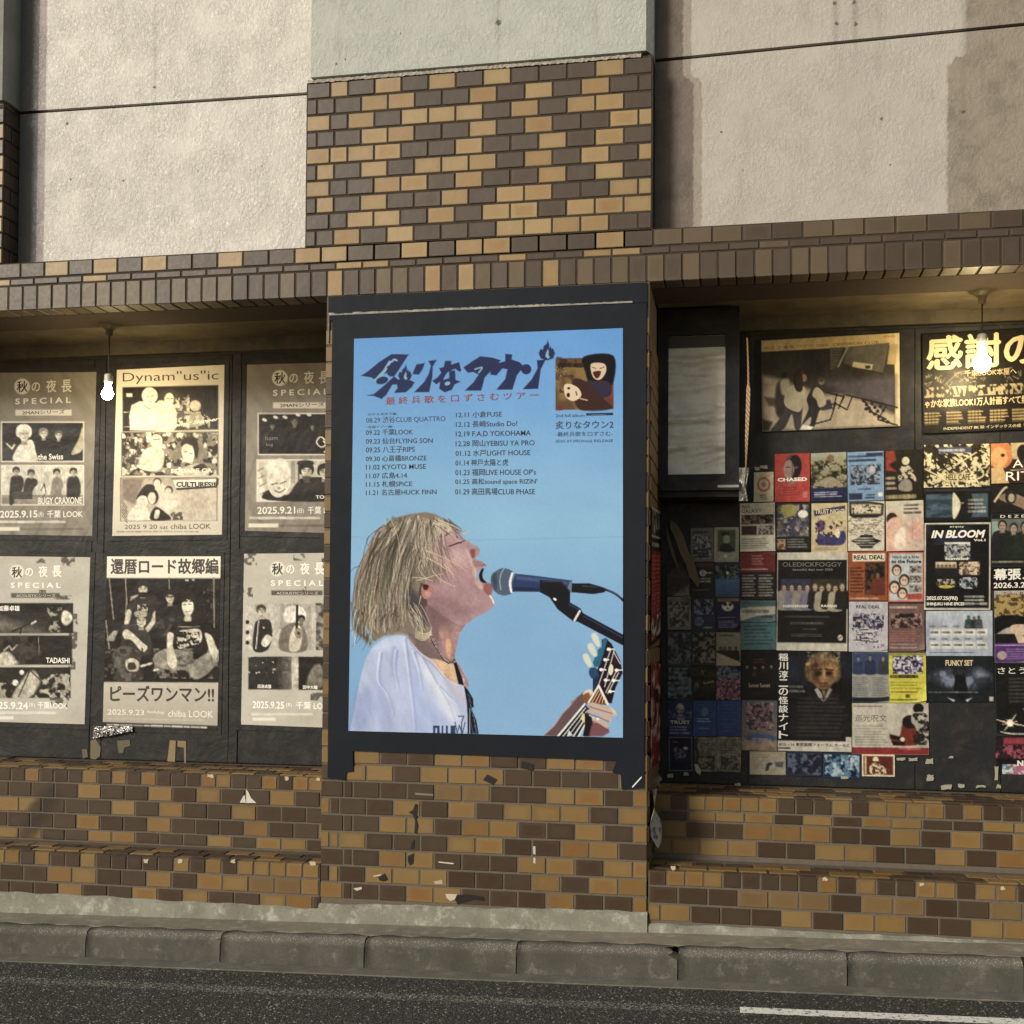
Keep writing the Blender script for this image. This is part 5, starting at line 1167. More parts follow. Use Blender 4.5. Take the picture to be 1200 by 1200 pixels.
S.poly(D8([(330, 1030), (350, 960), (400, 930), (440, 950), (470, 1000), (460, 1030)]), (.88, .86, .80), sm=True); S.ell(*D8([(420, 915)])[0], 6.5, 7, (.90, .88, .82)); S.poly(D8([(470, 1030), (500, 950), (560, 980), (600, 1030)]), (.13, .12, .11), sm=True); S.poly(D8([(495, 1020), (505, 970), (530, 975), (520, 1020)]), (.88, .86, .8), sm=True); S.ell(*D8([(630, 975)])[0], 4.6, 5.5, (.8, .78, .7)); S.tex(198, 600, 214, 609, (.2, .18, .16), 3, .5, .1, .8, 7)
for i in range(6): S.line(D8([(290, 905+i*20), (322, 960+i*18)]), .8, (.3, .27, .24))
S.poly(D8([(605, 770), (905, 768), (895, 825), (640, 842)]), (.12, .11, .10)); S.poly(D8([(609, 774), (893, 770), (884, 815), (632, 828)]), (.90, .88, .82)); S.poly(D8([(893, 770), (908, 768), (905, 810), (884, 820)]), (.2, .18, .16))
S.grit(144, 454, 255, 505, 0.065, 4, 3); S.grit(143, 507, 255, 557, 0.070, 4, 5); S.grit(142, 560, 254, 610, 0.055, 5, 7)
S.dashes(137, 621.5, 250, 624.5, 1, (.45, .42, .38), .7, .6, 5, 14)
S.grain(.035); S.build('printed_sheet', M_PRINT, e2)
lettering(e2, (.22, .20, .19), [('Dynam"us"ic', 143.8, 436.5, 256, 450.5, -.022)], YF-.0005, bold=-.004)
lettering(e2, (.22, .20, .19), [('2025 9 20', 146, 615, 184, 620), ('sat', 187.5, 616.5, 197, 620), ('chiba LOOK', 200, 614, 247, 620)], YF-.0005)
lettering(e2, (.12, .11, .10), [('CULTURES!!', 206.5, 564.4, 252, 570.6, .01)], YF-.0006, bold=.045)
lettering(e2, (.90, .88, .82), [('Atomic Skipper', 193, 498, 257, 503.5, -.15)], YF-.0006, bold=.03, shear=.3)
lettering(e2, (.90, .88, .82), [('SQUARE CA', 200, 549.5, 249, 555.5)], YF-.0006, bold=.03)
m = MB(); a = at(137, 433.5, YF-.001); b = at(147, 431, YF-.001)
# middle bottom
e5, S = gig([(125.5, 652), (258.6, 652), (254.6, 856.7), (120.4, 851.5)], 'poster of four seated men in black T-shirts under large Japanese lettering, lower row centre', (.60, .58, .54), grow=.02)
S.rect(125, 650, 262, 677, (.93, .91, .85)); S.rect(112, 677.5, 262, 799, (.075, .072, .07), .006)
E3 = T(4.8, 0, 640); E4 = T(4.8, 180, 640)
for p in ([(128, 678), (133, 725)], [(147, 678), (148.5, 705), (147, 720)], [(198, 677), (198.5, 690)], [(250.5, 677), (251, 735)], [(124, 727), (128, 760)]): S.line(p, 1.5, (.55, .53, .48))
S.rect(217, 679, 221, 681, (.8, .8, .75)); S.rect(225, 678.5, 228, 680.5, (.8, .8, .75)); S.tex(238, 690, 256, 720, (.4, .39, .36), 4, .66, .08, .7, 3)
S.poly(E3([(700, 440), (715, 370), (725, 320), (760, 285), (850, 270), (890, 300), (905, 360), (880, 440), (850, 480), (740, 480)]), (.17, .165, .16), sm=True)
S.poly(E3([(715, 360), (740, 370), (722, 440), (700, 440)]), (.80, .78, .71), sm=True); S.poly(E3([(865, 370), (898, 360), (880, 420), (830, 485), (812, 470), (850, 420)]), (.78, .76, .70), sm=True); S.poly(E3([(735, 285), (780, 270), (770, 285), (730, 310)]), (.7, .68, .62))
person(S, 167.3, 690, 7.4, K_, (.82, .80, .73), (.12, .11, .1), None); S.poly(E3([(780, 262), (830, 262), (826, 285), (788, 287)]), (.12, .11, .1), sm=True); S.ell(167, 682.5, 6.5, 3.6, (.15, .14, .13)); S.tex(161, 708, 173, 716, (.8, .78, .7), 2.5, .5, .1, .9, 9)
S.poly(E4([(10, 400), (20, 330), (60, 310), (130, 330), (160, 400), (150, 500), (30, 500)]), (.13, .125, .12), sm=True); person(S, 199, 700, 6.8, K_, (.80, .78, .71), (.1, .1, .1), None); S.line(E4([(62, 285), (118, 283)]), 1., (.15, .14, .13)); S.tex(183, 725, 206, 745, (.3, .29, .27), 5, .55, .1, .8, 4)
S.poly(E3([(650, 620), (680, 540), (690, 450), (740, 440), (800, 450), (850, 520), (850, 590), (760, 640), (700, 690)]), (.20, .195, .19), sm=True); S.poly(E3([(690, 490), (720, 470), (800, 540), (830, 570), (800, 595), (740, 530), (700, 520)]), (.80, .78, .72), sm=True, soft=.6)
S.poly(E3([(635, 600), (700, 560), (790, 600), (780, 690), (800, 750), (650, 758), (660, 690), (640, 680)]), (.36, .35, .33), sm=True, soft=.8); S.tex(132, 760, 168, 798, (.18, .17, .16), 6, .5, .15, .8, 11); S.poly(E3([(705, 650), (740, 630), (780, 650), (775, 700), (720, 700)]), (.76, .74, .68), sm=True); S.poly(E3([(720, 660), (755, 655), (765, 690), (725, 695)]), (.2, .19, .18), sm=True)
person(S, 165.5, 727, 7.6, K_, (.84, .82, .75), (.2, .19, .18), None); S.ell(165, 719.5, 8, 4.2, (.70, .68, .62)); S.tex(157, 715, 174, 722, (.2, .19, .18), 2.4, .55, .1, .8, 2)
S.line([(161, 731.5), (165.5, 734), (170, 731)], 1.2, (.95, .93, .88), sm=True)
S.poly(E4([(110, 440), (170, 400), (240, 410), (310, 440), (330, 500), (290, 510), (290, 600), (200, 590), (110, 590), (120, 500), (80, 500)]), (.09, .088, .085), sm=True)
S.poly(E4([(0, 620), (60, 580), (180, 590), (230, 640), (300, 600), (365, 590), (372, 640), (300, 720), (230, 750), (180, 700), (100, 700), (10, 670)]), (.50, .49, .46), sm=True, soft=.7); S.poly(E4([(110, 640), (200, 610), (230, 650), (160, 680)]), (.25, .24, .23), sm=True, soft=1.5); S.tex(180, 760, 257, 795, (.68, .66, .62), 7, .56, .15, .6, 13)
S.poly(E4([(80, 490), (112, 495), (108, 560), (130, 650), (110, 690), (80, 660), (75, 560)]), (.84, .82, .75), sm=True); S.poly(E4([(288, 490), (325, 505), (350, 560), (362, 600), (345, 640), (318, 600), (300, 540)]), (.82, .80, .73), sm=True)
S.poly(E4([(150, 300), (165, 262), (210, 250), (240, 290), (235, 340), (215, 380), (160, 370)]), (.12, .115, .11), sm=True); S.poly(E4([(160, 320), (180, 300), (215, 305), (225, 350), (205, 390), (180, 392), (163, 360)]), (.86, .84, .77), sm=True); S.tex(211, 693, 229, 706, (.12, .11, .1), 2.6, .5, .1, .9, 5)
S.line(E4([(170, 330), (182, 328)]), 1.1, (.2, .19, .18)); S.line(E4([(198, 328), (212, 326)]), 1.1, (.2, .19, .18)); S.line(E4([(180, 370), (205, 366)]), 1.3, (.5, .45, .4)); S.poly(E4([(180, 388), (205, 385), (212, 420), (172, 420)]), (.75, .73, .66), sm=True)
S.line(E4([(138, 455), (260, 452)]), .9, (.6, .58, .54)); S.poly(E4([(135, 490), (180, 470), (262, 470), (265, 540), (200, 560), (140, 575)]), (.80, .78, .73), sm=True); S.tex(207, 740, 234, 758, (.1, .1, .1), 3.5, .52, .06, 1, 3)
for x, y in ((168, 780), (175, 778), (183, 785)): S.ell(x, y, 4, 1.4, (.85, .83, .78), -15)
S.poly(E3([(600, 520), (640, 475), (665, 475), (640, 535), (600, 532)]), (.6, .58, .54)); S.tex(122, 760, 135, 798, (.4, .39, .36), 4, .6, .1, .7, 8)
S.grit(112, 678, 262, 799, 0.085, 4.5, 6)
S.rect(112, 799.5, 262, 862, (.72, .70, .65), .006); S.grad(118, 800, 258, 850, (.78, .76, .71), (.66, .64, .60), al=.6); S.poly([(119, 846), (256, 850.5), (256, 860), (119, 858)], (.15, .145, .14)); S.dashes(126, 847, 250, 851, 1, (.85, .84, .8), .9, .6, 4, 11, .03); S.dashes(127, 840.5, 246, 843.5, 1, (.8, .79, .75), .6, .6, 4, 11, .02)
S.grain(.045, 5); S.build('printed_sheet', M_PRINT, e5)
lettering(e5, (.20, .19, .185), [('還暦ロード故郷編', 129.5, 654.5, 256, 673, .0)], YF-.0005, bold=.03)
lettering(e5, (.19, .185, .18), [('ピーズワンマン!!', 129, 803, 251, 822, .008)], YF-.0005, bold=.03)
lettering(e5, (.90, .89, .86), [('2025.9.23', 126, 831, 169, 837.5), ('holiday', 173, 832.5, 193, 837), ('chiba LOOK', 197, 832, 250, 840)], YF-.0005, bold=.012)
# loose wrinkled foil below the middle poster, paint patches and ledge remnants on the board
e = empty('plastic_wrap', tuple(at(130, 866, YF)), 'crumpled shiny clear plastic hanging below the poster of four seated men', 'plastic wrap')
t = NT('clear_wrap', .12, .8); t.col(t.mix(t.ss(t.noise(40, 3), .45, .6), (.03, .03, .03), (.32, .31, .29))); t.bump(t.noise(30, 2), .8, .02)
m = MB(); nx_, ny_ = 26, 6
for j in range(ny_+1):
    for i in range(nx_+1):
        x = 109+46*i/nx_; y = 851+14*j/ny_*(1-.55*(i/nx_))+rnd.uniform(-.6, .6)*j/ny_
        p = at(x, y, YF-.008-.012*abs(math.sin(i*.9+j*.5))*j/ny_); m.v.append(tuple(p))
for j in range(ny_):
    for i in range(nx_): a = j*(nx_+1)+i; m.f.append((a, a+nx_+1, a+nx_+2, a+1))
_rel(m, 'wrap', t.m, e, True)
def scrap(pts, Y, col, lab, name='tape_scrap', cat='tape', th=.0015, rough=.6, group=None):
    "small flat piece of tape or paper with an uneven outline"
    W = [at(x, y, Y) for x, y in pts]; k = len(W); m = MB()
    m.v = [tuple(p) for p in W]+[(p[0], p[1]+th, p[2]) for p in W]; m.f = [tuple(range(k))[::-1], tuple(range(k, 2*k))]+[(i, (i+1) % k, k+(i+1) % k, k+i) for i in range(k)]
    c = np.mean(np.array(m.v), 0); m.v = [tuple(np.array(v)-c) for v in m.v]
    o = link(name, m.mesh(name, ink(col, rough)), None, tuple(c)); return tag(o, lab, cat, group)
def ragged(x0, y0, x1, y1, n=5, amp=.8):
    out = []
    for (a, b, c, d) in ((x0, y0, x1, y0), (x1, y0, x1, y1), (x1, y1, x0, y1), (x0, y1, x0, y0)):
        for i in range(n): f_ = i/n; out.append((a+(c-a)*f_+rnd.uniform(-amp, amp), b+(d-b)*f_+rnd.uniform(-amp, amp)))
    return out
GT = 'bits of old tape and board left under the gig posters'
Yt = YB-.0045
scrap([(106, 868), (112, 866), (118, 876), (117, 886), (112, 890), (106, 889)], Yt, (.40, .37, .28), 'bare brownish board patch showing below the crumpled plastic', 'bare_patch', 'patch')
scrap([(96, 878), (102, 878), (103, 887), (97, 889)], Yt, (.36, .33, .26), 'small bare board patch furthest left above the ledge', 'bare_patch', 'patch')
scrap([(137, 868), (152, 867), (153, 874), (146, 876), (144, 883), (139, 882)], Yt, (.36, .33, .25), 'L shaped bare board patch below the poster of four men', 'bare_patch', 'patch')
scrap([(199, 867.5), (206, 868), (205, 893), (196, 892)], Yt, (.52, .45, .32), 'tan tape strip, the wider left one of two standing on the ledge', 'tape_strip', 'tape')
scrap([(208, 868), (218, 868.5), (218, 894), (216, 894), (215.5, 876), (208, 875)], Yt, (.50, .44, .31), 'tan tape bent like a hook, right one of two standing on the ledge', 'tape_strip', 'tape')

# ------------------------------------------------------------------ bulbs
t = NT('bulb_glass', .3, .5); t.put(t.b.inputs['Emission Color'], (1., .78, .42, 1.)); t.b.inputs['Emission Strength'].default_value = 190; t.col((.9, .85, .7)); M_BULB = t.m
t = NT('porcelain', .3, .5); t.col((.55, .53, .46)); M_SOCK = t.m
t = NT('fitting_paint', .5, .3); t.col((.10, .085, .05)); M_FIT = t.m
def bulb(px, ys, yb, Y, lab, tilt=0., rb=.031):
    c = at(px, yb, Y); top = BB+.012
    e = empty('light_bulb', (c[0], Y, top), lab, 'light bulb', 'bare bulbs under the soffit')
    m = lathe([(0, 0), (.055, 0), (.055, -.008), (.03, -.022), (.017, -.035), (.016, -.06), (0, -.06)], 20); m.v = [(x+c[0], y+Y, z+top) for x, y, z in m.v]; _rel(m, 'ceiling_rose', M_FIT, e, True)
    s = at(px, ys, Y); hz = s[2]
    m = lathe([(0, 0), (.0035, 0), (.0035, -(top-hz-.05)), (0, -(top-hz-.05))], 10); m.v = [(x+c[0], y+Y, z+top-.05) for x, y, z in m.v]; _rel(m, 'stem', M_FIT, e, True)
    m = lathe([(0, .0), (.016, 0), (.02, -.006), (.02, -.036), (.017, -.044), (.0, -.044)], 18); m.v = [(x+c[0], y+Y, z+hz) for x, y, z in m.v]; sk_ = _rel(m, 'socket', M_SOCK, e, True)
    zc_ = c[2]; zt_ = hz-.044-zc_
    prof = [(.0, zt_+.001), (.0125, zt_), (.014, zt_-.012), (.018, rb*.75+.008)]
    prof = [(r_, z_) for r_, z_ in prof if z_ > rb*.7]
    for i in range(10): a = math.radians(48-i*138/9); prof.append((rb*math.cos(a), rb*math.sin(a)))
    prof.append((0, -rb))
    m = lathe(prof, 24); m.v = [(x+tilt*(z-zt_)+c[0], y+Y, z+zc_) for x, y, z in m.v]; _rel(m, 'bulb', M_BULB, sk_, True)
    return e
bulb(127, 438.5, 462, .33, 'lit bare bulb on the left, between the dark 9.15 poster and the cream poster', .10, .027)
bulb(1151, 391.5, 426, .38, 'lit bare bulb on the right, in front of the gold lettered poster', 0, .036)
# ------------------------------------------------------------------ right notice board covered with flyers
board_r = board(XP1+.006, XR-.01, -3.036+ZR+.002, -.985+ZR, 'black notice board right of the pier crowded with overlapping concert flyers',
                [sx(877), sx(1072), sx(1172)])
GF = 'concert flyers on the right board'
def slope_at(y): return (y-735)/7300.
def flyer(x0, y0, x1, y1, lab, bg, art=None, ink_=(), mat=None, lift=None, name='flyer', cat='flyer', step=1.0, rot=None, group=GF, gr=.05):
    r = random.Random(int(x0*7+y0)); sl0, sl1_ = slope_at(y0), slope_at(y1); rot = r.uniform(-.014, .014) if rot is None else rot
    w_, h_ = x1-x0, y1-y0
    q = [(x0, y0), (x1, y0+(sl0+rot)*w_), (x1-rot*h_, y1+(sl1_+rot)*w_), (x0-rot*h_, y1)]
    lift = r.uniform(.0062, .0095) if lift is None else lift
    Y = YB-lift
    e = empty(name, tuple(at((x0+x1)/2, y1, Y)), lab, cat, group)
    backing(q, Y+.0008, .0, e, paper_mat(tuple(round(min(.8, b*.9+.06), 2) for b in bg)), 'paper_back', .0012)
    S = Sheet(q, Y, bg, step, local=True)
    if art: art(S, r)
    g_ = S.C.mean(-1, keepdims=True); S.C = g_+(S.C-g_)*.82
    S.grit(0, 0, 1, S.asp, .045, .10, int(x0)); S.grain(gr, int(x0))
    S.build('printed_sheet', mat or M_PRINT, e, curl=(r.choice([0, 1]), r.choice([0, 1, 1]), r.uniform(.004, .014)) if (r.random() < .4 and x1-x0 < 60) else None)
    k = {}
    for it in ink_:
        col, txt, a, b, c, d = it[:6]; kw = it[6] if len(it) > 6 else {}
        k.setdefault(col, Ink(Y-.0005)).t(txt, x0+a*w_, y0+b*h_+(sl0+rot)*a*w_, x0+c*w_, y0+d*h_+(sl0+rot)*a*w_, slope_at(y0+b*h_)+rot, **kw)
    for col, kk in k.items(): kk.build(e, col)
    return e
def noisy(S, x0, y0, x1, y1, cols, sc=.12, seed=1, al=.9):
    sc *= .72
    "photographic clutter: several tones of patches"
    for i, c in enumerate(tuple(cols)*2): S.tex(x0, y0*S.asp, x1, y1*S.asp, c, sc*(1.2-.25*(i % 3)), .54+.04*(i % 2), .10, al, seed+i*5, 4)
def R_(S, x0, y0, x1, y1, c, **k): S.rect(x0, y0*S.asp, x1, y1*S.asp, c, **k)
def E_(S, x, y, rx, ry, c, **k): S.ell(x, y*S.asp, rx, ry*S.asp, c, **k)
def P_(S, pts, c, **k): S.poly([(x, y*S.asp) for x, y in pts], c, **k)
def Ln(S, pts, w, c, **k): S.line([(x, y*S.asp) for x, y in pts], w, c, **k)
def Ds(S, x0, y0, x1, y1, rows, c, **k): S.dashes(x0, y0*S.asp, x1, y1*S.asp, rows, c, **k)
def people(S, x0, y0, x1, y1, n, body, skin, hr, r):
    for i in range(n):
        cx = x0+(i+.5)*(x1-x0)/n+r.uniform(-.02, .02); h = (y1-y0)*S.asp*(.9+r.random()*.12)
        S.figure(cx, y1*S.asp-h, h, tuple(b*(.7+.6*r.random()) for b in body), skin, hr, .30)
WH, BK = (.84, .83, .79), (.06, .06, .06); SK = (.70, .56, .46); WI = (.88, .87, .83)

# large landscape photo poster
def a_club(S, r):
    R_(S, 0, 0, 1, 1, (.20, .19, .16)); R_(S, 0, 0, 1, .125, (.72, .63, .44)); R_(S, .965, 0, 1, 1, (.78, .72, .56))
    S.poly([(0, .38*S.asp), (.10, .42*S.asp), (.45, .62*S.asp), (.66, .64*S.asp), (.97, .88*S.asp), (.97, S.asp), (0, S.asp)], (.62, .57, .48), soft=.02)
    P_(S, [(.50, .12), (.60, .12), (.55, .33), (.50, .36)], (.32, .30, .26)); P_(S, [(.62, .12), (.93, .10), (.88, .42), (.60, .30)], (.34, .33, .30))
    for i in range(7): Ln(S, [(.53-.004*i, .16+.026*i), (.60-.004*i, .17+.028*i)], .006, (.22, .21, .19))
    Ln(S, [(.63, .12), (.56, .33)], .012, (.55, .52, .46)); P_(S, [(.67, .285), (.81, .325), (.80, .385), (.66, .34)], (.72, .68, .56)); R_(S, .755, .335, .79, .365, (.15, .14, .12))
    P_(S, [(.93, .12), (.99, .12), (.97, .34), (.91, .33)], (.66, .58, .42)); P_(S, [(.44, .48), (.97, .46), (.97, .80), (.60, .62)], (.30, .28, .31), soft=.03)
    S.tex(0, .13*S.asp, .5, .5*S.asp, (.10, .10, .09), .2, .5, .3, .6, 4)
    for pts in ([(.47, .60), (.60, .66), (.58, .72)], [(.55, .62), (.52, .80)], [(.66, .66), (.62, .80), (.53, .72)], [(.60, .64), (.56, .78)], [(.40, .80), (.54, .72), (.50, .90), (.35, .95)], [(.62, .64), (.98, .80)], [(.90, .78), (.84, .92), (.98, .99)], [(.74, .70), (.80, .84), (.90, .92)]): Ln(S, pts, .010, (.09, .08, .08))
    for i in range(8): E_(S, .74+.02*i, .71+.012*i+.03*(i % 3), .012, .02, (.12, .11, .12))
    for i in range(6): E_(S, .76+.03*i, .80+.03*i, .016, .018, (.13, .12, .12))
    P_(S, [(.42, .70), (.50, .68), (.52, .78), (.44, .80)], (.20, .20, .24))
    P_(S, [(.02, .62), (.20, .66), (.28, .78), (.05, .72)], (.30, .27, .24), soft=.01); P_(S, [(.0, .86), (.08, .90), (.05, .99), (0, .99)], (.2, .18, .17), soft=.01)
    # three walkers
    P_(S, [(.10, .78), (.11, .50), (.16, .44), (.20, .50), (.19, .70), (.15, .86)], (.20, .17, .14), sm=True, soft=.01); E_(S, .165, .39, .022, .035, (.10, .09, .08)); P_(S, [(.14, .46), (.20, .44), (.20, .58), (.15, .60)], (.60, .56, .48), sm=True, soft=.01)
    P_(S, [(.06, 1.0), (.16, .80), (.18, .62), (.22, .50), (.30, .54), (.30, .74), (.28, .98), (.24, .98), (.22, .82), (.16, .98)], (.22, .20, .22), sm=True); P_(S, [(.17, .72), (.18, .56), (.24, .50), (.32, .55), (.30, .74), (.26, .80)], (.66, .62, .52), sm=True)
    E_(S, .285, .42, .042, .062, (.28, .20, .13)); E_(S, .31, .435, .022, .04, (.56, .42, .32)); P_(S, [(.23, .38), (.29, .34), (.30, .56), (.25, .56)], (.17, .13, .10), sm=True)
    P_(S, [(.28, .97), (.34, .78), (.33, .66), (.38, .54), (.44, .56), (.46, .68), (.42, .80), (.38, .98), (.35, .98), (.36, .86), (.30, .94)], (.15, .14, .15), sm=True); P_(S, [(.37, .62), (.40, .54), (.45, .60), (.47, .72), (.42, .76), (.40, .68)], (.64, .60, .50), sm=True); E_(S, .438, .48, .022, .038, (.50, .42, .34)); E_(S, .432, .462, .024, .026, (.30, .26, .22))
    P_(S, [(.30, .94), (.38, .97), (.36, 1.0), (.28, .99)], (.8, .78, .7)); 
flyer(892, 399, 1054, 506, 'large landscape photo poster of three people walking across a sunlit yard', (.2, .19, .16), a_club,
      [((.34, .18, .10), 'CRITERION CLUB', .52, .075, .85, .105), ((.34, .18, .10), 'カネコ 本気 ツアー 2025', .02, .07, .48, .105), ((.5, .2, .12), '10/5(日)', .88, .02, .97, .05)], cat='poster', group=None, name='photo_poster', lift=.012, rot=-.010)
# gold lettered poster behind the right bulb
def a_gold(S, r):
    R_(S, 0, 0, 1, 1, (.09, .08, .065))
    G = (.60, .55, .43)
    for i in range(26):
        x = r.uniform(.02, .9); y = r.uniform(.40, .52); Ln(S, [(x, y), (x+r.uniform(-.02, .05), y+r.uniform(-.05, .05)), (x+r.uniform(.0, .06), y+r.uniform(-.04, .04))], .006, G, al=.7, sm=True)
    S.line([(.20, .52*S.asp), (.34, .40*S.asp), (.5, .42*S.asp), (.80, .38*S.asp)], .012, G, al=.5, sm=True)
    S.tex(.01, .54*S.asp, .99, .64*S.asp, G, .022, .50, .10, .9, 3, 2, 1, .6); 
    for k in range(5):
        x = .015+k*.196
        for i in range(11): Ln(S, [(x, .79+i*.012), (x+.10+r.random()*.06, .79+i*.012)], .006, (.70, .60, .40), al=.85)
        for i in range(3): Ln(S, [(x+.03+i*.03, .785), (x+.03+i*.03, .92)], .004, (.09, .08, .065))
    Ln(S, [(.12, .47), (.17, .50)], .004, G)
flyer(1081, 392, 1212, 508, 'large black poster with big gold Japanese lettering, cut by the right edge', (.09, .08, .065), a_gold,
      [((.70, .66, .54), '感謝の', .035, .02, 1.03, .37, dict(bold=.03)), ((.66, .61, .49), '千葉LOOK本屋へ', .38, .385, .84, .45), ((.66, .61, .49), 'ゃかな家族LOOK1万人計画すべて無料', .02, .66, 1.0, .745, dict(bold=.03)),
       ((.76, .72, .60), 'INDEPENDENT 8K 映 インデックスの成『感謝', .19, .945, 1.0, .98)], cat='poster', group=None, name='photo_poster', lift=.011)
# scattered small flyers -------------------------------------------------
def a_seal(S, r):
    R_(S, 0, 0, 1, 1, (.72, .68, .58)); S.line([(.5+.30*math.cos(t_/10*6.28), (.42+.30*math.sin(t_/10*6.28)*.75)*S.asp) for t_ in range(11)], .10, (.62, .34, .26)); E_(S, .5, .42, .12, .09, (.62, .42, .34)); Ds(S, .3, .75, .7, .95, 3, (.3, .26, .22))
flyer(883.5, 553.5, 906.5, 588, 'small cream flyer with a round reddish seal', (.72, .68, .58), a_seal)
def a_chased(S, r):
    R_(S, 0, 0, 1, 1, (.66, .22, .20)); E_(S, .5, .30, .25, .27, (.35, .22, .20)); E_(S, .58, .27, .19, .24, (.10, .09, .09)); E_(S, .40, .33, .15, .20, (.55, .45, .42)); Ln(S, [(.5, .10), (.5, .5)], .02, (.15, .1, .1)); Ln(S, [(.33, .28), (.44, .29)], .03, (.12, .1, .1)); Ln(S, [(.55, .3), (.66, .29)], .03, (.4, .35, .33))
    E_(S, .47, .60, .10, .05, (.5, .38, .36)); Ds(S, .1, .68, .75, .88, 4, (.40, .12, .11), al=.5); R_(S, .80, .80, .93, .92, (.72, .40, .36))
flyer(908, 532, 949, 588.5, 'red flyer with a split face and the word CHASED', (.66, .22, .20), a_chased, [(WI, 'CHASED', .08, .50, .92, .575, dict(bold=.04))], lift=.0095)
def a_field(S, r):
    S.grad(0, 0, 1, .2*S.asp, (.60, .62, .55), (.50, .50, .42)); R_(S, 0, .18, 1, .74, (.27, .27, .17)); noisy(S, 0, .16, 1, .74, [(.16, .17, .11), (.44, .42, .28), (.58, .55, .44), (.10, .10, .08)], .16, 5)
    E_(S, .55, .12, .10, .07, (.45, .36, .26)); P_(S, [(.2, .62), (.5, .5), (.8, .6), (.7, .70), (.3, .70)], (.55, .52, .42), sm=True, soft=.02); R_(S, 0, .73, 1, 1, (.10, .12, .28)); Ds(S, .1, .80, .9, .93, 3, (.75, .75, .8))
flyer(950, 531, 992, 587.5, 'flyer of an animal in a dusky field above a navy strip', (.27, .27, .17), a_field)
def a_blue(S, r):
    R_(S, 0, 0, 1, 1, (.42, .55, .70)); R_(S, .08, .27, .92, .67, (.20, .25, .33)); noisy(S, .08, .27, .92, .67, [(.32, .40, .50), (.12, .15, .22), (.5, .58, .65)], .14, 8); E_(S, .68, .38, .09, .09, (.62, .62, .66))
    Ds(S, .05, .05, .95, .22, 2, (.12, .17, .28), wl=4); R_(S, .52, .03, .98, .10, (.14, .18, .28)); Ds(S, .3, .72, .7, .80, 1, (.16, .26, .45), wl=2); R_(S, .03, .84, .40, .97, (.14, .18, .28)); R_(S, .84, .84, .96, .92, WH); Ds(S, .5, .85, .8, .97, 2, (.15, .2, .3))
flyer(993, 530, 1035.5, 587.5, 'light blue flyer with a framed dark band photo, beside the red face flyer row', (.42, .55, .70), a_blue)
def a_hero(S, r):
    R_(S, 0, 0, 1, 1, (.12, .11, .085)); P_(S, [(.02, .02), (.25, .0), (.3, .2), (.1, .28), (.3, .42), (.02, .40)], (.55, .20, .15), soft=.03); E_(S, .55, .22, .10, .08, (.75, .72, .62)); P_(S, [(.36, .62), (.38, .40), (.55, .28), (.75, .42), (.82, .62), (.6, .56)], (.68, .64, .54), sm=True, soft=.02)
    S.tex(.3, .3*S.asp, .85, .75*S.asp, (.12, .1, .1), .08, .52, .08, .95, 3); P_(S, [(.35, .7), (.5, .58), (.68, .62), (.7, .8), (.4, .8)], (.5, .48, .44), sm=True); Ds(S, .02, .86, .98, .98, 1, (.6, .54, .38), wl=12, fill=.8); Ds(S, .02, .5, .3, .8, 3, (.6, .55, .45))
flyer(1037, 528, 1081, 587.5, 'dark flyer with a crouching pale figure and red brush strokes', (.12, .11, .085), a_hero)
def a_ink(S, r):
    R_(S, 0, 0, 1, 1, (.78, .74, .58)); S.tex(0, 0, 1, S.asp, (.14, .12, .09), .085, .53, .05, .95, 7, 3); S.tex(0, 0, 1, S.asp, (.14, .12, .09), .03, .60, .05, .9, 17, 2)
    for i in range(9): Ln(S, [(r.random(), r.random()), (r.random(), r.random()), (r.random(), r.random())], .02, (.80, .76, .6) if i % 2 else (.12, .1, .08), sm=True)
    R_(S, .22, .06, .72, .20, (.25, .27, .38)); Ds(S, .24, .08, .70, .19, 1, (.7, .72, .75), wl=8); P_(S, [(.32, .68), (.70, .66), (.72, .86), (.30, .88)], (.75, .70, .52), soft=.02)
flyer(1083, 521.5, 1160, 571.5, 'wide cream flyer of dense black ink drawing under the gold lettered poster', (.78, .74, .58), a_ink, [((.14, .12, .09), 'HELL CAFE', .33, .70, .70, .84, dict(bold=.02))])
def a_face(S, r):
    R_(S, 0, 0, 1, 1, (.20, .13, .10)); E_(S, .22, .28, .34, .36, (.72, .44, .26)); E_(S, .20, .36, .22, .26, (.80, .58, .36)); E_(S, .30, .30, .05, .04, (.2, .1, .08)); P_(S, [(.0, .6), (.3, .62), (.45, 1), (0, 1)], (.74, .62, .42)); P_(S, [(.5, .0), (1, 0), (1, .45), (.55, .4)], (.70, .64, .46)); E_(S, .8, .25, .15, .2, (.12, .1, .08)); Ln(S, [(.5, .68), (1, .66)], .02, (.7, .66, .55))
flyer(1161, 520, 1208, 567, 'flyer of an orange haired face cut by the right edge', (.20, .13, .10), a_face, [(WI, 'AL', .55, .42, 1.0, .62), (WI, 'RITI', .38, .72, 1.1, .94)])
def a_gal(S, r):
    R_(S, 0, 0, 1, 1, (.72, .70, .64)); R_(S, .04, .25, .96, .44, (.20, .15, .14)); R_(S, .04, .47, .48, .66, (.16, .12, .11)); R_(S, .52, .47, .96, .66, (.22, .20, .19)); noisy(S, .04, .25, .96, .43, [(.5, .42, .40), (.08, .07, .07)], .10, 2); noisy(S, .52, .47, .96, .66, [(.6, .58, .55)], .08, 9); Ds(S, .05, .72, .9, .95, 5, (.32, .30, .28), al=.7, wl=5)
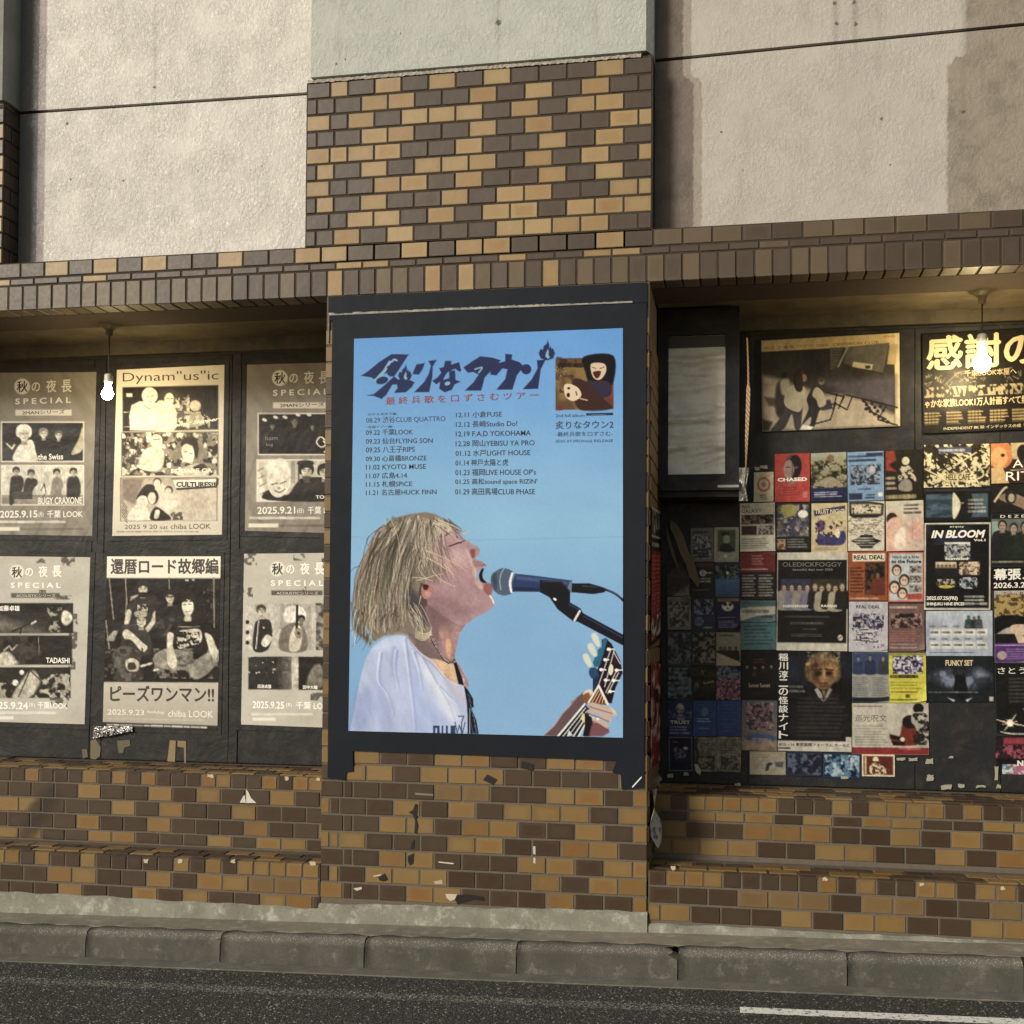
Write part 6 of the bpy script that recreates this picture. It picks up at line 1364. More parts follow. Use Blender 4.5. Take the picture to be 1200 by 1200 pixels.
flyer(867, 590, 908, 646.5, 'cream flyer with three small dark photos under the lettering GALAXY', (.72, .70, .64), a_gal, [((.1, .1, .1), 'ALS', .05, .035, .28, .10), ((.1, .1, .1), 'GALAXY', .05, .125, .62, .20)], lift=.0098)
def a_comic(S, r):
    R_(S, 0, 0, 1, 1, (.12, .12, .115)); R_(S, .04, .04, .94, .70, (.30, .29, .28)); noisy(S, .04, .04, .94, .70, [(.12, .12, .18), (.6, .57, .52), (.42, .38, .36), (.2, .22, .3)], .18, 3); E_(S, .38, .16, .24, .13, (.56, .52, .28)); E_(S, .78, .24, .14, .08, WH); R_(S, .04, .76, .28, .97, (.62, .52, .40)); noisy(S, .04, .78, .28, .97, [(.4, .2, .14)], .08, 4); Ds(S, .35, .74, .92, .95, 4, (.5, .5, .48))
flyer(909, 589.5, 950, 645.5, 'dark comic style flyer with a yellow speech bubble', (.12, .12, .115), a_comic)
def a_trust(S, r):
    R_(S, 0, 0, 1, 1, (.72, .66, .50)); P_(S, [(.06, .14), (.94, .05), (.94, .15), (.08, .26)], (.20, .21, .34)); P_(S, [(.16, .80), (.2, .6), (.5, .68), (.9, .55), (.9, .82), (.3, .84)], (.22, .20, .40), sm=True); E_(S, .26, .45, .12, .12, (.36, .24, .42)); E_(S, .70, .40, .15, .10, (.74, .68, .52)); S.tex(.1, .35*S.asp, .95, .82*S.asp, (.13, .12, .2), .07, .60, .05, .9, 4); P_(S, [(.65, .62), (.72, .5), (.8, .6), (.75, .7)], (.85, .8, .7), sm=True); Ds(S, .1, .88, .9, .95, 2, (.35, .3, .25), al=.6)
flyer(951, 590, 993, 648.5, 'cream flyer with a navy drawing and slanted TRUST NIGHT title', (.72, .66, .50), a_trust, [((.78, .74, .62), 'TRUST NIGHT', .10, .12, .92, .21, dict(bold=.02))])
def a_doodle(S, r):
    R_(S, 0, 0, 1, 1, (.76, .73, .66)); S.tex(0, .32*S.asp, 1, .7*S.asp, (.40, .37, .32), .03, .55, .1, .7, 4, 2, .5, 2.); P_(S, [(.02, .0), (.98, .0), (.96, .28), (.8, .33), (.15, .33), (.03, .28)], (.12, .11, .10), soft=.02); P_(S, [(.08, .05), (.92, .05), (.9, .25), (.1, .25)], (.74, .71, .6), soft=.03); S.tex(.1, .05*S.asp, .9, .25*S.asp, (.15, .13, .1), .05, .60, .05, .9, 9)
    P_(S, [(.08, .80), (.28, .74), (.36, .68), (.66, .68), (.72, .75), (.92, .80), (.74, .88), (.66, .95), (.36, .95), (.26, .88)], (.08, .08, .08)); Ds(S, .18, .72, .82, .92, 4, (.75, .73, .68), wl=5)
flyer(994, 588, 1036.5, 645.5, 'pale flyer of fine doodles with a black cloud shaped banner', (.76, .73, .66), a_doodle)
def a_lady(S, r):
    R_(S, 0, 0, 1, 1, (.74, .66, .60)); S.grad(0, 0, 1, .4*S.asp, (.70, .70, .62), (.76, .68, .62)); E_(S, .16, .36, .15, .13, (.16, .11, .10)); P_(S, [(.16, .34), (.4, .33), (.38, .45), (.5, .6), (.6, .78), (.5, 1), (.0, 1), (.0, .5)], (.80, .64, .56), sm=True, soft=.02); P_(S, [(.3, .6), (.5, .55), (.5, .95), (.2, .9)], (.84, .78, .72), sm=True, soft=.03); E_(S, .8, .62, .20, .20, (.76, .58, .52), soft=.05); Ln(S, [(.7, .35), (.7, .8)], .03, (.62, .5, .46), al=.6); Ds(S, .5, .05, .95, .28, 3, (.25, .22, .22), wl=3)
flyer(1038, 587.5, 1082, 646, 'pale pink flyer of a woman in a white dress', (.74, .66, .60), a_lady)
def a_ship(S, r):
    R_(S, 0, 0, 1, 1, (.09, .09, .085)); R_(S, .03, .10, .44, .88, (.24, .33, .40)); S.tex(.03, .1*S.asp, .44, .88*S.asp, (.12, .18, .24), .08, .52, .2, .8, 4, 3, .5, 1.5); P_(S, [(.44, .10), (.50, .16), (.56, .45), (.50, .84), (.44, .88)], (.78, .76, .66), sm=True); R_(S, .70, .10, .97, .88, (.26, .33, .38)); P_(S, [(.62, .10), (.72, .10), (.78, .5), (.72, .88), (.62, .88)], (.09, .09, .085)); Ds(S, .68, .25, .95, .75, 4, (.7, .7, .66), wl=6, al=.6); Ln(S, [(.55, .42), (.6, .4)], .02, (.6, .55, .3))
flyer(1083, 576, 1160, 611, 'black landscape flyer with a hazy blue sea photo', (.09, .09, .085), a_ship)
def a_bird(S, r):
    R_(S, 0, 0, 1, 1, (.11, .10, .09)); P_(S, [(.2, .5), (.5, .3), (1, .62), (1, 1), (.7, .8)], (.50, .42, .34), sm=True); E_(S, .5, .45, .14, .26, (.14, .12, .12)); E_(S, .52, .48, .08, .15, (.6, .56, .46)); Ln(S, [(.1, .6), (.3, .2), (.4, .1)], .05, (.72, .68, .56), sm=True)
flyer(1161, 568, 1208, 601, 'dark flyer with a pale bird shape at the right edge', (.11, .10, .09), a_bird)
def a_men(S, r):
    R_(S, 0, 0, 1, 1, (.34, .38, .36)); R_(S, 0, .15, .3, .55, (.48, .58, .54)); R_(S, 0, 0, 1, .10, (.08, .08, .08)); people(S, .15, .12, .98, .88, 3, (.13, .13, .13), (.62, .52, .44), (.1, .09, .08), r); R_(S, 0, .86, 1, 1, (.09, .09, .085)); Ds(S, .03, .88, .97, .95, 1, (.6, .58, .5))
flyer(1162, 602, 1209, 664, 'flyer of three men in dark suits in front of a pale car', (.34, .38, .36), a_men, [(WI, 'D E Z E R', .22, .03, 1.0, .08)])
def a_maku(S, r): R_(S, 0, 0, 1, 1, (.07, .07, .068))
flyer(1162, 664.5, 1209, 691.5, 'black strip flyer with bold white Japanese lettering and the date 2026.3.20', (.07, .07, .068), a_maku, [(WI, '幕張メ', .05, .08, 1.05, .58, dict(bold=.03)), (WI, '2026.3.20', .05, .68, .95, .92, dict(bold=.02))])
def a_grey(S, r):
    R_(S, 0, 0, 1, 1, (.36, .36, .38)); noisy(S, .1, .2, .9, .9, [(.15, .15, .17), (.55, .55, .56)], .12, 5); Ds(S, .1, .6, .9, .9, 3, (.14, .14, .16)); Ds(S, .1, .05, .9, .2, 1, (.2, .2, .22))
flyer(809.5, 619, 836, 658.5, 'dim grey flyer of small black letters near the torn strip', (.36, .36, .38), a_grey)
def a_green(S, r):
    R_(S, 0, 0, 1, 1, (.56, .56, .50)); R_(S, .14, .08, .86, .70, (.22, .32, .24)); E_(S, .45, .20, .16, .06, (.08, .1, .09)); E_(S, .5, .36, .14, .14, (.5, .55, .46)); P_(S, [(.25, .7), (.3, .5), (.6, .48), (.8, .7)], (.12, .15, .13), sm=True); E_(S, .47, .84, .08, .05, (.75, .73, .68))
flyer(837, 618, 866, 658.5, 'cream bordered flyer with a green painting of a hatted figure', (.56, .56, .50), a_green)
def a_plain(S, r):
    R_(S, 0, 0, 1, 1, (.24, .22, .21)); P_(S, [(0, .0), (.6, 0), (0, .4)], (.12, .11, .11), soft=.1); P_(S, [(1, .6), (1, 1), (.3, 1)], (.46, .44, .40), soft=.05); S.tex(0, 0, 1, S.asp, (.16, .15, .14), .3, .5, .2, .6, 4)
flyer(781.5, 658, 808.5, 698.5, 'blank brownish grey flyer with a pale lower corner, beside the pier', (.24, .22, .21), a_plain)
def a_dk(S, r):
    R_(S, 0, 0, 1, 1, (.11, .11, .12)); E_(S, .5, .3, .14, .09, (.7, .7, .7)); E_(S, .5, .3, .07, .05, (.1, .1, .1)); Ds(S, .4, .25, .98, .35, 1, (.7, .7, .68)); Ds(S, .3, .42, .95, .6, 2, (.6, .6, .58)); Ds(S, .05, .78, .9, .82, 1, (.5, .5, .5)); R_(S, .05, .0, .95, .12, (.3, .14, .16))
flyer(810, 660, 837.5, 699.5, 'nearly black flyer with a small ring emblem', (.11, .11, .12), a_dk)
def a_sea(S, r):
    R_(S, 0, 0, 1, .45, (.10, .17, .22)); R_(S, 0, .45, 1, 1, (.20, .34, .50)); noisy(S, 0, .1, 1, .48, [(.05, .08, .10), (.35, .42, .44)], .12, 4); S.grad(0, .5*S.asp, 1, S.asp, (.24, .40, .58), (.17, .28, .42)); E_(S, .5, .3, .05, .04, (.8, .8, .75))
flyer(838.5, 659, 866.5, 699.5, 'blue flyer with a dark shoreline in its upper half', (.20, .34, .50), a_sea)
def a_list(S, r):
    R_(S, 0, 0, 1, .42, (.40, .13, .14)); R_(S, 0, .42, 1, 1, (.10, .10, .11)); Ds(S, .35, .05, .68, .28, 4, (.62, .42, .40), wl=2); Ds(S, .06, .33, .96, .39, 1, (.75, .7, .68), wl=4); Ds(S, .08, .46, .46, .95, 8, (.62, .60, .58), wl=2); Ds(S, .55, .46, .96, .95, 8, (.62, .60, .58), wl=2)
flyer(867, 647.5, 908.5, 702.5, 'flyer with red top and black lower half of listed band names', (.40, .13, .14), a_list)
def a_old(S, r):
    R_(S, 0, 0, 1, 1, (.70, .68, .62)); R_(S, .01, .075, .985, .92, (.075, .072, .07)); R_(S, .05, .27, .48, .57, (.18, .19, .26)); R_(S, .49, .27, .96, .57, (.17, .16, .13))
    for i in range(4): S.figure(.10+i*.11, .32*S.asp, .26*S.asp, (.5-.1*(i % 2), .48-.1*(i % 2), .45), (.62, .52, .46), (.12, .1, .1), .28)
    for i in range(5): S.figure(.54+i*.095, (.31+.02*(i % 2))*S.asp, .26*S.asp, (.56, .54, .46) if i % 2 else (.12, .11, .1), (.66, .58, .46), (.3, .25, .18), .28)
    Ds(S, .12, .64, .9, .67, 1, (.30, .29, .27), wl=6); Ds(S, .2, .70, .78, .74, 1, (.34, .33, .30), wl=4); Ds(S, .38, .77, .6, .79, 1, (.34, .33, .3), wl=2); Ds(S, .22, .825, .76, .86, 2, (.34, .33, .3), wl=7); E_(S, .90, .865, .035, .03, (.7, .68, .62)); Ln(S, [(.88, .875), (.92, .855)], .012, (.1, .1, .1))
flyer(911, 647.5, 994, 762, 'black poster on a white sheet headed OLEDICKFOGGY with two band photos side by side', (.70, .68, .62), a_old,
      [((.40, .38, .36), 'OLEDICKFOGGY', .07, .10, .91, .145, dict(bold=.01)), ((.55, .53, .50), 'beautiful days tour 2025', .22, .165, .78, .19), (WI, 'OLEDICKFOGGY', .08, .535, .44, .56, dict(bold=.02)), (WI, 'RAVENS', .62, .535, .84, .56, dict(bold=.02))], cat='poster', group=None, name='small_poster', lift=.0105)
def a_real(S, r):
    R_(S, 0, 0, 1, 1, (.56, .27, .14)); R_(S, .10, .04, .94, .20, (.80, .77, .68)); R_(S, .42, .22, .93, .88, (.17, .14, .12)); noisy(S, .42, .22, .93, .88, [(.36, .22, .15), (.08, .07, .06)], .12, 4); people(S, .6, .4, .93, .88, 1, (.4, .2, .12), (.5, .34, .26), (.1, .08, .07), r); Ds(S, .05, .3, .40, .85, 8, (.20, .12, .09), wl=2); Ds(S, .05, .93, .95, .98, 1, (.75, .72, .66))
flyer(994.5, 646.5, 1040, 704, 'orange brown flyer with the title REAL DEAL on a white label', (.56, .27, .14), a_real, [((.08, .07, .06), 'REAL DEAL', .13, .075, .91, .165, dict(bold=.03))])
def a_hitch(S, r):
    R_(S, 0, 0, 1, 1, (.70, .30, .24)); R_(S, .04, .03, .96, .97, (.66, .70, .70)); 
    for cx, cy, k_ in ((.24, .36, .12), (.45, .56, .13), (.18, .70, .14), (.40, .82, .13)): S.ell(cx, cy*S.asp, k_*1.15, k_*1.3, (.20, .13, .12)); S.ell(cx, (cy+.02)*S.asp, k_*.8, k_, (.80, .68, .58)); S.ell(cx-.03, cy*S.asp, .015, .02, (.1, .1, .1)); S.ell(cx+.04, cy*S.asp, .015, .02, (.1, .1, .1))
    for i in range(3): R_(S, .60, .28+i*.19, .93, .42+i*.19, (.28, .27, .26)); noisy(S, .60, .28+i*.19, .93, .42+i*.19, [(.6, .58, .54)], .07, i)
    P_(S, [(.5, .84), (.95, .82), (.95, .95), (.55, .95)], (.62, .25, .2))
flyer(1041, 647, 1083, 705.5, 'cartoon flyer of faces under the words Hitch on a Ride to the Future', (.70, .30, .24), a_hitch, [((.12, .14, .2), 'Hitch on a Ride', .12, .07, .86, .13, dict(bold=.02)), ((.08, .08, .1), 'to the Future', .08, .15, .92, .225, dict(bold=.04))])
def a_bloom(S, r):
    R_(S, 0, 0, 1, 1, (.74, .72, .66)); R_(S, .02, .018, .98, .98, (.07, .07, .072)); S.tex(.03, .03*S.asp, .7, .25*S.asp, (.14, .16, .26), .3, .5, .2, .8, 3)
    R_(S, .31, .225, .69, .42, (.45, .48, .52)); noisy(S, .31, .24, .69, .40, [(.12, .13, .15), (.7, .7, .68)], .06, 3); R_(S, .31, .225, .69, .245, WH)
    R_(S, .17, .45, .49, .60, (.74, .66, .54)); 
    for i in range(5): S.figure(.21+i*.06, .48*S.asp, .14*S.asp, (.1, .1, .1), (.5, .4, .3), (.1, .1, .1), .2, face=False)
    R_(S, .53, .45, .84, .60, (.66, .56, .46)); noisy(S, .53, .45, .84, .60, [(.25, .2, .18), (.8, .72, .6)], .05, 8)
    E_(S, .33, .70, .15, .055, (.30, .27, .22)); noisy(S, .2, .65, .46, .75, [(.08, .08, .07), (.7, .66, .6)], .05, 5); E_(S, .33, .735, .11, .018, (.75, .68, .25)); E_(S, .67, .69, .14, .065, (.40, .48, .55)); noisy(S, .54, .63, .8, .76, [(.1, .12, .15), (.7, .72, .72)], .05, 6)
    Ds(S, .62, .83, .97, .95, 3, (.72, .72, .7), wl=3)
flyer(1083.5, 613, 1161, 714.5, 'black poster with a thin white border headed IN BLOOM Vol.1', (.74, .72, .66), a_bloom,
      [(WI, 'IN BLOOM', .10, .085, .92, .175, dict(bold=.04, shear=.25)), (WI, 'Vol.1', .74, .19, .92, .215, dict(bold=.03)), (WI, 'enjoy', .38, .035, .60, .06), (WI, 'humbled', .32, .40, .66, .43, dict(bold=.02)), (WI, '2025.07.25(FRI)', .03, .845, .50, .90, dict(bold=.03)), (WI, 'SHINJUKU NINE SPICES', .03, .915, .60, .96, dict(bold=.03))], cat='poster', group=None, name='small_poster', lift=.0105)
def a_hat(S, r):
    R_(S, 0, 0, 1, .72, (.62, .60, .56)); P_(S, [(.0, .1), (.5, .05), (1, .1), (1, .4), (.5, .35), (.1, .42)], (.62, .52, .30), sm=True, soft=.02); S.tex(0, .05*S.asp, 1, .4*S.asp, (.26, .2, .1), .07, .54, .08, .9, 3); P_(S, [(0, .38), (.5, .34), (1, .42), (1, .58), (.6, .5), (.3, .52), (.0, .6)], (.06, .06, .06), sm=True); P_(S, [(.4, .5), (.8, .48), (.95, .6), (.85, .72), (.6, .74)], (.76, .66, .56), sm=True); E_(S, .78, .63, .08, .015, (.5, .2, .18)); P_(S, [(0, .6), (.5, .6), (.6, .74), (0, .74)], (.08, .07, .07)); R_(S, 0, .73, 1, 1, (.28, .14, .40)); Ds(S, .02, .74, .98, .78, 1, (.72, .66, .78)); Ds(S, .3, .8, .98, .96, 5, (.52, .42, .62), wl=3); E_(S, .18, .9, .12, .06, (.6, .55, .55))
flyer(1165, 692.5, 1212, 776.5, 'flyer of a blond person under a black hat brim above a purple strip', (.62, .60, .56), a_hat, [((.35, .08, .1), 'Tabu Rabbit', .22, .02, 1.1, .06)])
def a_map(S, r):
    R_(S, 0, 0, 1, 1, (.42, .42, .38)); noisy(S, .08, .15, .92, .9, [(.26, .26, .23), (.52, .52, .47), (.2, .2, .18)], .2, 2)
flyer(782, 699.5, 809.5, 738, 'faded grey green flyer with a map like stain', (.42, .42, .38), a_map)
def a_nv(S, r):
    R_(S, 0, 0, 1, 1, (.14, .17, .25)); noisy(S, .1, .05, .95, .5, [(.42, .46, .55), (.08, .1, .16)], .16, 6); E_(S, .3, .72, .2, .14, (.36, .40, .48)); Ds(S, .1, .64, .5, .8, 3, (.14, .17, .25)); Ds(S, .5, .86, .95, .95, 1, (.5, .52, .56))
flyer(811, 701, 838, 739, 'navy flyer with a pale round emblem and washed out figures', (.14, .17, .25), a_nv)
def a_cat(S, r):
    R_(S, 0, 0, 1, 1, (.11, .10, .26)); R_(S, .05, .02, .95, .12, (.45, .38, .28)); E_(S, .47, .27, .24, .14, (.76, .74, .68)); E_(S, .36, .2, .08, .06, (.1, .1, .1)); E_(S, .58, .21, .07, .05, (.1, .1, .1)); E_(S, .47, .33, .04, .03, (.2, .15, .15)); Ds(S, .05, .58, .95, .64, 1, (.5, .5, .62)); Ds(S, .1, .68, .9, .92, 4, (.45, .45, .6), wl=3)
flyer(839.5, 700.5, 867.5, 739, 'deep blue flyer with a white mask face at its top', (.11, .10, .26), a_cat)
def a_torn(S, r):
    R_(S, 0, 0, 1, 1, (.24, .36, .38)); P_(S, [(0, .38), (.3, .3), (1, .26), (1, .62), (.5, .7), (.0, .95)], (.62, .62, .56)); Ds(S, .08, .40, .95, .60, 1, (.34, .36, .34), wl=8, fill=.9); Ds(S, .6, .66, 1., .8, 1, (.08, .1, .14), wl=2); Ds(S, .1, .08, .9, .16, 1, (.12, .2, .22))
flyer(867.5, 703.5, 909, 729, 'teal flyer with a torn white strip across it', (.24, .36, .38), a_torn)
def a_teal(S, r): R_(S, 0, 0, 1, 1, (.24, .38, .40)); Ds(S, .1, .05, .9, .85, 6, (.10, .17, .19), wl=3, al=.7, fill=.35)
flyer(867.5, 730, 909.5, 761.5, 'plain teal flyer with a few dark lines of print', (.24, .38, .40), a_teal)
def a_real2(S, r):
    R_(S, 0, 0, 1, 1, (.66, .65, .68)); E_(S, .32, .32, .20, .09, (.28, .25, .38)); E_(S, .68, .44, .22, .11, (.32, .30, .44)); noisy(S, .1, .24, .9, .54, [(.62, .62, .66), (.12, .11, .2)], .08, 3)
    for i in range(7): x, y = r.uniform(.1, .6), r.uniform(.5, .85); R_(S, x, y, x+.25, y+.06, (.72, .71, .72)); Ds(S, x, y, x+.25, y+.06, 1, (.1, .1, .15), wl=3)
    S.tex(.08, .5*S.asp, .92, .92*S.asp, (.14, .13, .2), .05, .63, .05, .8, 3)
flyer(995, 705, 1040.5, 763.5, 'white flyer with purple splashes and the title REAL DEAL', (.66, .65, .68), a_real2, [((.14, .12, .22), 'REAL DEAL', .18, .07, .80, .135, dict(bold=.02))])
def a_brn(S, r):
    R_(S, 0, 0, 1, 1, (.40, .30, .28)); noisy(S, .05, .2, .95, .5, [(.58, .46, .42), (.14, .1, .1)], .14, 5); Ds(S, .05, .03, .95, .12, 1, (.76, .7, .66), wl=5); P_(S, [(.3, .22), (.7, .2), (.75, .28), (.3, .28)], (.1, .08, .08)); Ds(S, .05, .55, .95, .8, 5, (.58, .34, .34), wl=4); Ds(S, .05, .82, .95, .95, 2, (.6, .52, .5), wl=4)
flyer(1041.5, 707.5, 1083.5, 763.5, 'brown flyer of a car drawing with white heading', (.40, .30, .28), a_brn)
def a_sched(S, r):
    R_(S, 0, 0, 1, 1, (.60, .64, .70)); S.grad(0, 0, 1, .4*S.asp, (.66, .70, .74), (.60, .64, .70)); people(S, .58, .10, .86, .40, 3, (.20, .22, .26), (.4, .36, .36), (.12, .12, .14), r)
    for j in range(2):
        for i in range(5): R_(S, .06+i*.176, .40+j*.28, .22+i*.176, .56+j*.28, (.76, .76, .74)); Ds(S, .08+i*.176, .44+j*.28, .20+i*.176, .52+j*.28, 1, (.2, .2, .22), wl=2); Ds(S, .06+i*.176, .31+j*.28, .16+i*.176, .38+j*.28, 1, (.3, .34, .4), wl=2)
    Ds(S, .06, .90, .9, .95, 1, (.2, .22, .28))
flyer(1085, 716, 1163, 768.5, 'pale blue landscape schedule flyer with two rows of white boxes', (.60, .64, .70), a_sched)
def dim(bgc, cols, seed, dsh=None):
    def f_(S, r):
        R_(S, 0, 0, 1, 1, bgc); noisy(S, .03, .05, .97, .95, cols, .2, seed)
        if dsh: Ds(S, .06, .1, .94, .9, dsh[0], dsh[1], wl=3, al=.6)
    return f_
flyer(782.5, 740, 810, 780, 'dim blue grey flyer of trees over small figures', (.22, .24, .28), dim((.22, .24, .28), [(.12, .13, .16), (.38, .4, .42)], 4))
flyer(811, 739.5, 838.5, 779.5, 'dark flyer of rough sea waves in brownish grey', (.20, .19, .17), dim((.20, .19, .17), [(.46, .44, .40), (.08, .08, .08)], 9))
def a_roof(S, r):
    R_(S, 0, 0, 1, 1, (.48, .46, .40)); Ds(S, .15, .06, .85, .14, 1, (.15, .14, .13), wl=5)
    for x in (.18, .35, .55, .8): S.figure(x, .43*S.asp, .4*S.asp, (.10, .10, .10), (.35, .3, .26), (.1, .1, .1), .2, face=False)
    P_(S, [(0, .6), (1, .86), (1, 1), (0, 1)], (.60, .55, .44)); Ln(S, [(0, .58), (1, .88)], .04, (.14, .13, .11))
flyer(839.5, 741, 868, 780, 'cream flyer of four figures standing on a sloping roof', (.48, .46, .40), a_roof)
def a_faces(S, r):
    R_(S, 0, 0, 1, 1, (.055, .06, .06)); Ds(S, .33, .15, .68, .28, 2, (.36, .14, .14), wl=2)
    for x, y in ((.16, .34), (.37, .36), (.60, .35), (.83, .34)): E_(S, x, y, .035, .03, (.46, .44, .38)); E_(S, x, y+.04, .05, .02, (.14, .14, .14))
    E_(S, .35, .5, .06, .05, (.18, .17, .16)); Ds(S, .25, .87, .7, .9, 1, (.2, .2, .2), wl=3)
flyer(868.5, 762.5, 911, 819, 'black flyer with four tiny faces in a row', (.055, .06, .06), a_faces, [((.62, .58, .5), 'Sunset Sunset', .21, .68, .80, .76)])
def a_kai(S, r):
    R_(S, 0, 0, 1, 1, (.06, .06, .068)); P_(S, [(0, .05), (.3, .02), (.42, .3), (0, .34)], (.11, .14, .20), soft=.15); P_(S, [(.7, .05), (1, .02), (1, .3)], (.10, .13, .18), soft=.1)
    P_(S, [(.36, .50), (.44, .42), (.60, .40), (.80, .42), (.90, .56), (.95, .86), (.20, .86), (.24, .6)], (.09, .08, .085), sm=True, soft=.03)
    P_(S, [(.40, .10), (.50, .02), (.66, .0), (.80, .06), (.85, .18), (.80, .30), (.44, .30), (.37, .2)], (.42, .34, .22), sm=True, soft=.02); S.tex(.38, 0, .85, .14*S.asp, (.62, .54, .38), .06, .55, .1, .8, 3)
    P_(S, [(.44, .14), (.56, .09), (.74, .10), (.81, .18), (.78, .28), (.70, .36), (.62, .385), (.54, .36), (.46, .28)], (.58, .42, .27), sm=True, soft=.015)
    P_(S, [(.45, .14), (.56, .12), (.57, .32), (.47, .28)], (.34, .22, .14), sm=True, soft=.03); E_(S, .555, .215, .045, .024, (.14, .08, .06), soft=.02); E_(S, .69, .215, .045, .024, (.14, .08, .06), soft=.02)
    Ln(S, [(.50, .185), (.60, .175)], .018, (.2, .14, .1)); Ln(S, [(.65, .175), (.75, .185)], .018, (.2, .14, .1)); P_(S, [(.61, .2), (.64, .2), (.66, .27), (.59, .27)], (.68, .50, .33), soft=.01); Ln(S, [(.58, .315), (.67, .315)], .014, (.25, .12, .1)); E_(S, .63, .345, .06, .02, (.44, .3, .2), soft=.02); Ln(S, [(.54, .28), (.57, .31)], .01, (.3, .2, .13)); Ln(S, [(.70, .28), (.68, .31)], .01, (.3, .2, .13))
    S.grit(.36, 0, .88, .42*S.asp, .12, .08, 3); S.C[:int(S.ny*.42)] *= .86
    P_(S, [(.54, .36), (.60, .42), (.62, .50), (.56, .46), (.50, .38)], (.56, .54, .50)); P_(S, [(.62, .50), (.66, .42), (.70, .36), (.74, .38), (.66, .48)], (.50, .48, .45)); P_(S, [(.60, .39), (.65, .39), (.63, .46)], (.5, .36, .24))
    Ds(S, .17, .33, .38, .42, 2, (.38, .37, .36), wl=2); Ds(S, .28, .45, .95, .86, 10, (.20, .19, .19), al=.6, wl=3); R_(S, .0, .895, 1, 1, (.70, .68, .63)); R_(S, .92, .85, 1, .9, (.7, .68, .63)); Ds(S, .02, .955, .2, .985, 1, (.1, .1, .1), al=.9, wl=2)
flyer(911, 763.5, 998, 880, 'black poster of an old man lit from below beside vertical white Japanese lettering', (.06, .06, .068), a_kai, [((.08, .08, .08), '8/15・16 東京国際フォーラム ホールC', .02, .915, .97, .95, dict(bold=.025))], cat='poster', group=None, name='small_poster', lift=.0105)
kk = Ink(YB-.0112); kk.t('稲川淳二の怪談ナイト', 912.5, 765, 923.5, 866, None, .02, 0, True); kk.build([o for o in bpy.data.objects if o.get('label', '').startswith('black poster of an old man')][0], (.86, .85, .82))
def a_band(S, r):
    R_(S, 0, 0, 1, 1, (.54, .54, .52)); R_(S, 0, 0, 1, .43, (.20, .25, .38)); people(S, .02, .05, .98, .43, 3, (.15, .17, .25), (.50, .48, .52), (.12, .12, .18), r); Ds(S, .05, .48, .45, .88, 11, (.32, .32, .32), wl=2, al=.7); Ds(S, .55, .48, .95, .88, 11, (.32, .32, .32), wl=2, al=.7); R_(S, 0, .90, 1, 1, (.07, .09, .13))
flyer(998.5, 764.5, 1042, 823, 'blue toned flyer of three men above two columns of small print', (.54, .54, .52), a_band, gr=.03)
def a_yel(S, r):
    R_(S, 0, 0, 1, 1, (.74, .73, .22)); R_(S, 0, 0, 1, .05, (.5, .5, .3)); P_(S, [(.1, .2), (.3, .06), (.5, .1), (.7, .05), (.92, .18), (.88, .34), (.6, .42), (.3, .42), (.12, .34)], (.34, .30, .46), sm=True); noisy(S, .1, .06, .92, .42, [(.78, .78, .8), (.12, .1, .2)], .09, 3); Ds(S, .06, .43, .94, .52, 1, (.1, .1, .12), wl=4, fill=.9); Ds(S, .06, .56, .94, .74, 3, (.55, .52, .15), wl=3, al=.8); Ds(S, .06, .75, .94, .81, 1, (.50, .22, .08), wl=4); R_(S, .45, .83, .56, .90, (.3, .28, .1)); Ds(S, .06, .91, .94, .97, 1, (.3, .28, .1))
flyer(1041.5, 765, 1085, 823.5, 'bright yellow flyer with a purple character cluster at its top', (.74, .73, .22), a_yel)
def a_funky(S, r):
    R_(S, 0, 0, 1, 1, (.08, .11, .13)); P_(S, [(.05, .45), (.2, .28), (.42, .36), (.44, .72), (.2, .6)], (.42, .46, .54), sm=True, soft=.06); P_(S, [(.58, .36), (.8, .26), (.95, .46), (.8, .62), (.56, .72)], (.42, .46, .54), sm=True, soft=.06); S.tex(.05, .2*S.asp, .95, .75*S.asp, (.08, .1, .13), .12, .5, .2, .7, 3); P_(S, [(.40, .9), (.42, .5), (.40, .34), (.50, .28), (.60, .34), (.58, .5), (.62, .9)], (.05, .06, .07), sm=True); E_(S, .5, .33, .045, .07, (.16, .16, .18)); Ln(S, [(.42, .42), (.44, .32), (.5, .3), (.57, .32), (.58, .42)], .03, (.14, .14, .16), sm=True)
    P_(S, [(.30, .90), (.42, .95), (.40, 1)], (.7, .7, .7)); P_(S, [(.68, .90), (.58, .95), (.6, 1)], (.7, .7, .7)); R_(S, .93, .88, .99, .98, (.65, .65, .62)); R_(S, .27, .02, .70, .22, (.12, .13, .13)); Ds(S, .03, .76, .95, .80, 1, (.55, .56, .56), wl=16)
flyer(1086, 770.5, 1164.5, 822.5, 'dark teal landscape flyer headed FUNKY SET with a figure between pale wings', (.08, .11, .13), a_funky, [((.78, .72, .58), 'FUNKY SET', .28, .06, .69, .19, dict(bold=.03))])
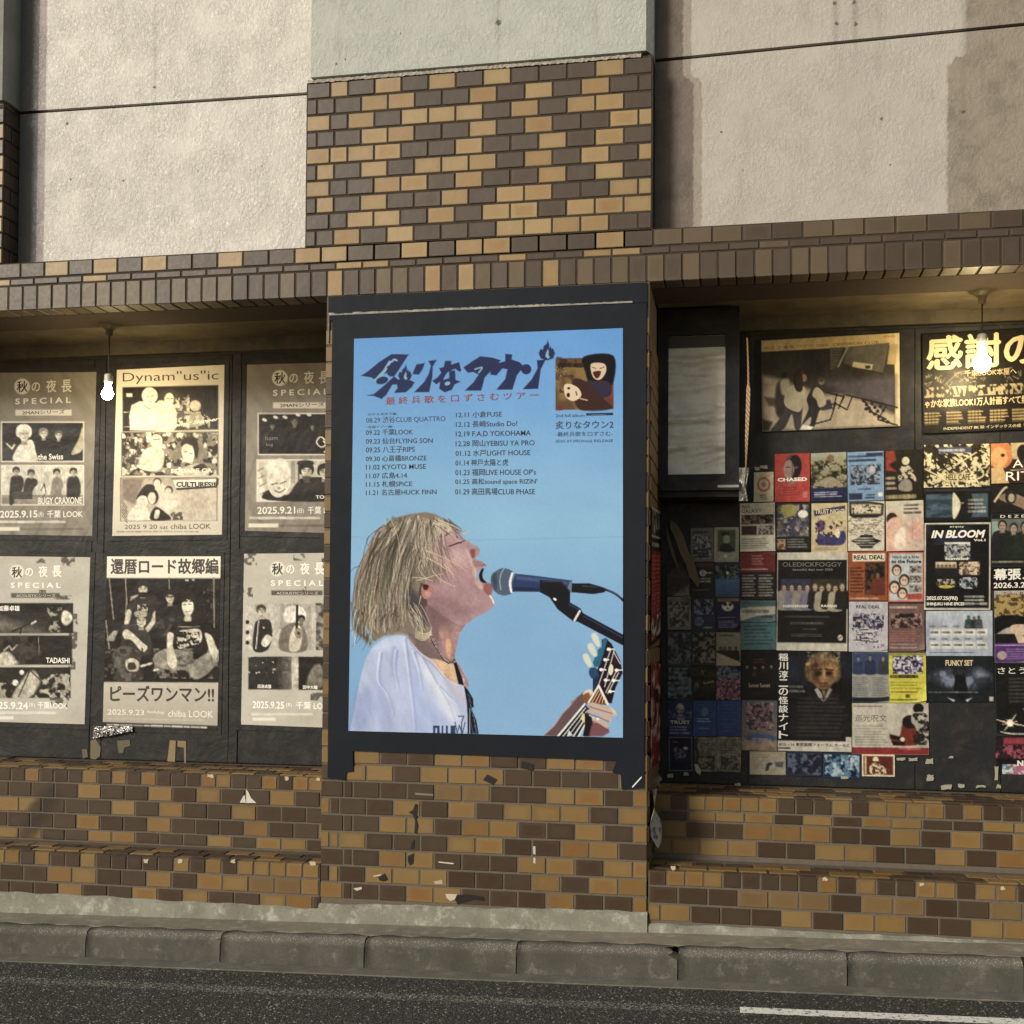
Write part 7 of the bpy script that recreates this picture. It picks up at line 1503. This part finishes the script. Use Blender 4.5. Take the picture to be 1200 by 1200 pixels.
def a_star(S, r):
    R_(S, 0, 0, 1, 1, (.075, .075, .075)); Ds(S, .35, .18, .98, .55, 7, (.26, .26, .25), wl=3, al=.7)
    for a_ in range(8): c_, s_ = math.cos(a_*.785+.35), math.sin(a_*.785+.35); Ln(S, [(.35, .82), (.35+c_*(.55 if a_ % 2 == 0 else .25), .82+s_*.5*(.30 if a_ % 2 == 0 else .14))], .05, (.80, .72, .62), wd2=.005)
    E_(S, .35, .82, .08, .05, (.95, .9, .8)); Ln(S, [(.7, .62), (1, .8)], .02, (.6, .56, .5)); Ln(S, [(.9, .6), (1, .7)], .02, (.6, .56, .5)); Ds(S, .1, .95, .9, .99, 1, WH, wl=7)
flyer(1167, 778, 1212, 862.5, 'black flyer with a glinting star and white handwritten heading, lower right edge', (.075, .075, .075), a_star, [(WI, 'さとう。', .05, .05, .92, .14)])
flyer(783, 781, 811, 819.5, 'dim teal flyer of dripping letters', (.14, .22, .26), dim((.14, .22, .26), [(.34, .42, .44), (.07, .1, .12)], 14, (5, (.4, .46, .48))))
def a_olive(S, r):
    R_(S, 0, 0, 1, 1, (.18, .17, .12)); Ln(S, [(.3, .05), (.55, .3), (.5, .5), (.9, .45)], .06, (.5, .48, .4), sm=True); Ln(S, [(.1, .7), (.2, .5), (.3, .85)], .05, (.42, .4, .33), sm=True); P_(S, [(.2, .7), (.9, .65), (1, 1), (.1, 1)], (.13, .12, .09), sm=True); noisy(S, 0, 0, 1, 1, [(.08, .08, .06)], .2, 4)
flyer(811.5, 780.5, 839, 819.5, 'dark olive flyer of tangled pale branches', (.18, .17, .12), a_olive)
def a_pink(S, r):
    R_(S, 0, 0, 1, .35, (.10, .12, .24)); R_(S, 0, .35, 1, 1, (.46, .26, .34)); noisy(S, 0, 0, 1, .35, [(.4, .44, .5)], .12, 3); noisy(S, 0, .38, 1, 1, [(.14, .1, .2), (.62, .44, .48)], .10, 7)
flyer(840, 780.5, 868, 819.5, 'navy and pink flyer of small portraits', (.10, .12, .24), a_pink)
def a_balloon(S, r):
    R_(S, 0, 0, 1, 1, (.11, .18, .32)); E_(S, .5, .22, .17, .14, (.62, .60, .52)); P_(S, [(.44, .36), (.56, .36), (.7, .55), (.35, .55)], (.48, .46, .44)); noisy(S, 0, .2, 1, .5, [(.3, .34, .42)], .15, 6); Ds(S, .08, .70, .92, .95, 3, (.5, .55, .62), wl=3)
flyer(783, 821, 811, 862.5, 'navy flyer with a pale balloon above the word TRUST', (.11, .18, .32), a_balloon, [((.70, .70, .68), 'TRUST', .08, .56, .92, .66, dict(bold=.03))])
def a_b1(S, r): R_(S, 0, 0, 1, 1, (.15, .25, .46)); E_(S, .5, .32, .16, .12, (.34, .40, .52)); Ds(S, .18, .48, .8, .62, 2, (.66, .68, .70), wl=2); Ds(S, .2, .74, .8, .82, 1, (.38, .45, .56))
flyer(812, 821, 839.5, 862.5, 'royal blue flyer with a pale disc and white title', (.15, .25, .46), a_b1)
def a_b2(S, r): R_(S, 0, 0, 1, 1, (.14, .24, .46)); Ds(S, .2, .08, .8, .9, 8, (.26, .36, .56), wl=3, al=.6, fill=.3)
flyer(840, 821, 868.5, 862.5, 'plain royal blue flyer with faint print only', (.14, .24, .46), a_b2)
def a_castle(S, r):
    S.grad(0, 0, 1, S.asp, (.30, .32, .36), (.46, .38, .34)); P_(S, [(.18, .2), (.35, .24), (.5, .1), (.7, .16), (.85, .32), (.8, .52), (.5, .6), (.25, .5)], (.24, .22, .28), sm=True, soft=.02); noisy(S, .12, .05, .9, .6, [(.52, .5, .5), (.14, .13, .18), (.44, .3, .3)], .12, 5); E_(S, .55, .75, .42, .10, (.22, .28, .42), soft=.06); S.grad(0, .8*S.asp, 1, S.asp, (.48, .40, .34), (.50, .40, .30), al=.7); noisy(S, 0, .75, 1, 1, [(.56, .5, .46)], .2, 2, .5)
flyer(869.5, 820.5, 911, 879, 'hazy grey and orange flyer of a fantastical dark shape', (.30, .32, .36), a_castle)
def a_junko(S, r):
    R_(S, 0, 0, 1, 1, (.68, .66, .60)); R_(S, 0, .86, 1, 1, (.50, .15, .16)); Ds(S, .03, .04, .5, .08, 1, (.4, .2, .18), al=.7); Ds(S, .05, .42, .5, .84, 8, (.46, .44, .40), wl=2, al=.6)
    P_(S, [(.50, .62), (.62, .64), (.66, .40), (.72, .28), (.84, .24), (.93, .4), (.95, .6), (.86, .8), (.6, .82), (.52, .74)], (.40, .14, .10), sm=True, soft=.01); E_(S, .76, .36, .10, .13, (.10, .08, .08)); P_(S, [(.50, .60), (.66, .66), (.64, .72), (.50, .68)], (.08, .07, .07)); P_(S, [(.52, .74), (.7, .76), (.68, .82), (.54, .82)], (.08, .07, .07))
    E_(S, .87, .10, .07, .10, (.09, .08, .08)); P_(S, [(.80, .2), (.95, .18), (1., .36), (.97, .8), (.86, .82), (.84, .5), (.78, .36)], (.62, .60, .56), sm=True); noisy(S, .80, .2, 1, .8, [(.1, .09, .09)], .07, 4); E_(S, .66, .70, .03, .04, (.8, .76, .68)); Ds(S, .62, .84, .95, .92, 1, (.72, .4, .38), wl=3)
flyer(997.5, 824, 1088, 884, 'cream landscape flyer with red base and two figures in red and white coats', (.68, .66, .60), a_junko, [((.30, .26, .24), '巡光呪文', .05, .22, .46, .36)])
def a_fig(S, r):
    R_(S, 0, 0, 1, 1, (.44, .46, .50)); R_(S, .03, .02, .97, .975, (.075, .095, .19)); P_(S, [(.2, .35), (.45, .3), (.6, .4), (.8, .45), (.7, .6), (.45, .7), (.25, .6)], (.44, .38, .42), sm=True); noisy(S, .2, .28, .8, .72, [(.10, .12, .22)], .09, 4); E_(S, .72, .33, .10, .05, (.66, .66, .66)); Ds(S, .15, .12, .45, .17, 1, (.4, .42, .5), wl=3)
flyer(783.5, 863.5, 811, 903.5, 'navy flyer with thin pale border and a curled pale figure', (.44, .46, .50), a_fig)
def a_pap(seed):
    def f_(S, r): R_(S, 0, 0, 1, 1, (.46, .44, .38)); noisy(S, .0, .0, 1, 1, [(.38, .36, .31), (.52, .5, .44)], .2, seed); Ds(S, .12, .06, .9, .5, 6, (.24, .23, .2), wl=3, al=.6, fill=.3); noisy(S, .15, .55, .9, .95, [(.22, .21, .19)], .12, seed+3)
    return f_
flyer(814, 863.5, 840, 904, 'yellowed paper notice with a torn curling left edge', (.46, .44, .38), a_pap(3), mat=M_MATTE)
flyer(840.5, 863, 868.5, 904, 'yellowed paper notice with a dark drawing at its foot', (.46, .44, .38), a_pap(8), mat=M_MATTE)
def a_gun(S, r): R_(S, 0, 0, 1, 1, (.58, .55, .46)); Ds(S, .1, .12, .62, .8, 7, (.36, .34, .3), wl=3, al=.6, fill=.35); P_(S, [(.45, .7), (.5, .5), (.62, .48), (.62, .58), (.55, .62), (.52, .8), (.44, .82)], (.10, .18, .30), sm=True); P_(S, [(.7, .45), (.95, .42), (.92, .68), (.72, .65)], (.28, .32, .34), soft=.02)
flyer(878.5, 880.5, 920.5, 907.5, 'small cream landscape flyer with a navy blot, lowest row', (.58, .55, .46), a_gun)
flyer(921.5, 881, 963, 909, 'small navy flyer of faint standing people, lowest row', (.13, .16, .26), dim((.13, .16, .26), [(.30, .34, .42), (.07, .08, .14)], 24))
flyer(964.5, 882.5, 1008.5, 911, 'small bright blue flyer of white glowing shapes, lowest row', (.10, .20, .34), dim((.10, .20, .34), [(.62, .70, .74), (.04, .08, .16), (.3, .46, .58)], 31))
def a_red(S, r): R_(S, 0, 0, 1, 1, (.80, .76, .64)); R_(S, .05, .07, .95, .93, (.36, .14, .10)); E_(S, .42, .25, .09, .16, (.80, .74, .6)); P_(S, [(.28, .9), (.25, .5), (.45, .38), (.6, .5), (.8, .65), (.72, .9)], (.78, .72, .58), sm=True); noisy(S, .2, .3, .8, .9, [(.3, .14, .1)], .08, 4); R_(S, .08, .1, .14, .9, (.72, .66, .5))
flyer(1010, 884, 1048.5, 909.5, 'small red brown flyer of a seated person in a thick cream border', (.80, .76, .64), a_red)
def a_tak(S, r): R_(S, 0, 0, 1, 1, (.12, .09, .10)); P_(S, [(.2, .05), (1, .02), (1, .3), (.2, .34)], (.55, .18, .24), soft=.03); noisy(S, .0, .35, 1, .95, [(.62, .26, .34), (.1, .08, .1)], .14, 4)
flyer(1167, 863, 1212, 889.5, 'pink and black landscape flyer at the lower right edge', (.12, .09, .10), a_tak)
def a_neo(S, r): R_(S, 0, 0, 1, 1, (.07, .07, .08)); noisy(S, .15, .35, 1, 1, [(.2, .52, .66), (.66, .34, .44), (.8, .76, .7)], .2, 6)
flyer(1168, 890, 1212, 907, 'small flyer of blue and pink shapes with white lettering, lowest at right', (.07, .07, .08), a_neo, [(WI, 'NEO', .55, .04, 1.0, .42, dict(bold=.04))])

# small tape remnants on the board
k_ = 0
tape_spots = [(849, 921, 855, 924), (861, 918, 868, 922), (1051, 888, 1061, 891), (1065, 888.5, 1075, 891.5), (1085, 889, 1094, 895), (1086, 908, 1094, 915), (1103, 920, 1115, 925), (1123, 919, 1130, 923), (1144, 920.5, 1155, 923), (1166, 898, 1170, 914), (1168, 919.5, 1173, 924), (1112, 886, 1117, 889), (885, 547, 890, 551), (891, 545, 899, 549), (782, 907, 789, 911), (801, 905, 807, 909), (985, 910, 994, 913)]
near = ['below the torn yellowed notice', 'between the yellowed notice and the lowest cream flyer', 'just right of the red brown cream bordered flyer', 'under the red base of the cream landscape flyer',
        'at the lower right corner of the cream landscape flyer', 'heart shaped, low on the bare black board', 'largest of those along the bottom edge of the bare board', 'second along the bottom edge of the bare board', 'thin one along the bottom edge of the bare board', 'tall one beside the pink and blue flyers', 'lowest at the right end of the bottom edge', 'high on the bare black board below the FUNKY SET flyer',
        'above the small cream flyer with the seal', 'above the red CHASED flyer', 'below the navy flyer with the curled figure, next to the pier', 'left of the torn curling edge of the yellowed notice', 'on the lower edge of the bright blue flyer']
for (a, b, c, d), nr in zip(tape_spots, near):
    scrap(ragged(a, b+(a-900)*0, c, d, 3, .7), YB-.0108, (.60, .58, .52), 'white tape scrap '+nr, 'tape_scrap', 'tape', .001, .5, 'tape scraps on the right board')
scrap([(814, 866), (818, 863), (817, 875), (820, 884), (818, 893), (823, 904), (820, 906), (814, 896), (816, 884), (813, 874)], YB-.0135, (.10, .10, .10), 'dark curled torn edge of the yellowed notice', 'torn_paper', 'paper', .002)
scrap([(813.5, 895), (818, 896), (822, 904), (820, 908), (816, 905)], YB-.0145, (.66, .64, .56), 'pale curl of torn paper hanging at the notice foot', 'torn_paper', 'paper', .002)

# ---- display case at the top left of the right recess
Yc = .46
case = empty('display_case', tuple(at(820, 590, Yc)), 'black wrapped display case holding a crumpled silvery sheet', 'display case')
a0, a1 = at(771, 372, Yc), at(866, 583, Yc)
m = MB(); m.box(float(a0[0]), float(a1[0]), Yc+.02, YB-.001, float(a1[2]), BB+.010); _rel(m, 'case_body', M_BLK, case, False)
i0, i1 = at(783.5, 394, Yc), at(849.5, 555, Yc)
m = MB(); X0, X1, Z1, Z0 = float(a0[0]), float(a1[0]), BB-.0, float(a1[2])+.004
x0, x1, z1, z0 = float(i0[0]), float(i1[0]), float(i0[2]), float(i1[2])
for b in ((X0, x0-.001, Z0, Z1), (x1+.001, X1, Z0, Z1), (x0-.001, x1+.001, z1+.001, Z1), (x0-.001, x1+.001, Z0, z0-.001)): m.box(b[0], b[1], Yc-.004, Yc+.018, b[2], b[3])
_rel(m, 'case_frame', M_BLK, case, False)
b0, b1 = at(774, 568, Yc-.03), at(867, 573, Yc-.03)
m = MB(); m.box(float(b0[0]), float(b1[0]), Yc-.035, Yc-.005, float(b1[2])-.004, float(b0[2])+.006); bar_ = _rel(m, 'ledge_bar', M_BLK, case, False)
b0, b1 = at(841, 568.5, Yc-.036), at(866, 571, Yc-.036)
m = MB(); m.box(float(b0[0]), float(b1[0]), Yc-.038, Yc-.0355, float(b1[2]), float(b0[2])); _rel(m, 'white_strip', ink((.62, .62, .60)), bar_, False)
t = NT('silver_sheet', .38, .5); fn = t.noise(5, 2, .55, t.scale(t.pos(), (.6, 1, 1.7)), .8)
t.col(t.mix(t.ss(t.noise(14, 5, .7), .4, .75), (.80, .79, .71), (.62, .61, .54))); t.bump(t.math('ADD', fn, t.math('MULTIPLY', t.noise(26, 3), .12)), .8, .05)
m = MB(); NX, NZ = 24, 60
for j in range(NZ+1):
    for i in range(NX+1):
        u_, v_ = i/NX, j/NZ; yy = Yc+.012
        for cz, amp, ph in ((.17, .022, .3), (.38, .013, 1.2), (.60, .026, .8), (.80, .024, 2.), (.29, .009, .1), (.50, .009, 2.4), (.70, .008, .6)): yy -= amp*math.exp(-((v_-cz-.012*math.sin(u_*4+ph))/.022)**2)*(.4+.6*abs(math.sin(u_*2.2+ph)))
        m.v.append((x0+(x1-x0)*u_, yy, z0+(z1-z0)*(1-v_)))
for j in range(NZ):
    for i in range(NX): a = j*(NX+1)+i; m.f.append((a, a+NX+1, a+NX+2, a+1))
sil_ = _rel(m, 'silver_sheet', t.m, case, True)
m = MB(); m.box(x0+.001, x1-.001, Yc+.004, Yc+.006, z1-.052, z1-.003); _rel(m, 'dark_header', ink((.20, .19, .17)), sil_, False)
# hanging edge of pale woven ribbon and clear film at the case's right side
rib = empty('woven_ribbon', tuple(at(875, 552, .44)), 'narrow pale woven ribbon hanging beside the display case, lit orange', 'ribbon')
t = NT('ribbon', .6, .3); wv = t.n('ShaderNodeTexWave', wave_type='BANDS', bands_direction='DIAGONAL'); t.put(wv.inputs[0], t.pos()); wv.inputs['Scale'].default_value = 28
t.col(t.mix(wv.outputs['Fac'], (.72, .58, .40), (.34, .22, .12))); m = MB(); NZ = 40
for j in range(NZ+1):
    v_ = j/NZ; w_ = 1.2+3.0*math.sin(min(1, v_*1.15)*math.pi*.92)**.8 if v_ > .35 else 1.4+v_*2
    xx = 875.5+1.2*math.sin(v_*5); yy = 396+156*v_; p = at(xx-w_*.5, yy, .44); q = at(xx+w_*.6*(1-.8*max(0, v_-.85)/.15), yy, .45); m.v += [tuple(p), tuple(q)]
for j in range(NZ): a = j*2; m.f.append((a, a+2, a+3, a+1))
_rel(m, 'ribbon', t.m, rib, True)
film = empty('plastic_film', tuple(at(874, 590, .45)), 'loose end of clear film twisted under the corner of the display case', 'plastic film')
t = NT('film', .15, .7); t.col((.22, .21, .18)); t.bump(t.noise(50, 3), .7, .01); m = MB()
for j in range(14):
    for i in range(6): p = at(866+i*2.4+j*.5*math.sin(i), 548+j*3.0, .45-.01*math.sin(i*2.1+j*.8)); m.v.append(tuple(p))
for j in range(13):
    for i in range(5): a = j*6+i; m.f.append((a, a+6, a+7, a+1))
_rel(m, 'film', t.m, film, True)
for i, (pts, c, lb) in enumerate((([(776, 577), (812, 576), (824, 579), (822, 592), (812, 598), (806, 592), (798, 600), (792, 596), (786, 604), (783, 594), (775, 588)], (.19, .18, .165), 'greyish worn patch under the left half of the display case'),
    ([(826, 577), (848, 577), (845, 582), (838, 580), (832, 584), (828, 588)], (.17, .16, .15), 'greyish worn patch under the right half of the display case'))):
    scrap(pts, YB-.0062, c, lb, 'worn_patch', 'patch')
# split strip of board standing off the wall
for pts, c, lb, nm in (([(786, 609), (793, 614), (801, 628), (806, 645), (812, 655), (816, 668), (820, 682), (818, 689), (812, 680), (808, 676), (804, 662), (797, 648), (792, 633), (785, 618)], (.44, .38, .28), 'pale splintered board strip hanging askew beside the pier', 'board_strip'),
    ([(781, 616), (784, 628), (790, 648), (797, 672), (795, 668), (787, 650), (782, 632)], (.36, .35, .32), 'thin grey sliver left of the splintered board strip', 'board_sliver')):
    W = [at(x, y, .60) for x, y in pts]; m = MB(); k = len(W); m.v = [tuple(p) for p in W]+[(p[0], p[1]+.006, p[2]) for p in W]
    m.f = [tuple(range(k))[::-1], tuple(range(k, 2*k))]+[(i, (i+1) % k, k+(i+1) % k, k+i) for i in range(k)]
    c0 = np.mean(np.array(m.v), 0); m.v = [tuple(np.array(v)-c0) for v in m.v]
    t = NT(nm, .7, .3); t.col(t.mix(t.noise(40, 4, .7), tuple(float(x) for x in srgb(c)), tuple(float(x)*.5 for x in srgb(c)))); tag(link(nm, m.mesh(nm, t.m), None, tuple(c0)), lb, 'strip')

# ---- bills on the side face of the pier
def side_bill(y0a, y1a, y0b, y1b, d0, d1, bg, art, lab, nm='side_poster', waves=0.):
    "sheet on the pier's right face; near edge at depth d0 spans photo rows y0a..y1a, far edge at depth d1 rows y0b..y1b"
    xw = XP1+.008
    def on(y, d): # height of photo row y at depth d on that face
        x_ = PPX+FOC*np.dot(np.array([xw, d, 2.])-CAM, c_r)/np.dot(np.array([xw, d, 2.])-CAM, c_f); return float(at(x_, y, d)[2])
    S = Sheet([(0, 0), (60, 0), (60, 130), (0, 130)], 0., bg, 1.0, local=True)
    u, v = np.meshgrid(np.linspace(0, 1, S.nx), np.linspace(0, 1, S.ny))
    zt_, zb_ = on(y0a, d0)*(1-u)+on(y0b, d1)*u, on(y1a, d0)*(1-u)+on(y1b, d1)*u
    S.P = np.stack([xw+.001+waves*(1+np.sin(v*7+u*2))*(.4+v), d0+(d1-d0)*u, zt_*(1-v)+zb_*v], -1)
    e = empty(nm, (xw, (d0+d1)/2, float(zb_.min())), lab, 'poster')
    art(S, random.Random(3)); S.grain(.05, 4); S.build('printed_sheet', M_PRINT, e); return e
def a_side1(S, r):
    R_(S, 0, 0, 1, 1, (.46, .12, .13)); R_(S, 0, 0, 1, .22, (.60, .58, .54)); noisy(S, 0, .02, 1, .2, [(.1, .1, .1), (.3, .3, .3)], .3, 2); R_(S, 0, .22, 1, .32, (.10, .09, .09)); Ds(S, .05, .24, .95, .30, 1, (.7, .68, .64), wl=3); Ds(S, .08, .34, .46, .78, 14, (.68, .42, .40), wl=2, fill=.5); Ds(S, .54, .34, .92, .78, 14, (.68, .42, .40), wl=2, fill=.5); noisy(S, 0, .80, 1, .96, [(.7, .68, .64), (.12, .1, .1)], .25, 7); R_(S, 0, .97, 1, 1, (.08, .08, .08))
side_bill(593, 758, 600, 747, .012, .62, (.46, .12, .13), a_side1, 'narrow red and white bill list, upper one on the side face of the pier')
def a_side2(S, r):
    R_(S, 0, 0, 1, 1, (.52, .15, .15)); noisy(S, 0, 0, 1, 1, [(.72, .64, .60), (.40, .10, .11)], .35, 3); noisy(S, .3, .25, .8, .6, [(.1, .08, .08)], .2, 9)
side_bill(777, 903, 778, 891, .012, .62, (.52, .15, .15), a_side2, 'blotchy red poster, lower one on the side face of the pier')
def a_side3(S, r):
    R_(S, 0, 0, 1, 1, (.72, .71, .68)); R_(S, .1, .25, .8, .45, (.72, .66, .34)); noisy(S, 0, .45, 1, .9, [(.3, .3, .36)], .3, 3); noisy(S, 0, 0, .5, .12, [(.1, .1, .1)], .2, 5)
side_bill(925, 994, 924, 974, -.022, .24, (.72, .71, .68), a_side3, 'dangling white leaflet on the pier corner beside the right ledge', 'hanging_leaflet', .014)
def rag(lab, pts, Y, col, nm, cat, **k): return scrap(pts, Y, col, lab, nm, cat, **k)
rag('crumpled greyish tape knot above the dangling white leaflet', [(758, 919), (763, 914), (770, 911), (774, 909), (776, 914), (772, 917), (775, 922), (771, 921), (768, 917), (763, 922), (759, 924)], .10, (.40, .37, .31), 'tape_knot', 'tape')
# marks, scraps and chips on the pier and ledges
GP = 'marks and scraps on the lower pier'
for pts, c, lb, nm, cat in (
    ([(566, 914), (571, 907.5), (583, 913.5), (578, 920)], (.07, .07, .08), 'black tape square, tilted, left of two below the poster', 'tape_square', 'tape'),
    ([(610.5, 894), (613, 892), (626, 896), (624, 903.5), (611, 900)], (.08, .08, .08), 'black tape square, right of two below the poster', 'tape_square', 'tape'),
    ([(486.5, 942), (489.5, 943), (488, 960), (490, 968), (488, 977), (485.5, 976), (486.5, 962), (484, 955), (479, 952), (484, 949)], (.06, .055, .05), 'upper black tar streak running down the yellow tile', 'tar_mark', 'mark'),
    ([(478, 1003), (485, 1000), (484, 1012), (480, 1014), (478, 1010)], (.06, .055, .05), 'short black tar blot below the streak', 'tar_mark', 'mark'),
    ([(482, 988), (485, 984), (485, 994), (481, 995)], (.07, .06, .055), 'small black tar blot on a brown tile', 'tar_mark', 'mark'),
    ([(443, 1028), (451, 1023.5), (455, 1031), (450, 1033), (445, 1032)], (.06, .055, .05), 'black wedge mark near the lower left of the pier', 'tar_mark', 'mark'),
    ([(437, 1026.5), (446, 1024.5), (447, 1026), (438, 1027.5)], (.74, .72, .66), 'white fleck beside the black wedge mark', 'paint_fleck', 'mark'),
    ([(535, 1049), (548, 1048), (566, 1051), (568, 1056), (556, 1054), (541, 1058), (536, 1060), (533, 1054)], (.06, .055, .05), 'long black scrape along the lowest tile row', 'tar_mark', 'mark'),
    ([(522, 1047.5), (536, 1048), (533, 1054), (528, 1056), (523, 1052)], (.72, .70, .64), 'white chipped patch left of the long black scrape', 'paint_fleck', 'mark'),
    ([(513, 1009.5), (532, 1011.5), (531, 1012.8), (515, 1011)], (.80, .78, .72), 'thin horizontal white scratch on a brown tile', 'paint_fleck', 'mark'),
    ([(624.5, 991.5), (627.5, 992), (627.5, 1001.5), (625, 1001)], (.72, .71, .66), 'upper vertical white dash between two tiles', 'paint_fleck', 'mark'),
    ([(625, 1005), (627.5, 1005.5), (627.5, 1012), (625, 1011.5)], (.72, .71, .66), 'lower vertical white dash between two tiles', 'paint_fleck', 'mark'),
    ([(414, 1041), (424, 1039.5), (424, 1042), (418, 1044)], (.74, .72, .66), 'white chips on the lower left brown tiles', 'paint_fleck', 'mark'),
    ([(486, 929), (507, 930.5), (508, 932.5), (487, 931.5)], (.46, .44, .40), 'greyish rubbed smear on a brown tile', 'paint_fleck', 'mark'),
    ([(508, 1033), (518, 1031), (519, 1036), (510, 1036)], (.66, .62, .52), 'cream chip at the foot of a yellow tile', 'paint_fleck', 'mark'),
    ([(740.5, 922), (751.5, 910), (752.3, 911), (741.5, 923)], (.9, .9, .88), 'thin bright white slanting strip on the black sheeting', 'paper_strip', 'paper')):
    scrap(pts, -.0085 if nm == 'paper_strip' else -.0022, c, lb, nm, cat, .0012)
for pts, c, lb in (([(281, 940.5), (285, 933), (287, 932), (288, 941)], (.78, .76, .70), 'small left sail shaped white chip on the left riser'), ([(288.5, 925), (291, 928), (294, 935), (300.5, 941), (288.5, 941)], (.80, .78, .72), 'large right sail shaped white chip on the left riser')):
    scrap(pts, .257, c, lb, 'tile_chip', 'chip', .0012)
for i, (x, y, Y, lb) in enumerate(((246, 909, .258, 'upper ledge edge, left half'), (373, 913, .258, 'upper ledge edge, next to the pier'), (336, 912, .258, 'upper ledge edge, middle'), (171, 1009, -.002, 'lower ledge edge, furthest left'), (211, 1009, -.002, 'lower ledge edge, second from left'), (273, 1009, -.002, 'lower ledge edge, third from left'), (366, 1012, -.002, 'lower ledge edge, touching the pier'),
                             (789, 1017, -.002, 'right lower ledge, nearest the pier'), (967, 1030, -.002, 'right lower ledge, middle'), (1080, 1036, -.002, 'right lower ledge, third'), (1175, 1041, -.002, 'right lower ledge, furthest right'))):
    scrap(ragged(x-2.5, y-1.8, x+(4 if i in (0, 6) else 2.5), y+2.2, 3, .9), Y, (.72, .68, .58), 'cream chipped spot on the '+lb, 'tile_chip', 'chip', .0012, .7, 'chips on the ledge edges')
